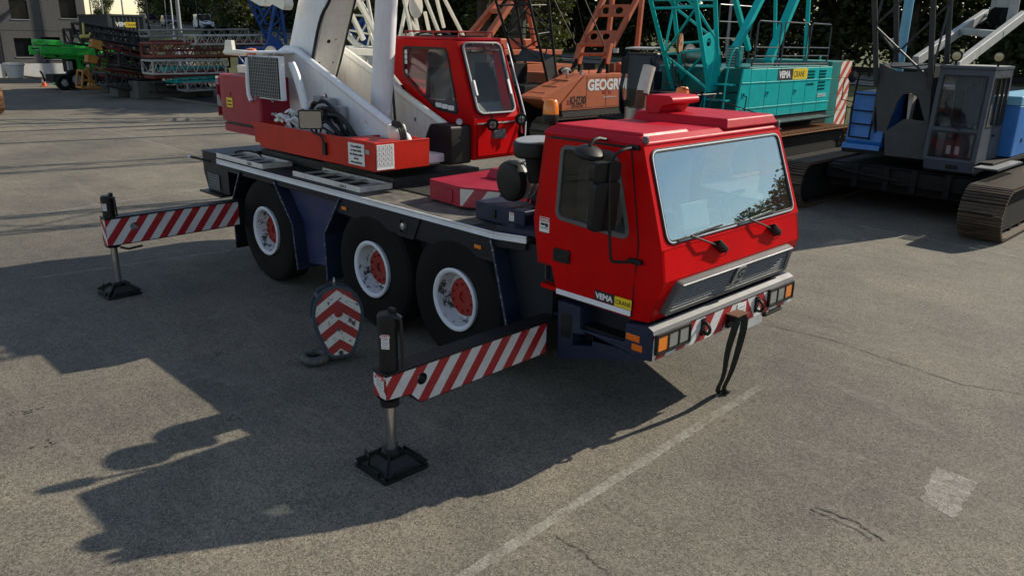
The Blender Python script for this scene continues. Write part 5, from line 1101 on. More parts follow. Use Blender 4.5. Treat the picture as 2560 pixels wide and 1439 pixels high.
for i, (a, b) in enumerate(zip(seams, seams[1:])):
    sl0 = .26 if i == 0 else 0
    o = part('side_door', M().prism([(a+.008-sl0*.8, 1.40), (b-.008, 1.40), (b-.008, 2.66), (b-.008, 2.72), (a+.008+sl0*.2, 2.72)], 'x', tcx-.05, tcx), m_teal, tcr, .014, 3)
    for z in (2.335, 1.66): part('door_crease', M().prism([(a+.012, z), (b-.012, z), (b-.012, z+.035), (a+.012, z+.035)], 'x', tcx+.0005, tcx+.014), m_teal, o, .006)
    if i in (0, 2, 4): yy = a+.14; part('door_latch', M().prism(rpoly(rect(yy-.07, yy+.07, 1.98, 2.12), .01), 'x', tcx+.0005, tcx+.012, [rpoly(rect(yy-.05, yy+.05, 2.0, 2.10), .01)]), m_teal, o); part('latch_knob', M().box(tcx, tcx+.01, yy-.02, yy+.02, 2.03, 2.07), m_black, o)
part('side_top_edge', M().box(tcx-.5, tcx-.02, 13.6, 18.3, 2.73, 2.76), m_teald, tcr, .01)
y0, y1 = U(1945, 187, 'x', tcx).y, U(1982, 187, 'x', tcx).y; y2 = U(2018, 187, 'x', tcx).y
part('logo_plate', M().box(tcx+.001, tcx+.006, y0, y1-.004, 2.39, 2.70), m_signtxt, tcr); part('logo_plate', M().box(tcx+.001, tcx+.006, y1+.004, y2, 2.39, 2.70), m_yellow, tcr)
text('logo_text', 'VEMA', .26, m_sign, tcr, (tcx+.007, y0+.07, 2.455), Y, Z, bold=.012, squeeze=.98); text('logo_text', 'CRANE', .24, m_signtxt, tcr, (tcx+.007, y1+.05, 2.46), Y, Z, squeeze=.86)
text('model_text', 'CKE900G', .16, m_sign, tcr, (tcx+.016, U(2040, 245, 'x', tcx).y, 1.83), Y, Z, squeeze=.95)
for px0, rows in ((2019, (2.60, 2.51, 2.42, 2.23)), (2048, (2.60, 2.51, 2.42, 2.27, 2.17, 2.07))):
    for z in rows:
        mb = M()
        for k in range(8): yy = U(px0, 190, 'x', tcx).y+.06*k; mb.bar((tcx+.002, yy, z-.03), (tcx+.002, yy+.02, z+.03), .004, .024, X)
        part('vent_slots', mb, m_black, tcr)
cwy = [U(p, 240, 'x', tcx).y for p in (2070, 2094, 2134)]
for i in range(4):
    z0, z1 = .84+.51*i, .84+.51*(i+1)-.012
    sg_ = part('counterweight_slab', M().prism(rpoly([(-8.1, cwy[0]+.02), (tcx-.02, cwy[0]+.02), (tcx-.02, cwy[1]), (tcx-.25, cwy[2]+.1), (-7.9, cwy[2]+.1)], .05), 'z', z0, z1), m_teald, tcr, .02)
    part('warning_tape', M().add([V((tcx-.017, cwy[1], z0)), V((tcx-.25+.004, cwy[2]+.1, z0)), V((tcx-.25+.004, cwy[2]+.1, z1)), V((tcx-.017, cwy[1], z1))], [(0, 1, 2, 3)]), m_tstripe, sg_)
for y_ in (cwy[0]+.2, cwy[2]-.1): part('lifting_eye', M().lathe([(.05, -.02), (.075, 0), (.05, .02), (.03, 0)], (tcx-.5, y_, 2.96), X, 14, close=True), m_teal if y_ < 19 else m_rust, tcr)
# step, catwalk
part('side_catwalk', M().box(tcx+.02, tcx+.55, 13.6, 17.9, 1.28, 1.31), m_rail, tcr)
for k in range(8): part('catwalk_bracket', M().bar((tcx+.0, 13.8+.55*k, 1.15), (tcx+.5, 13.8+.55*k, 1.27), .03, .03), m_black, tcr)
part('front_step', M().box(tcx-.75, tcx-.06, 12.2, 13.3, 1.40, 1.46), m_teal, tcr, .01)
for z, y_ in ((2.30, 12.95), (1.90, 12.75)): part('step_plate', M().box(tcx-.72, tcx-.1, y_-.12, y_+.12, z, z+.04), m_teal, tcr)
part('step_wall', M().prism([(12.35, 1.47), (13.45, 1.47), (13.5, 2.7), (12.95, 2.7), (12.95, 2.3), (12.7, 2.2)], 'x', tcx-.80, tcx-.76), m_teald, tcr, .01)
for (a, b) in ((13.9, 15.2), (15.4, 16.85), (17.0, 18.35)):
    rl_ = rail_frame('railing', [(tcx-.1, a-.12, 2.78), (tcx-.1, a, 3.0), (tcx-.1, a+.04, 3.90), (tcx-.1, a+.10, 3.96), (tcx-.1, b-.08, 3.95), (tcx-.1, b, 3.88), (tcx-.1, b, 3.0), (tcx-.1, b-.14, 2.78)], .022, m_rail, tcr)
    for z in (3.05, 3.28): part('rail_bar', M().tube((tcx-.1, a+.01, z), (tcx-.1, b, z-.01), .018, 8), m_rail, rl_)
part('deck_rail', M().tube((tcx-.08, 13.75, 2.84), (tcx-.08, 18.3, 2.81), .03, 8), m_rail, tcr)
for px0, px1, pyt in ((1793, 1875, 15), ):
    a, b = U(px0, 100, 'x', -7.9), U(px1, 100, 'x', -7.9)
    rl_ = rail_frame('railing', [(-7.9, a.y, 2.8), (-7.9, a.y, 4.5), (-7.9, b.y, 4.5), (-7.9, b.y, 2.8)], .025, m_rail, tcr)
    for z in (3.5, 4.0): part('rail_bar', M().tube((-7.9, a.y, z), (-7.9, b.y, z), .02, 8), m_rail, rl_)
for x in (tcx-.12, tcx-.7): part('step_rail', M().pipe([(x, 12.55, 1.5), (x, 12.6, 2.7), (x, 12.8, 3.25), (x, 13.1, 3.25), (x, 13.2, 2.75)], .022, 8, smooth=1), m_teal, tcr)
for k in range(7): part('louvre', M().box(tcx-.55, tcx-.30, 13.22, 13.25, 2.80+.07*k, 2.83+.07*k), m_lgrey, tcr)
part('louvre_box', M().box(tcx-.58, tcx-.27, 13.26, 13.6, 2.765, 3.3), m_teald, tcr, .01)
# gantry struts and pendants
def strut(x, a, b, wd, h, mt, nm='gantry_strut', ext=.2): p, q = U(*a, 'x', x), U(*b, 'x', x); return part(nm, M().bar(p, q+(q-p)*ext, wd, h, X), mt, tcr, .012)
strut(-6.6, (1835, 128), (1900, 0), .16, .22, m_teal); strut(-6.0, (1920, 155), (1986, 0), .16, .26, m_teal); strut(-7.4, (1872, 125), (1838, 0), .14, .14, m_teal)
strut(-6.9, (1936, 150), (1939, 0), .07, .10, m_gantteal if False else m_teal, 'pendant_bar'); strut(-6.2, (2012, 155), (2022, 0), .08, .12, m_teal, 'pendant_bar')
part('hoist_drum', M().lathe([(0, -.4), (.33, -.4), (.33, -.36), (.22, -.36), (.22, .36), (.33, .36), (.33, .4), (0, .4)], (-6.7, 13.6, 3.0), X, 28), m_steel, tcr)
# boom
xs_ = (-7.15, -5.75)
qa = [U(1688, 248, 'x', xs_[0]), U(1772, 229, 'x', xs_[1]), U(1795, 190, 'x', xs_[1]), U(1705, 200, 'x', xs_[0])]
qt = [U(1626, 0, 'x', xs_[0]), U(1738, 0, 'x', xs_[1]), U(1788, 0, 'x', xs_[1]), U(1682, 0, 'x', xs_[0])]
qc = [a+(b-a)*5.2 for a, b in zip(qa, qt)]
avg = sum((b-a for a, b in zip(qa, qt)), V((0, 0, 0)))/4
qc = [q+avg*7 for q in qt]
for a, b, c in zip(qa, qt, qc): part('chord', M().pipe([a, b, c], .058, 12), m_teal, tcr)
for k in range(3):
    for fi, (a, b) in enumerate(((0, 1), (1, 2), (2, 3), (3, 0))):
        f = lambda i, s: qa[i]+(qt[i]-qa[i])*s
        s0, s1 = .02+k*.45, .02+(k+1)*.45; p, q = (f(a, s0), f(b, s1)) if (k+fi) % 2 else (f(b, s0), f(a, s1)); part('lacing_bar', M().tube(p, q, .034, 9), m_teal, tcr)
        if fi in (0, 2) and k < 2: part('lacing_bar', M().tube(f(a, s1), f(b, s1), .034, 9), m_teal, tcr)
lattice(tcr, [q*.75+a*.25 for a, q in zip(qt, qc)][:4] if False else qt, qc, 13, .01, .034, m_teal)
def yz(p): return (p.y, p.z)
pl_ = [U(1752, 95, 'x', xs_[1]), U(1792, 70, 'x', xs_[1]), U(1797, 170, 'x', xs_[1]), U(1790, 225, 'x', xs_[1]), U(1772, 232, 'x', xs_[1]), U(1762, 160, 'x', xs_[1])]
hl = U(1771, 107, 'x', xs_[1])
part('boom_foot_plate', M().prism([yz(p) for p in pl_], 'x', xs_[1]-.02, xs_[1]+.02, [circ(hl.y, hl.z, .11, 16)]), m_teal, tcr, .006)
part('boom_sheave', M().lathe([(.28, -.03), (.24, 0), (.28, .03), (.06, .03), (.06, -.03)], U(1700, 110, 'x', -6.6), (1, .4, 0), 24, close=True), m_shoeb, tcr)
for k in range(5): p = U(1680+8*k, 150+16*k, 'x', -6.8); part('boom_cable', M().pipe([p, p+V((0, .1, -.3)), p+V((.1, .05, -.6)), p+V((.1, .2, -.8))], .02, 6, smooth=2), m_hose, tcr)
part('front_machinery', M().box(-7.2, -5.9, 11.6, 13.0, 1.4, 2.1), m_under, tcr, .03)
p = U(1790, 235, 'x', -5.3); part('cable_loop', M().pipe([p, p+V((0, -.3, -.25)), p+V((0, -.1, -.6)), p+V((0, .2, -.5)), p+V((0, .4, -.2))], .02, 6, smooth=2), m_hose, tcr)
part('hand_rail', M().pipe([p+V((0, -.9, 0)), p+V((0, 1.0, 0)), p+V((.3, 1.05, -.1)), p+V((.3, 1.0, -.55))], .018, 6), m_black, tcr)
# cab of the teal crane
kx0, kx1 = -8.35, -7.45; p0, p1 = U(1545, 200, 'x', kx1), U(1625, 200, 'x', kx1)
ky0, ky1 = U(1548, 200, 'x', kx0).y, U(1645, 200, 'x', kx1).y
tcab = thing  # (keeps the name short below)
tk_ = M(); tprof = [(ky0+.30, 3.05), (ky0+.02, 2.1), (ky0+.08, 1.5), (ky0+.25, 1.25), (ky1, 1.25), (ky1, 3.05)]; tw = rpoly([(ky0+.38, 2.92), (ky0+.16, 2.1), (ky0+.2, 1.75), (ky1-.22, 1.75), (ky1-.22, 2.92)], .06)
for x in (kx0, kx1): tk_.prism(tprof, 'x', x-.025, x+.025, [tw])
tk_.box(kx0, kx1, ky0+.32, ky1, 3.02, 3.07); tk_.box(kx0, kx1, ky0+.1, ky1, 1.25, 1.33)
tkc = part('cab', tk_, paint('black_blue_cab_paint', (.008, .012, .03), .3, var=.2, dirt=.1), tcr, .01)
part('side_window', M().prism(ring(tw, -.01), 'x', kx1-.004, kx1+.004), m_sglass, tkc); part('side_window', M().prism(ring(tw, -.01), 'x', kx0-.004, kx0+.004), m_sglass, tkc)
part('front_window', M().add([(kx0+.02, ky0+.31, 3.0), (kx1-.02, ky0+.31, 3.0), (kx1-.02, ky0+.03, 2.1), (kx0+.02, ky0+.03, 2.1), (kx1-.02, ky0+.24, 1.35), (kx0+.02, ky0+.24, 1.35)], [(0, 1, 2, 3), (3, 2, 4, 5)]), m_sglass, tkc)
part('window_post', M().box(kx1-.01, kx1+.028, ky1-.45, ky1-.40, 1.75, 2.95), m_black, tkc)
part('rear_panel', M().box(kx0+.03, kx1-.03, ky1-.24, ky1-.2, 1.3, 3.0), m_black, tkc)
part('sun_visor', M().prism([(ky0+.2, 3.16), (ky1+.1, 3.20), (ky1+.1, 3.23), (ky0+.2, 3.20)], 'x', kx0, kx1+.1), m_lgrey, tkc)
sm = M().prism(rpoly(rect(kx0+.28, kx1-.22, 2.0, 2.6), .1), (V((0, ky0+1.0, 0)), X, Z, Y), 0, .12); sm.prism(rpoly(rect(kx0+.3, kx1-.25, ky0+.6, ky0+1.05), .06), 'z', 1.85, 1.98); sm.box(kx0+.4, kx1-.4, ky0+.7, ky0+.9, 1.3, 1.85); part('seat', sm, m_navy, tkc, .03)
p = U(1562, 165, 'x', kx1+.2); part('mirror', M().prism(rpoly(rect(-.1, .1, -.2, .2), .03), (p, V((.7, .7, 0)), Z, V((.7, -.7, 0))), -.03, .03), m_blackp, tkc, .01); part('mirror_stem', M().pipe([p+Z*.2, p+V((.0, .1, .35)), p+V((-.1, .3, .3))], .015, 6), m_black, tkc)
p = U(1540, 127, 'x', kx1+.2); part('work_lamp', M().ob(p, (.12, .1, .12), X, Y, Z), m_lgrey, tkc, .01)
# ---------------------------------------------------------------- orange crawler crane with black boom
kx = -11.6
kh_ = thing('crawler_crane', 'orange crawler crane with a black lattice boom and white lettering on its side', 'crane', (-13.1, 15, 0), 'crawler cranes parked in a row')
K = lambda px, py, x=kx: U(px, py, 'x', x)
def kpoly(pts, x=kx): return [yz(K(a, b, x)) for a, b in pts]
ybk = K(1545, 200).y+4.2
front = kpoly([(1405, 278), (1357, 246), (1400, 210), (1464, 187)]); zt = front[3][1]; zb = front[0][1]
hs = part('house_side', M().prism([front[0], (ybk, zb), (ybk, zt), front[3], (front[0][0]-.02, front[0][1]+.25)], 'x', kx-.05, kx), m_orange, kh_, .01)
part('house', M().box(-14.6, kx-.06, front[3][0], ybk, zb, zt-.02), m_orange, kh_, .02)
# stepped front slope
sw_ = 1.05; y0_, z0_ = front[1]; y3_, z3_ = front[3]
part('front_slope', M().prism([(front[0][0]-.05, front[0][1]), (y0_, z0_-.05), (y0_+.02, z0_+.02), (y0_+(y3_-y0_)*.42, z0_+(z3_-z0_)*.42), (y3_, z3_-.02), (y3_+.1, zb)], 'x', kx-sw_, kx-.052), m_orange, kh_, .01)
for k in range(3): f0 = .18+.27*k; part('step', M().box(kx-sw_+.15, kx-.25, y0_+(y3_-y0_)*f0, y0_+(y3_-y0_)*(f0+.22), z0_+(z3_-z0_)*f0, z0_+(z3_-z0_)*f0+.03), m_orange, kh_, .005)
for (a, b) in ((1478, 0), ): pass
for px in (1466, 1515, 1560): yy = K(px, 230).y; part('panel_seam', M().box(kx+.0005, kx+.004, yy-.008, yy+.008, zb+.05, zt-.05), m_under, kh_)
part('panel_seam', M().box(kx+.0005, kx+.004, front[3][0]+.05, ybk-.1, zt-.12, zt-.108), m_rust, kh_); part('panel_seam', M().box(kx+.0005, kx+.004, front[0][0]+.1, ybk-.1, zb+.05, zb+.062), m_rust, kh_)
sk0, sk1 = zb-.01, zb-.38
part('lower_skirt', M().add([(kx-.02, front[0][0], sk0), (kx-.02, ybk, sk0), (kx+.10, ybk, sk1), (kx+.10, front[0][0]+.0, sk1), (kx-.3, front[0][0], sk1), (kx-.3, ybk, sk1), (kx-.3, front[0][0], sk0), (kx-.3, ybk, sk0)], [(0, 1, 2, 3), (3, 2, 5, 4), (0, 3, 4, 6), (1, 7, 5, 2), (6, 7, 1, 0), (4, 5, 7, 6)]), m_under, kh_)
tyl, tzl = yz(K(1468, 226)); h_ = K(1470, 199).z-K(1470, 226).z
text('lettering', 'GEOGRUIS', h_*1.38, m_sign, kh_, (kx+.006, tyl, tzl), Y, Z, bold=.02, squeeze=(K(1583, 220).y-tyl)/(h_*1.38*5.15))
tyl, tzl = yz(K(1425, 262)); text('model_text', 'KH230', (K(1425, 241).z-tzl)*1.40, m_signtxt, kh_, (kx+.006, tyl, tzl), Y, Z, bold=.006, squeeze=.72)
part('emblem', M().box(kx+.001, kx+.006, tyl-.15, tyl-.03, tzl, tzl+.16), m_hub, kh_)
tyl, tzl = yz(K(1429, 270)); text('maker_text', 'HITACHI', (K(1429, 263).z-tzl)*1.4, m_signtxt, kh_, (kx+.006, tyl, tzl), Y, Z, squeeze=1.15)
for px in (1506, 1520): tyl, tzl = yz(K(px, 235)); part('emblem', M().box(kx+.001, kx+.006, tyl, tyl+.18, tzl, tzl+.16), m_hub, kh_)
tyl, tzl = yz(K(1507, 245)); text('small_lettering', 'Grondwerken Engineering', .085, m_sign, kh_, (kx+.006, tyl, tzl), Y, Z, squeeze=.8)
track(kh_, kx-.2, 12.4, 18.6, .95, .8, .24, m_shoe, 2); track(kh_, -14.4, 12.4, 18.6, .95, .8, .24, m_shoe, 2)
part('undercarriage', M().box(-14.2, kx-.4, 13.2, 17.8, .35, .72), m_under, kh_, .02)
part('front_machinery', M().box(-14.3, kx-sw_-.02, 12.6, 15.0, .73, 1.9), m_under, kh_, .03)
part('far_cab', M().box(-14.7, -13.7, 12.2, 13.8, .9, 2.6), m_under, kh_, .05)
bx0, bx1 = -13.75, -12.65
qa = [U(1306, 215, 'x', bx0), U(1373, 218, 'x', bx1), U(1392, 205, 'x', bx1), U(1316, 175, 'x', bx0)]
qt = [U(1239, 0, 'x', bx0), U(1321.6, 0, 'x', bx1), U(1370.6, 0, 'x', bx1), U(1289, 0, 'x', bx0)]
avg = sum((b-a for a, b in zip(qa, qt)), V((0, 0, 0)))/4; qc = [q+avg*8 for q in qt]
for a, b, c in zip(qa, qt, qc): part('chord', M().pipe([a, b, c], .05, 10), m_black, kh_)
f = lambda i, s: qa[i]+(qt[i]-qa[i])*s
for k in range(3):
    for fi, (a, b) in enumerate(((0, 1), (1, 2), (2, 3), (3, 0))):
        s0, s1 = .30+k*.32, .30+(k+1)*.32; p, q = (f(a, s0), f(b, s1)) if (k+fi) % 2 else (f(b, s0), f(a, s1)); part('lacing_bar', M().tube(p, q, .026, 7), m_black, kh_); part('lacing_bar', M().tube(f(a, s1), f(b, s1), .022, 7), m_black, kh_)
lattice(kh_, qt, qc, 16, .01, .026, m_black)
part('boom_foot_plate', M().add([f(1, 0), f(1, .30), f(2, .33), f(2, 0), f(1, 0)+X*.03, f(1, .30)+X*.03, f(2, .33)+X*.03, f(2, 0)+X*.03], [(0, 1, 2, 3), (7, 6, 5, 4), (0, 4, 5, 1), (1, 5, 6, 2), (2, 6, 7, 3), (3, 7, 4, 0)]), m_boomgrey, kh_)
part('boom_deck_plate', M().add([f(0, .30), f(1, .30), f(2, .33), f(3, .33)], [(0, 1, 2, 3)]), m_boomgrey, kh_)
# gantry of the orange crane
def kbar(a, b, x, wd, h, mt, nm, ext=0.): p, q = U(*a, 'x', x), U(*b, 'x', x); return part(nm, M().bar(p, q+(q-p)*ext, wd, h, X), mt, kh_, .01)
xl, xr_ = -13.4, -12.3
kbar((1452, 118), (1508, 0), xl, .14, .18, m_orangeg, 'gantry_beam', .6); kbar((1530, 118), (1592, 0), xr_, .14, .18, m_orangeg, 'gantry_beam', .6)
for t0, t1 in ((.05, .30), (.62, .88)):
    A, B = U(1455, 112, 'x', xl), U(1508, 0, 'x', xl); C_, D_ = U(1532, 112, 'x', xr_), U(1592, 0, 'x', xr_)
    o_ = A+(B-A)*t0; uu = (C_+(D_-C_)*t0)-o_; vv = (B-A)*(t1-t0); lu, lv = uu.length, vv.length; uu.normalize(); vv = (vv-uu*vv.dot(uu)).normalized(); nn = uu.cross(vv)
    part('gantry_plate', M().prism(rect(0, lu, 0, lv), (o_, uu, vv, nn), -.015, .015, [circ(lu*.3, lv*.5, lv*.30, 16), circ(lu*.7, lv*.5, lv*.30, 16)]), m_orangeg, kh_, .005)
for px in (1443, 1513): 
    x = xl if px < 1500 else xr_; kbar((px, 160), (px+10, 110), x, .18, .26, m_orangeg, 'gantry_bracket'); kbar((px-20, 190), (px+2, 145), x, .10, .13, m_under, 'gantry_leg'); kbar((px+6, 190), (px+6, 145), x, .09, .12, m_under, 'gantry_leg')
p, q = U(1447, 136, 'x', xl), U(1513, 136, 'x', xr_); part('gantry_cross_tube', M().tube(p, q, .06, 10), m_orangeg, kh_); p, q = U(1450, 112, 'x', xl), U(1525, 112, 'x', xr_); part('gantry_cross_tube', M().tube(p, q, .07, 10), m_orangeg, kh_)
kbar((1592, 125), (1605, 0), -12.0, .12, .16, m_orangeg, 'gantry_post', 1.); kbar((1522, 85), (1531, 0), -13.6, .12, .16, m_orangeg, 'gantry_post', 1.)
for a, b, x in (((1440, 115), (1385, 0), xl), ((1511, 115), (1462, 0), xr_)): p, q = U(*a, 'x', x), U(*b, 'x', x-.2); part('pendant_rope', M().tube(p, q+(q-p)*2, .022, 6), m_wire, kh_)
p, q = U(1478, 160, 'x', -12.9), U(1441, 0, 'x', -12.9); part('hoist_rope', M().tube(p, q+(q-p), .008, 5), m_wire, kh_)
p = U(1473, 167, 'x', kx-.3); part('mirror', M().prism(rpoly(rect(-.2, .2, -.11, .11), .03), (p, V((.75, .66, .05)), V((0, -.1, 1)), V((.66, -.75, 0))), -.02, .02), m_blackp, kh_, .01); part('mirror_stem', M().tube(p, V((p.x, p.y, zt)), .015, 6), m_black, kh_)
for px in (1417, 1453): p = U(px, 182, 'x', kx-.5); part('work_lamp', M().ob(p, (.1, .1, .13), X, Y, Z), m_lgrey, kh_, .02); part('lamp_stem', M().tube(p, p-Z*.2, .015, 6), m_black, kh_)
part('hose_bundle', M().pipe([K(1400, 180, kx-1), K(1410, 172, kx-1), K(1425, 178, kx-1), K(1420, 188, kx-1)], .09, 8, smooth=2), m_hose, kh_)
part('exhaust', M().tube(U(1530, 185, 'x', -12.6), U(1530, 158, 'x', -12.6), .12, 12), m_rust, kh_); part('rear_motor', M().lathe([(0, -.3), (.22, -.28), (.25, 0), (.22, .28), (0, .3)], U(1555, 172, 'x', -12.6), Y, 18), m_orangeg, kh_)
# ---------------------------------------------------------------- further cranes, partly hidden
def far_crane(label, x, ymin, mt, mtb, pieces, house=True, hz=(1.1, 2.35)):
    r_ = thing('crawler_crane', label, 'crane', (x-1.5, ymin+2.5, 0), 'crawler cranes parked in a row')
    if house:
        part('house', M().prism([(ymin, hz[0]), (ymin-.3, hz[0]+.5), (ymin+.6, hz[1]), (ymin+5.5, hz[1]), (ymin+5.5, hz[0])], 'x', x-2.9, x), mt, r_, .03)
        part('house_skirt', M().box(x-2.8, x-.1, ymin+.1, ymin+5.4, .8, hz[0]-.01), m_under, r_)
        for xx in (x-.1, x-2.9): 
            tf_ = part('track', M().prism(rpoly([(ymin-.8, .45), (ymin-.4, .02), (ymin+5.4, .02), (ymin+5.8, .45), (ymin+5.4, .9), (ymin-.4, .9)], .3), 'x', xx-.4, xx+.4), m_shoe, r_, .02)
        for k in range(6): part('vent', M().box(x+.001, x+.01, ymin+1.2, ymin+1.9, hz[0]+.35+.09*k, hz[0]+.39+.09*k), m_under, r_)
    return r_
o2 = far_crane('weathered orange crawler crane half hidden behind the red operator cab', -17.4, U(1195, 200, 'x', -17.4).y, m_orange, m_orangeg, None)
def fbar(root, a, b, x, wd, h, mt, nm, ext=0., x2=None):
    p, q = U(*a, 'x', x), U(*b, 'x', x if x2 is None else x2)
    if nm == 'lattice_member' and ext: p = p-(q-p)*.15
    return part(nm, M().bar(p, q+(q-p)*ext, wd, h, X), mt, root, .008)
fbar(o2, (1172, 92), (1248, 0), -19.0, .2, .26, m_orangeg, 'gantry_beam', 1.5); fbar(o2, (1215, 100), (1282, 0), -18.0, .2, .28, m_orangeg, 'gantry_beam', 1.5)
p, q = U(1172, 88, 'x', -19.0), U(1218, 92, 'x', -18.0); part('gantry_cross_beam', M().bar(p, q, .3, .2), m_orangeg, o2, .01); p, q = U(1225, 28, 'x', -19.0), U(1270, 30, 'x', -18.0); part('gantry_cross_beam', M().bar(p, q, .3, .2), m_orangeg, o2, .01)
fbar(o2, (1338, 115), (1318, 0), -17.8, .16, .2, m_orangeg, 'gantry_post', 5.)
p, q = U(1262, 130, 'x', -17.5), U(1385, 135, 'x', -17.5); part('house_deck', M().box(-20, -17.5, p.y, q.y+.5, p.z-.12, p.z+.08), m_orangeg, o2, .02); part('deck_machinery', M().box(-19.5, -18, p.y+.2, q.y-.6, p.z+.08, p.z+.5), m_orangeg, o2, .05)
part('operator_cab', M().box(-18.6, -17.6, U(1150, 200, 'x', -17.6).y, U(1150, 200, 'x', -17.6).y+1.3, 1.0, 2.9), m_under, o2, .05)
wc = far_crane('cream white crawler crane with thin lattice gantry behind the white boom', -23.0, U(862, 150, 'x', -23.0).y, m_cream, m_cream, None, hz=(1.3, 2.9))
for a, b, x in (((1030, 92), (1010, 0), -22.), ((1048, 92), (1030, 0), -23.2), ((1100, 90), (1065, 0), -22.), ((1158, 90), (1112, 0), -22.), ((1020, 40), (1046, 86), -22.6), ((1092, 0), (1110, 70), -22.3), ((1000, 92), (1018, 0), -23.5), ((1075, 88), (1062, 30), -23.2)):
    fbar(wc, a, b, x, .11, .13, m_cream, 'lattice_member', 6. if b[1] == 0 else 0)
p, q = U(1000, 92, 'x', -22.8), U(1080, 84, 'x', -22.4); part('lattice_base_beam', M().bar(p, q, .2, .2), m_cream, wc, .01)
part('lattice_head', M().prism(circ(0, 0, .35, 14, .5), (U(1040, 16, 'x', -22.4), Y, Z, X), -.04, .04), m_cream, wc, .01)
fbar(wc, (850, -20), (909, 100), -21.6, .16, .16, m_cream, 'stay_tube'); fbar(wc, (880, -22), (936, 78), -21.6, .16, .16, m_cream, 'stay_tube')
dB = V((-.45, -.28, 1)).normalized(); wB = V((.9, -.4, 0)).normalized(); hB = dB.cross(wB).normalized(); oB = V((-23.6, 14.2, 2.6))
qa = [oB+wB*(s*.25)+hB*(t_*.25) for s, t_ in ((-1, -1), (1, -1), (1, 1), (-1, 1))]; qb = [oB+dB*2.2+wB*(s*.8)+hB*(t_*.8) for s, t_ in ((-1, -1), (1, -1), (1, 1), (-1, 1))]; qc = [q_+dB*15 for q_ in qb]
lattice(wc, qa, qb, 3, .07, .04, m_cream); lattice(wc, qb, qc, 16, .07, .045, m_cream)
p, q = U(862, 128, 'x', -21.5), U(930, 132, 'x', -21.5); part('platform', M().bar(p, q, .5, .28), m_cream, wc, .02)
part('platform_post', M().tube(U(917, 135, 'x', -21.5), U(917, 180, 'x', -21.5), .05, 8), m_cream, wc)
b3 = thing('lattice_crane', 'royal blue lattice boom crane standing behind the white telescopic boom', 'crane', (-33, 16, 0))
def bl(a, b, x, r, nm='lattice_member', ext=0): p, q = U(*a, 'x', x), U(*b, 'x', x); return part(nm, M().tube(p, q+(q-p)*ext, r, 8), m_blue2, b3)
for a, b, x, r, e in (((622, 0), (676, 118), -33.6, .09, 0), ((668, 122), (690, 0), -33., .09, 5.), ((715, 110), (700, 0), -33., .09, 5.), ((628, 15), (700, 45), -33.4, .05, 0), ((650, 62), (688, 0), -33.2, .05, .5), ((640, 50), (672, 10), -33.4, .05, .3), ((660, 85), (712, 40), -33.2, .05, 0), ((668, 60), (716, 100), -33.2, .05, 0), ((690, 20), (712, 95), -33.3, .05, 0), ((690, 112), (702, 60), -33.2, .05, 0), ((655, 75), (690, 110), -33.2, .05, 0), ((640, 5), (665, 62), -33.2, .05, 0)): bl(a, b, x, r, ext=e)
pq = [U(660, 118, 'x', -33), U(676, 88, 'x', -33), U(700, 100, 'x', -33), U(712, 124, 'x', -33)]; part('foot_bracket', M().prism([yz(p) for p in pq], 'x', -33.1, -32.9), m_blue2, b3, .01)
part('base', M().box(-35, -32, pq[0].y-.5, pq[3].y+2.0, .4, pq[0].z), m_blue2, b3, .05); part('base_track', M().prism(rpoly([(pq[0].y-1.2, .4), (pq[0].y-.8, .02), (pq[0].y+4, .02), (pq[0].y+4.4, .4), (pq[0].y+4, .85), (pq[0].y-.8, .85)], .2), 'x', -32.4, -31.6), m_shoe, b3, .02)
for a, b, x in (((880, 125), (880, 85), -31), ((915, 120), (908, 50), -31), ((868, 95), (915, 40), -31)): bl(a, b, x, .12, 'blue_post')
# ================================================================== far left yard: building, stacks, green rig
m_wall, t, b = base_mat('pebble_dash_panel'); co = coords(t)
c = ramp(t, noise(t, 14, 8, .85, co), .40, .62, (.04, .04, .04), (.165, .16, .155)); c = mix(t, .5, c, ramp(t, noise(t, .5, 4, .6, co), .3, .7, (.85, .85, .86), (1.1, 1.08, 1.05)), 'MULTIPLY')
t.links.new(c, b.inputs['Base Color']); b.inputs['Roughness'].default_value = .9; bump(t, b, noise(t, 60, 4, .7, co), .5, .01)
m_plinth = paint('white_plinth', (.62, .62, .60), .6, var=.08, dirt=.15)
m_dglass = paint('dark_window_glass', (.010, .011, .013), .12, var=.2, dirt=.0, bmp=0, spec=.2)
bx = -61.0
B = lambda px, py: U(px, py, 'x', bx)
by1 = B(226, 120).y; by0 = -14.0
bld = thing('office_building', 'grey pebble-dash office building with dark square windows and a white plinth', 'building', (bx-5, 0, 0))
zj = B(100, 78).z; yj_ = B(105, 60).y
zs = [.95, zj, zj+3.9, zj+7.8]; ys = [yj_-14.4, yj_-9.6, yj_-4.8, yj_, by1]
wins = []
for (a, b_, c_, d_) in ((28, 2, 66, 48), (152, -3, 187, 46), (41, 96, 78, 143), (111, 93, 149, 149)):
    p, q = B(a, d_), B(c_, b_); wins.append((p.y, q.y, p.z, q.z))
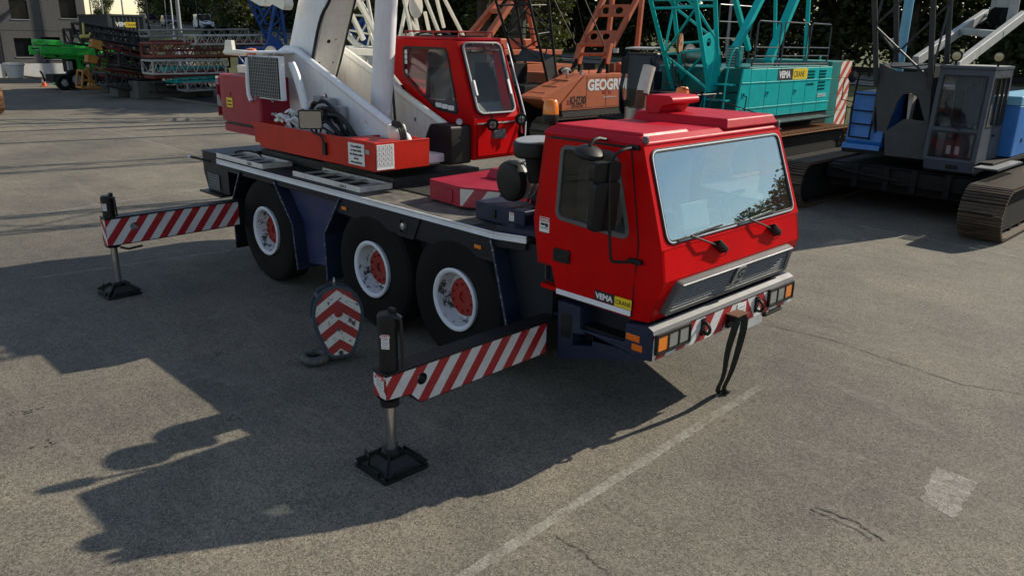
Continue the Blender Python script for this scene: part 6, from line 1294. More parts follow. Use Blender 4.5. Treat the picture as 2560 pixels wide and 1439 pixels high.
for i, (y0, y1) in enumerate(zip(ys, ys[1:])):
    for j, (z0, z1) in enumerate(zip(zs, zs[1:])):
        hs = [w_ for w_ in wins if y0 < (w_[0]+w_[1])/2 < y1 and z0 < (w_[2]+w_[3])/2 < z1]
        if i < 2 and j < 2: hs = [(y0+1.6, y0+2.9, z0+1.0, z0+2.5)]
        elif j == 2: hs = [(y0+1.6, y0+2.9, z0+1.0, z0+2.5)]
        part('wall_panel', M().prism(rect(y0+.012, y1-.012, z0+.012, z1-.012), 'x', bx-.2, bx, [rect(h[0], h[1], h[2], h[3]) for h in hs]), m_wall, bld, .01)
        for h in hs:
            w_ = part('window', M().prism(rect(h[0]+.002, h[1]-.002, h[2]+.002, h[3]-.002), 'x', bx-.19, bx-.10, [rect(h[0]+.06, h[1]-.06, h[2]+.06, h[3]-.06)]), m_black, bld)
            part('pane', M().box(bx-.17, bx-.16, h[0]+.05, h[1]-.05, h[2]+.05, h[3]-.05), m_dglass, w_); part('sill', M().box(bx-.08, bx+.04, h[0]-.03, h[1]+.03, h[2]-.05, h[2]-.005), m_lgrey, w_)
part('wall_core', M().box(bx-10, bx-.21, ys[0], by1-.02, 0, zs[-1]), m_wall, bld)
part('plinth', M().box(bx-.2, bx+.06, ys[0], by1, 0, .94), m_plinth, bld, .01)
part('flat_roof', M().box(bx-10.1, bx+.1, ys[0]-.1, by1+.1, zs[-1]+.001, zs[-1]+.35), m_lgrey, bld)
part('downpipe', M().tube((bx+.08, B(1, 100).y, .1), (bx+.08, B(1, 100).y, zs[-1]), .06, 8), m_navyd, bld)
pot = lambda px, py, h, r, label: None
pp = U(40, 196, 'z', 0); pt = thing('plant_pot', 'large white tapered plant pot in front of the grey building', 'pot', pp)
part('pot_body', M().lathe([(.42, 0), (.48, .05), (.62, .85), (.66, .86), (.66, 1.02), (.60, 1.02), (.55, .8), (0, .8)], pp, Z, 28), m_plinth, pt)
part('pot_rim', M().lathe([(.67, .88), (.70, .9), (.70, 1.03), (.67, 1.05)], pp, Z, 28, cap=False), m_plinth, pt)
pp = U(18, 191, 'z', 0)+V((-.4, 0, 0)); pt = thing('planter_box', 'low white planter box beside the round plant pot', 'planter', pp)
part('planter_body', M().box(pp.x-.4, pp.x+.4, pp.y-.55, pp.y+.55, 0, 1.0), m_plinth, pt, .04); part('planter_rim', M().box(pp.x-.45, pp.x+.45, pp.y-.6, pp.y+.6, 1.001, 1.08), m_plinth, pt, .02)
# traffic cone
cp = U(111, 217, 'z', 0); cn = thing('traffic_cone', 'orange and white traffic cone on the yard before the green rig', 'cone', cp)
m_cone = paint('cone_orange', (.62, .11, .03), .5, var=.1, dirt=.1)
part('base', M().box(cp.x-.2, cp.x+.2, cp.y-.2, cp.y+.2, .004, .04), m_cone, cn, .01)
for z0, z1, mt in ((.04, .28, m_cone), (.28, .42, m_sign), (.42, .55, m_cone), (.55, .64, m_sign), (.64, .75, m_cone)):
    r = lambda z: .16-.135*(z/.75); part('cone_band', M().lathe([(r(z0), z0), (r(z1), z1)], cp, Z, 18, cap=z1 > .7), mt, cn)
# parked dark car by the building
def car(loc, rz, label, mt, kind='car', grp=None, far=True):
    r_ = thing('parked_car' if grp is None else 'car', label, 'car', loc, grp, rz)
    L_, W_, H_ = (4.4, 1.8, 1.5) if kind == 'car' else (4.6, 1.85, 1.95)
    if kind == 'car': side_ = [(-2.2, .35), (-2.2, .85), (-2.05, 1.0), (-1.75, 1.08), (1.0, 1.0), (1.9, .85), (2.2, .65), (2.2, .35)]; cabn = [(-1.95, 1.06), (-1.45, 1.5), (.15, 1.52), (.95, 1.02)]
    else: side_ = [(-2.25, .35), (-2.3, 1.0), (-2.25, 1.15), (1.35, 1.1), (2.1, .98), (2.3, .7), (2.3, .35)]; cabn = [(-2.24, 1.14), (-2.15, 1.9), (.55, 1.92), (1.35, 1.1)]
    bd_ = part('body', M().prism(rpoly(side_, .08), 'y', -W_/2, W_/2), mt, r_, .05, 3, local=True)
    part('cabin', M().prism(rpoly(cabn, .06), 'y', -W_/2+.09, W_/2-.09), mt, r_, .05, 3, local=True)
    x0, x1 = cabn[3][0], cabn[2][0]; z0, z1 = cabn[3][1], cabn[2][1]
    wv = V((x1-x0, 0, z1-z0)).normalized(); wn_ = Y.cross(wv)*1
    if wn_.x < 0: wn_ = -wn_
    part('windscreen', M().prism(rpoly(rect(-W_/2+.2, W_/2-.2, .06, math.hypot(x1-x0, z1-z0)-.08), .05), (V((x0, 0, z0)), Y, wv, wn_), .0, .012), m_dglass, r_, local=True)
    for s in (-1, 1):
        wp_ = [(cabn[0][0]+.35, cabn[0][1]+.04), (cabn[1][0]+.2, cabn[1][1]-.09), (cabn[2][0]-.1, cabn[2][1]-.09), (cabn[3][0]-.22, cabn[3][1]+.05)]
        a, b_ = sorted((s*(W_/2-.089), s*(W_/2-.08)))
        if kind == 'car' or True: part('side_window', M().prism(wp_ if kind == 'car' else [(-.3, 1.2), (-.3, 1.8), (.5, 1.8), (1.1, 1.2)], 'y', a, b_), m_dglass, r_, local=True)
        for x in (-1.35, 1.35):
            w_ = part('wheel', M().lathe([(.0, -.1), (.28, -.1), (.32, -.07), (.32, .07), (.28, .1), (0, .1)], (x, s*(W_/2-.08), .32), Y, 22), m_rubber, r_, local=True); part('rim', M().lathe([(0, .0), (.19, .0), (.2, .012), (0, .02)], (x, s*(W_/2+.02), .32), Y*s, 18), m_lgrey, w_, local=True)
        part('headlight', M().ob((L_/2-.06, s*(W_/2-.3), .72), (.12, .36, .14), X, Y, Z), m_lens, r_, .03, local=True); part('tail_light', M().ob((-L_/2+.02, s*(W_/2-.16), .85), (.08, .2, .25), X, Y, Z), m_signred, r_, .02, local=True)
        part('door_mirror', M().ob((cabn[3][0]-.15, s*(W_/2+.08), cabn[3][1]+.05), (.1, .18, .12), X, Y, Z), mt, r_, .03, local=True)
    part('grille', M().box(L_/2-.03, L_/2+.015, -.5, .5, .5, .68), m_black, r_, local=True); part('number_plate', M().box(L_/2+.0, L_/2+.02, -.26, .26, .4, .5), m_sign, r_, local=True)
    return r_
m_carblue = paint('dark_blue_car_paint', (.014, .018, .04), .22, var=.1, dirt=.06, coat=.7, bmp=0); m_carsil = paint('grey_car_paint', (.018, .02, .025), .25, var=.1, dirt=.06, coat=.6, bmp=0); m_carwht = paint('white_van_paint', (.62, .66, .72), .3, var=.05, dirt=.08, coat=.4, bmp=0)
p = U(132, 186, 'z', 0); car((p.x+1.0, p.y, 0), .35, 'dark blue car parked against the grey building behind the green rig', m_carblue)
# green drilling rig with folded mast
m_green = paint('bright_green_paint', (.03, .46, .06), .42, var=.2, dirt=.12, chip=(.45, .5, .4), chipthr=.7, chipscale=5)
m_ltgreen = paint('pale_green_paint', (.16, .55, .16), .45, var=.2, dirt=.1)
gxp = -46.5; G = lambda px, py, x=gxp: U(px, py, 'x', x)
gr = thing('drilling_rig', 'bright green folded drilling rig on tyres in front of the building', 'drilling rig', (gxp, G(180, 210).y, 0))
def gbar(a, b, wd, h, nm='mast_beam', mt=None, x=gxp): return part(nm, M().bar(G(*a, x), G(*b, x), wd, h, X), mt or m_green, gr, .03)
gbar((80, 105), (150, 108), .3, .30); gbar((140, 109), (262, 118), .3, .22); gbar((72, 121), (110, 126), .3, .22); gbar((100, 124), (250, 132), .4, .20, x=gxp+.6); gbar((100, 129), (240, 138), .3, .12, x=gxp+.6); gbar((110, 137), (205, 144), .3, .12, x=gxp+.3); gbar((190, 138), (262, 140), .6, .40, x=gxp+.2); gbar((235, 118), (330, 150), .4, .25)
random.seed(21)
for k in range(70):
    px = 80+random.random()*180; py = 102+(px-84)*.1+random.choice((0, 17, 26))+random.uniform(-4, 6); c = G(px, py, gxp+.45)
    part('mast_fitting', M().ob(c, (random.uniform(.08, .2), random.uniform(.1, .45), random.uniform(.06, .2)), X, Y, V((0, random.uniform(-.4, .4), 1))), random.choice((m_green, m_green, m_green, m_under, m_lgrey, m_ltgreen)), gr, .02)
for (a, b) in (((195, 150), (203, 205)), ((215, 145), (200, 190)), ((232, 150), (240, 200)), ((205, 160), (236, 178)), ((240, 170), (272, 185)), ((262, 150), (255, 185))): gbar(a, b, .22, .22, 'leg_strut')
part('chassis', M().box(gxp-1.2, gxp+.3, G(130, 200).y, G(262, 200).y, .45, .85), m_under, gr, .05)
part('chassis_fender', M().prism(rpoly([yz(G(130, 213)), yz(G(136, 198)), yz(G(160, 196)), yz(G(164, 213))], .1), 'x', gxp+.1, gxp+.4), m_green, gr, .03)
for px, r in ((184, .58), (152, .42)):
    c = G(px, 201); c.z = r+.01; w_ = part('tyre', M().lathe([(.3*r/.6, -.25), (r*.9, -.28), (r, -.2), (r, .2), (r*.9, .28), (.3*r/.6, .25)], c+X*.5, X, 28, close=True), m_rubber, gr); part('tyre_hub', M().lathe([(0, .26), (r*.55, .2), (r*.6, .1), (0, .1)], c+X*.5, X, 20), m_lgrey, w_)
part('engine_box', M().box(gxp-1, gxp, G(172, 180).y, G(212, 180).y, .96, 1.9), m_under, gr, .05)
part('panel_box', M().box(gxp+.05, gxp+.3, G(168, 178).y, G(180, 178).y, 1.1, 1.6), m_lgrey, gr, .03)
part('striped_board', M().bar(G(213, 180, gxp+.8), G(222, 160, gxp+.8), .06, .42, X), stripes('board_tape', (0, 1, 1), .4, RW2, RW1), gr)
part('barrier_arm', M().pipe([G(100, 178, gxp+1.5), G(106, 186, gxp+1.5), G(112, 205, gxp+1.5)], .05, 6), m_black, gr)
# ---- stacks of lattice boom sections
m_darksteel = paint('black_lattice_paint', (.02, .02, .021), .6, var=.3, dirt=.3); m_rustred = paint('dark_red_lattice_paint', (.16, .022, .016), .6, var=.3, dirt=.3, chip=(.08, .04, .03), chipthr=.62); m_rustor = paint('rust_orange_lattice_paint', (.20, .045, .025), .65, var=.4, dirt=.35, chip=(.06, .04, .03), chipthr=.6); m_wlat = paint('weathered_white_lattice_paint', (.42, .41, .37), .55, var=.2, dirt=.4); m_greylat = paint('grey_lattice_paint', (.25, .25, .24), .6, var=.2, dirt=.3)
def section(label, a, b, x, hpx, depth, mt, n, rc=.045, rl=.022, rise=None):
    "a lattice boom section lying across the storage strip: a,b are the ends of its lower near chord"
    p, q = U(*a, 'x', x), U(*b, 'x', x); h = U(a[0], a[1]-hpx, 'x', x).z-p.z
    r_ = thing('boom_section', label, 'boom section', (x, (p.y+q.y)/2, 0), 'lattice boom sections stacked on the storage strip')
    qa = [p, p+Z*h, p+Z*h-X*depth, p-X*depth]; qb = [q, q+Z*h, q+Z*h-X*depth, q-X*depth]
    one = lattice(r_, qa, qb, n, rc, rl, mt, single=True); 
    ch = M(); la = M()
    for i in range(4): part('chord', M().tube(qa[i], qb[i], rc, 7), mt, r_)
    o = part('lacing', lattice(r_, qa, qb, n, .001, rl, mt, single=True), mt, r_); o['kind'] = 'stuff'
    for Q in (qa, qb): part('end_frame', M().pipe([Q[0], Q[1], Q[2], Q[3], Q[0]], rc*1.2, 6), mt, r_)
    return r_
section('weathered white lattice boom section on top of the right stack', (490, 112), (655, 110), -34, 22, 1.3, m_wlat, 14)
section('grey lattice boom section at the very top of the stack behind the white one', (374, 92), (622, 88), -37, 15, 1.3, m_greylat, 18)
section('rust orange lattice boom section directly under the white one', (385, 143), (640, 140), -34.6, 33, 1.5, m_rustor, 12, .06, .035)
section('pale grey lattice boom section low in the right stack', (384, 186), (566, 183), -34, 33, 1.3, m_wlat, 14)
section('thin teal lattice boom section between the pale grey and red ones', (420, 181), (565, 176), -35.5, 8, 1.0, m_teal, 12, .05)
section('dark red lattice boom section under the pale grey one', (388, 195), (570, 185), -35, 10, 1.2, m_rustred, 12, .06)
section('teal lattice boom section near the bottom of the right stack', (440, 206), (560, 200), -35, 10, 1.2, m_teal, 10, .05)
section('grey lattice boom section lowest in the right stack', (470, 228), (600, 221), -34.4, 20, 1.2, m_greylat, 10, .05)
section('dark lattice boom section behind the pale grey one', (392, 172), (575, 168), -36.8, 26, 1.3, m_darksteel, 13)
section('rusty lattice boom section behind the rust orange one', (400, 128), (630, 124), -37.2, 24, 1.3, m_rustred, 14)
section('dark lattice boom section under the long black one', (262, 140), (392, 160), -40.2, 22, 1.2, m_darksteel, 11, .06, .035)
section('dark red lattice boom section low in the left stack', (262, 190), (400, 208), -39, 18, 1.3, m_rustred, 11, .06, .035)
section('dark lattice boom section hidden behind the concrete blocks', (390, 232), (520, 226), -36.4, 22, 1.2, m_darksteel, 10)
section('red lattice boom tip beside the blue lattice boom', (600, 118), (672, 116), -34.8, 12, 1.0, m_rustor, 6, .07, .04)
section('long black lattice boom section slanting on top of the left stack', (205, 92), (372, 118), -41, 34, 1.3, m_darksteel, 14, .07, .04)
section('shorter black lattice boom section at the left end of the left stack', (180, 108), (345, 128), -43.5, 34, 1.2, m_darksteel, 12, .06, .035)
section('black lattice boom section deep in the middle of the stacks', (300, 165), (400, 185), -38.5, 30, 1.6, m_darksteel, 9, .07, .045)
section('dark lattice boom section at the bottom of the left stack', (270, 215), (395, 236), -38, 30, 1.6, m_darksteel, 9, .07, .045)
def girder(label, a, b, x, wd, h, mt, end=None):
    p, q = U(*a, 'x', x), U(*b, 'x', x); r_ = thing('steel_girder', label, 'girder', (x, (p.y+q.y)/2, 0), 'steel girders in the left stack')
    part('web', M().bar(p, q, wd*.2, h*.96, X), mt, r_)
    d = (q-p).normalized(); un = X.cross(d).normalized()
    for s in (-1, 1): part('flange', M().bar(p+un*(s*h/2), q+un*(s*h/2), wd, .05, X) if False else M().ob((p+q)/2+un*(s*h/2), ((q-p).length, wd, .05), d, X, un), mt, r_)
    if end: part('end_block', M().ob(p+d*.25, (.5, wd*1.05, h*1.08), d, X, un), end, r_, .02)
    for k in range(6): part('stiffener', M().ob(p+(q-p)*((k+.5)/6)+X*wd*.3, (.06, wd*.35, h*.9), d, X, un), mt, r_)
m_ochre = paint('ochre_paint', (.42, .19, .03), .55, var=.2, dirt=.2)
girder('dark red steel girder with an ochre end sloping down to the right', (226, 108), (385, 150), -40, .5, .42, m_rustred, m_ochre)
girder('lower dark red steel girder with an ochre end', (215, 146), (345, 170), -40.5, .5, .36, m_rustred, m_ochre)
girder('short red girder resting on the ground behind the ochre frame', (232, 180), (312, 218), -41, .35, .3, m_rustred)
fr_ = thing('work_stand', 'ochre yellow tubular steel frame standing by the big tyre', 'frame', (-42.5, U(227, 215, 'x', -42.5).y, 0))
FF = lambda px, py, x=-42.5: U(px, py, 'x', x)
for a, b in (((205, 220), (208, 176)), ((248, 222), (240, 190)), ((205, 220), (250, 222)), ((208, 180), (222, 172)), ((205, 200), (246, 205)), ((222, 172), (225, 220)), ((208, 178), (250, 222))): part('frame_tube', M().tube(FF(*a), FF(*b), .07, 8), m_ochre, fr_)
for a, b in (((205, 220), (208, 176)), ((248, 222), (240, 190)), ((205, 220), (250, 222))): part('frame_tube', M().tube(FF(*a)-X*.9, FF(*b)-X*.9, .07, 8), m_ochre, fr_)
for a in ((205, 220), (250, 222), (208, 178)): part('frame_tube', M().tube(FF(*a), FF(*a)-X*.9, .06, 8), m_ochre, fr_)
yh = thing('lifting_hook', 'pale yellow hook bracket hanging on the end of the black boom section', 'hook', (-40.8, FF(208, 90).y, 0))
part('bracket', M().pipe([U(207, 58, 'x', -40.8), U(210, 92, 'x', -40.8), U(222, 90, 'x', -40.8), U(226, 82, 'x', -40.8)], .06, 8).tube(U(200, 92, 'x', -40.8), U(222, 92, 'x', -40.8), .10, 8), paint('pale_yellow_paint', (.5, .42, .12), .5, var=.1, dirt=.1), yh)
m_conc = paint('concrete', (.11, .105, .095), .85, var=.2, dirt=.25, bmp=.3)
for i, (px, py, wd, h, lab) in enumerate(((335, 243, 1.6, .75, 'concrete block under the left stack'), (384, 248, 1.5, .9, 'taller pale concrete block at the front corner of the stacks'), (440, 246, 2.4, .5, 'long low concrete block under the right stack'), (300, 232, 1.3, .6, 'small concrete block beside the red girder'), (500, 243, 1.6, .5, 'concrete block partly hidden behind the rear counterweight'))):
    p = U(px, py, 'z', 0); cbk = thing('concrete_block', lab, 'concrete block', p, 'concrete blocks under the stacks'); 
    part('block', M().box(p.x-1.2, p.x, p.y-wd/2, p.y+wd/2, .008, h), m_conc, cbk, .04); part('timber', M().box(p.x-1.1, p.x-.1, p.y-wd*.4, p.y+wd*.4, h+.001, h+.12), m_under, cbk, .01)
p = U(520, 76, 'x', -37.5)
for k, px in enumerate((523, 557)): c = U(px, 83, 'x', -37.2); ty = thing('loose_tyre', ('left' if k == 0 else 'right')+' one of two black tyres lying on the grey boom section', 'tyre', c, 'tyres on the stack'); part('tyre', M().lathe([(.2, -.12), (.34, -.15), (.38, -.1), (.38, .1), (.34, .15), (.2, .12)], c, (1, .2, .1), 22, close=True), m_rubber, ty)
# ---- container with lettering, raised on a low flat store
p0 = U(252, 35, 'x', -52); p1 = U(358, 38, 'x', -52); zt_ = p1.z; m_cont = paint('dark_container_paint', (.035, .045, .05), .5, var=.15, dirt=.2)
ct = thing('shipping_container', 'dark corrugated shipping container with white and yellow lettering behind the stacks', 'container', (-55, (p0.y+p1.y)/2, 0))
cy0, cy1 = U(270, 36, 'x', -52).y, p1.y; cl = cy1-cy0; zb_ = zt_-2.6
part('shell', M().box(-58, -52.06, cy0, cy1, zb_, zt_-.03), m_cont, ct)
for k in range(9): a = cy0+cl*(k+.15)/9; part('corrugation', M().prism([(-52.061, a), (-52.0, a+cl*.02), (-52.0, a+cl*.055), (-52.061, a+cl*.075)], 'z', zb_+.12, zt_-.15), m_cont, ct)
for y_ in (cy0, cy1): part('corner_post', M().box(-52.1, -51.96, y_-.08, y_+.08, zb_, zt_), m_cont, ct)
for z in (zb_, zt_-.12): part('end_rail', M().box(-52.1, -51.97, cy0+.081, cy1-.081, z, z+.12), m_cont, ct)
part('side_rail', M().box(-58, -52.11, cy0-.07, cy0+.0, zt_-.12, zt_), m_cont, ct)
part('logo_plate', M().box(-51.998, -51.985, U(313, 60, 'x', -52).y, U(339, 60, 'x', -52).y, U(325, 69, 'x', -52).z, U(325, 56, 'x', -52).z), m_yellow, ct)
q = U(290, 66, 'x', -52); text('logo_text', 'VEMA', .36, m_sign, ct, (-51.99, q.y, q.z), Y, Z, bold=.02, squeeze=.95); q = U(315, 66, 'x', -52); text('logo_text', 'CRANE', .26, m_signtxt, ct, (-51.983, q.y, q.z), Y, Z, squeeze=.85)
lc = thing('storage_box', 'dark low steel storage box carrying the shipping container', 'storage box', (-55, (cy0+cy1)/2, 0)); part('box_shell', M().box(-58, -52.1, cy0-.05, cy1+.05, .02, zb_-.01), m_under, lc, .03); part('box_lid', M().box(-58.02, -52.05, cy0-.06, cy1+.06, zb_-.15, zb_-.008), m_cont, lc)
# loose crawler track at the left edge
e0 = U(17, 288, 'z', 0); tl = thing('crawler_track', 'rusty orange crawler track end cut by the left edge of the picture', 'crawler track', (e0.x, e0.y-.5, 0))
tko = track(tl, e0.x, e0.y-5.5, e0.y-.5, 1.35, 1.0, .34, m_shoeb, 1); tl.rotation_euler = (0, 0, -math.pi/2)
# ================================================================== road, verge, traffic, trees
m_road = asphalt('road_asphalt', (.20, .19, .175)); m_mark = paint('road_marking', (.62, .62, .6), .7, var=.1, dirt=.2)
rx = [-300+6*i for i in range(72)]
def ry(x): return 41.5+.00045*max(0, -x-30)**2*.9
def strip(name, d0, d1, mt, dz=.02):
    mb = M(); vs = []
    for x in rx: vs += [(x, ry(x)+d0, tz(x, ry(x)+d0)+dz), (x, ry(x)+d1, tz(x, ry(x)+d1)+dz)]
    mb.add(vs, [(2*i, 2*i+2, 2*i+3, 2*i+1) for i in range(len(rx)-1)]); o = part(name, mb, mt); return o
tag(strip('road', -4.5, -.8, m_road), None, kind='structure'); tag(strip('road', .8, 4.6, m_road), None, kind='structure')
for d in (-4.3, -1.0, 1.0, 4.4): tag(strip('road_edge_line', d-.08, d+.08, m_mark, .026), None, kind='structure')
gd = thing('guard_rail', 'grey steel guard rail between the two carriageways', 'guard rail', (0, 41.5, 0))
mb = M(); vs = []
for x in rx:
    z = tz(x, ry(x)); vs += [(x, ry(x)-.06, z+.45), (x, ry(x)-.06, z+.75), (x, ry(x)+.06, z+.75), (x, ry(x)+.06, z+.45)]
mb.add(vs, [(4*i+j, 4*i+4+j, 4*i+4+(j+1) % 4, 4*i+(j+1) % 4) for i in range(len(rx)-1) for j in range(4)]); part('rail_beam', mb, m_under, gd)
for i in range(2, 70): x = rx[i]; z = tz(x, ry(x)); part('rail_post', M().box(x-.05, x+.05, ry(x)+.061, ry(x)+.16, z-.1, z+.72), m_lgrey, gd)
# black fence at the back of the yard
fc = thing('steel_fence', 'black vertical-bar steel fence along the back edge of the yard', 'fence', (0, 22.6, 0))
fx = [-20+2.5*i for i in range(22)]
for x in fx: part('post', M().box(x-.04, x+.04, 22.56, 22.64, 0, 1.35), m_black, fc)
for z in (.15, 1.2): part('rail', M().box(-20, 32.5, 22.58, 22.62, z, z+.04), m_black, fc)
fb = M().box(-.011, .011, -.011, .011, 0, 1.25); fbo = part('bar', fb, m_black, fc, local=True); fbo.location = V((-19.8, 22.6, .05))-fc.location
for i in range(1, 230):
    o = bpy.data.objects.new('bar', fbo.data); COL.objects.link(o); o.parent = fc; o.location = V((-19.8+.16*i, 22.6, .05))-fc.location
# cars on the road
def road_car(px, py, depth_x, rz, label, mt, kind='car'):
    p = U(px, py, 'x', depth_x); d = None
    return p
for px, py, lane, rz, lab, mt, kind in ((424, 62, -2.6, -.25, 'dark grey car driving towards the viewer on the far road at the left', m_carsil, 'car'), (512, 64, -2.7, -.25, 'white van driving on the far road left of the dark tree', m_carwht, 'van'), (366, 55, 2.6, math.pi+.1, 'blue-grey car on the far carriageway just right of the container', m_carblue, 'car')):
    # walk along the lane until the surveyed bearing is met
    best = None
    for k in range(60, 220):
        x = -float(k); y = ry(x)+lane; q = V((x, y, tz(x, y)+.03)); v_ = q-CAM; sx = 1280+F_PX*v_.dot(_rt)/v_.dot(_fw)
        if best is None or abs(sx-px) < best[0]: best = (abs(sx-px), q)
    car(best[1], rz, lab, mt, kind, 'traffic on the far road')
# poles and signs
def pole(px, pyb, depth, h, r, label, mt=None, cat='pole', arm=False, sign=None):
    d = _fw+_rt*((px-1280)/F_PX)-_up*((pyb-719.5)/F_PX); p = CAM+d*depth; p.z = tz(p.x, p.y)
    r_ = thing('lamp_post' if arm else 'pole', label, cat, p, 'poles along the road'); part('shaft', M().tube(p-Z*.2, p+Z*h, r, 12, r*.6), mt or m_lgrey, r_); part('foot', M().lathe([(r*1.8, 0), (r*1.8, .5), (r*1.1, .6)], p, Z, 12), mt or m_lgrey, r_)
    if arm: part('arm', M().tube(p+Z*h, p+Z*(h+.3)+V((.9, .9, 0)), r*.5, 8), m_lgrey, r_); part('lantern', M().ob(p+Z*(h+.3)+V((1.1, 1.1, 0)), (.9, .35, .14), V((1, 1, 0)), V((-1, 1, 0)), Z), m_lgrey, r_, .03)
    return r_, p
pole(452, 95, 62, 12, .17, 'tall pale grey lamp post rising behind the stacks', arm=True, cat='lamp post')
for px, lab in ((262, 'thin grey pole against the sky right of the building'), (233, 'thin grey pole closest to the building edge'), (312, 'pale pole above the container'), (372, 'thin dark green pole right of the container'), (497, 'thin dark green pole in front of the white van')): pole(px, 70, 100, 14, .11, lab, m_green2 if False else (m_lgrey if px < 330 else m_navyd))
r_, p = pole(418, 66, 95, 4.6, .05, 'yield sign post beside the far road', cat='sign')
sg2 = part('yield_sign', M().prism([(-.45, .4), (.45, .4), (0, -.4)], (p+Z*4.1+X*.1, V((.35, .94, 0)), Z, V((.94, -.35, 0))), 0, .03), m_signred, r_); part('yield_face', M().prism([(-.27, .3), (.27, .3), (0, -.2)], (p+Z*4.1+X*.1, V((.35, .94, 0)), Z, V((.94, -.35, 0))), .031, .036), m_sign, r_); part('sign_back', M().ob(p+Z*4.85, (.7, .05, .6), V((.35, .94, 0)), V((.94, -.35, 0)), Z), m_lgrey, r_)
r_, p = pole(434, 75, 90, 4.8, .09, 'white camera post with a bent head beside the road', m_sign, 'post'); part('camera_head', M().ob(p+Z*4.85+V((-.2, -.5, 0)), (1.2, .35, .28), V((.35, .94, .1)), V((.94, -.35, 0)), Z), m_sign, r_, .05)
r_, p = pole(461, 96, 70, 2.0, .05, 'grey electrical cabinet beside the lamp post', m_lgrey, 'cabinet'); part('cabinet', M().box(p.x-.5, p.x+.5, p.y-.9, p.y+.5, p.z, p.z+1.9), m_lgrey, r_, .04)
r_, p = pole(908, 85, 50, 3.4, .06, 'black and white banded marker post behind the boom', m_signtxt, 'post')
for k in range(5): part('band', M().lathe([(.075, .5+.5*k), (.075, .75+.5*k)], p, Z, 10, cap=False), m_sign, r_)
r_, p = pole(1820, 95, 55, 9, .12, 'grey lamp post between the teal crane struts', cat='lamp post', arm=True)
# ---- trees
m_bark = paint('bark', (.05, .04, .03), .9, var=.3, dirt=.2, bmp=.4)
def leafmat(name, c0, c1):
    mt, t, b = base_mat(name); oi = N(t, 'ShaderNodeObjectInfo'); ge = N(t, 'ShaderNodeNewGeometry')
    c = ramp(t, ge.outputs['Random Per Island'], 0, 1, c0, c1); c = mix(t, .5, c, ramp(t, noise(t, .6, 3, .6, coords(t)), .3, .7, (.6, .6, .6), (1.3, 1.3, 1.2)), 'MULTIPLY')
    t.links.new(c, b.inputs['Base Color']); b.inputs['Roughness'].default_value = .6
    tr = N(t, 'ShaderNodeBsdfTranslucent'); t.links.new(mix(t, .5, c, (.12, .14, .02)), tr.inputs[0]); ms = N(t, 'ShaderNodeMixShader'); ms.inputs[0].default_value = .28
    o = [n for n in t.nodes if n.type == 'OUTPUT_MATERIAL'][0]; t.links.new(b.outputs[0], ms.inputs[1]); t.links.new(tr.outputs[0], ms.inputs[2]); t.links.new(ms.outputs[0], o.inputs[0]); return mt
m_leafA = leafmat('dark_leaves', (.014, .024, .007), (.05, .065, .016)); m_leafB = leafmat('light_leaves', (.03, .045, .01), (.11, .12, .03))
def tree_meshes(seed, H, R, leaf, nl, mt, low=.12):
    rnd = random.Random(seed); tm = M(); tm.pipe([(0, 0, -.3), (.05, .02, H*.2), (-.06, .05, H*.45), (.03, -.03, H*.75)], .03*H*.8, 8, smooth=1)
    cl = []
    for k in range(30):
        a = rnd.random()*6.283; z = H*(low+(.94-low)*rnd.random()); f = math.sin(math.pi*min(1, max(.12, (z/H-low*.6)/(1.02-low*.6))))**.6; rr = R*f*math.sqrt(rnd.random())*.85
        c = V((rr*math.cos(a), rr*math.sin(a), z)); cl.append((c, R*rnd.uniform(.26, .46)))
        if k < 12: tm.pipe([(0, 0, max(H*.12, z*.55)), c*.5+V((0, 0, z*.32)), c], .012*H*.5, 5)
    vs = []; fs = []
    for i in range(nl):
        c, r = cl[i % len(cl)]; d = V((rnd.gauss(0, 1), rnd.gauss(0, 1), rnd.gauss(0, .8))).normalized(); p = c+d*r*(rnd.random()**.4)
        u = V((rnd.gauss(0, 1), rnd.gauss(0, 1), rnd.gauss(0, .6))).normalized(); v = u.cross(V((rnd.gauss(0, 1), rnd.gauss(0, 1), rnd.gauss(0, 1)))).normalized(); s = leaf*rnd.uniform(.6, 1.3); b_ = len(vs)
        vs += [p-u*s, p+v*s*.5, p+u*s, p-v*s*.5]; fs.append((b_, b_+1, b_+2, b_+3))
    tr = part('trunk', tm, m_bark); me = bpy.data.meshes.new('crown'); me.from_pydata([tuple(q) for q in vs], [], fs); me.materials.append(mt); cr = bpy.data.objects.new('crown', me); COL.objects.link(cr)
    d = (tr.data, me); bpy.data.objects.remove(tr); bpy.data.objects.remove(cr); return d
TVTALL = tree_meshes(8, 20, 6.0, .30, 11000, m_leafA, .34)
TV = [tree_meshes(1, 11, 4.2, .21, 9000, m_leafA, .06), tree_meshes(2, 13, 4.8, .23, 10000, m_leafA, .08), tree_meshes(3, 9.5, 4.0, .2, 8500, m_leafB, .06), tree_meshes(4, 12, 4.4, .22, 9000, m_leafA, .05), TVTALL]
def tree(x, y, k, s, label, group):
    r_ = thing('tree', label, 'tree', (x, y, tz(x, y)-.1), group, random.random()*6.28); r_.scale = (s, s, s*random.uniform(.9, 1.1))
    for nm, me in zip(('trunk', 'crown'), TV[k]): o = bpy.data.objects.new(nm, me); COL.objects.link(o); o.parent = r_
    return r_
random.seed(9)
ROWL = 'dark leafy tree in the dense row beyond the road'
ONES = 'first second third fourth fifth sixth seventh eighth ninth tenth eleventh twelfth thirteenth fourteenth fifteenth sixteenth seventeenth eighteenth nineteenth'.split()
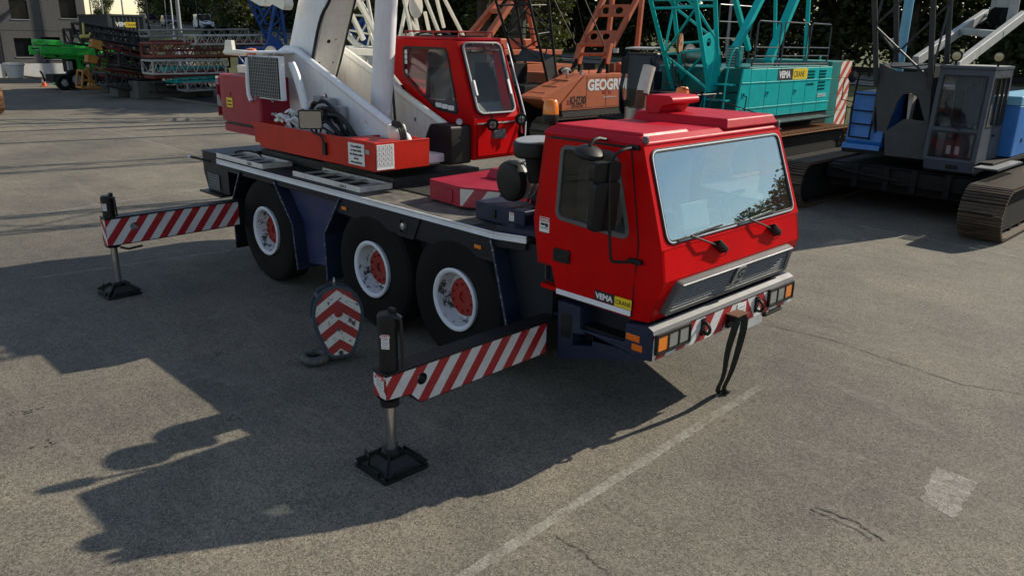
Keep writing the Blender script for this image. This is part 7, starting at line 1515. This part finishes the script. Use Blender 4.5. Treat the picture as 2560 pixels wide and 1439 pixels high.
def tree_label(row, k):
    k += 1; o = ONES[k-1] if k < 20 else ({2: 'twenty', 3: 'thirty', 4: 'forty'}[k//10]+('-'+ONES[k % 10-1] if k % 10 else '')) if k % 10 else {20: 'twentieth', 30: 'thirtieth', 40: 'fortieth'}[k]
    return 'dark leafy tree beyond the road, '+o+' from the left in the '+('front' if row == 0 else 'back')+' row'
for row, (yy, step) in enumerate(((52, 5.4), (58, 6.5))):
    x = -150+row*3; n_t = 0
    while x < 62:
        if not (x < -95 and row == 0 and False): tree(x+random.uniform(-1, 1), ry(x)-41.5+yy+random.uniform(-1.2, 1.2), random.choice((0, 1, 3, 1)), random.uniform(.95, 1.2)*(1 if x < 8 else .8), tree_label(row, n_t), 'dense tree row beyond the road')
        x += step; n_t += 1
for x, y, k, s, lab in ((-75.5, 33.5, 1, 1.0, 'big dark tree on the verge left of the blue lattice boom'), (-33, 33, 2, .95, 'light green tree behind the orange gantry'), (-175, 66, 2, .8, 'light green tree far away right of the building edge'), (-205, 64, 2, .8, 'small pale tree on the skyline above the container'), (-230, 58, 0, .7, 'distant tree nearest the building edge'), (-160, 58, 2, 1.0, 'light green tree above the yield sign'), (-138, 54, 2, 1.0, 'light green tree right of the tall lamp post'), (-118, 52, 2, .95, 'light green tree above the white van'), (-28, 27.5, 4, .9, 'tall dark tree rising behind the black lattice boom'), (-54, 31.5, 3, .8, 'dark tree between the white boom and the lift cylinder'), (-37, 27, 4, 1.0, 'tall dark tree whose crown rises behind the blue lattice boom'), (-32, 28.5, 4, .95, 'tall tree behind the white lattice gantry')): tree(x, y, k, s, lab, None)
# weeds and long grass along the fence
rnd = random.Random(4); vs = []; fs = []
for i in range(9000):
    x = rnd.uniform(-16, 20); y = 22.9+abs(rnd.gauss(0, 2.2)); h = rnd.uniform(.1, .4); a = rnd.random()*6.28; w_ = .02; z = tz(x, y)-.03; b_ = len(vs)
    vs += [(x-w_*math.cos(a), y-w_*math.sin(a), z), (x+w_*math.cos(a), y+w_*math.sin(a), z), (x+rnd.gauss(0, .1), y+rnd.gauss(0, .1), z+h)]; fs.append((b_, b_+1, b_+2))
tag(part('verge_grass', M().add(vs, fs), leafmat('dry_grass', (.10, .09, .03), (.22, .19, .08))), 'dry grass growing behind the black fence', 'grass', kind='stuff')
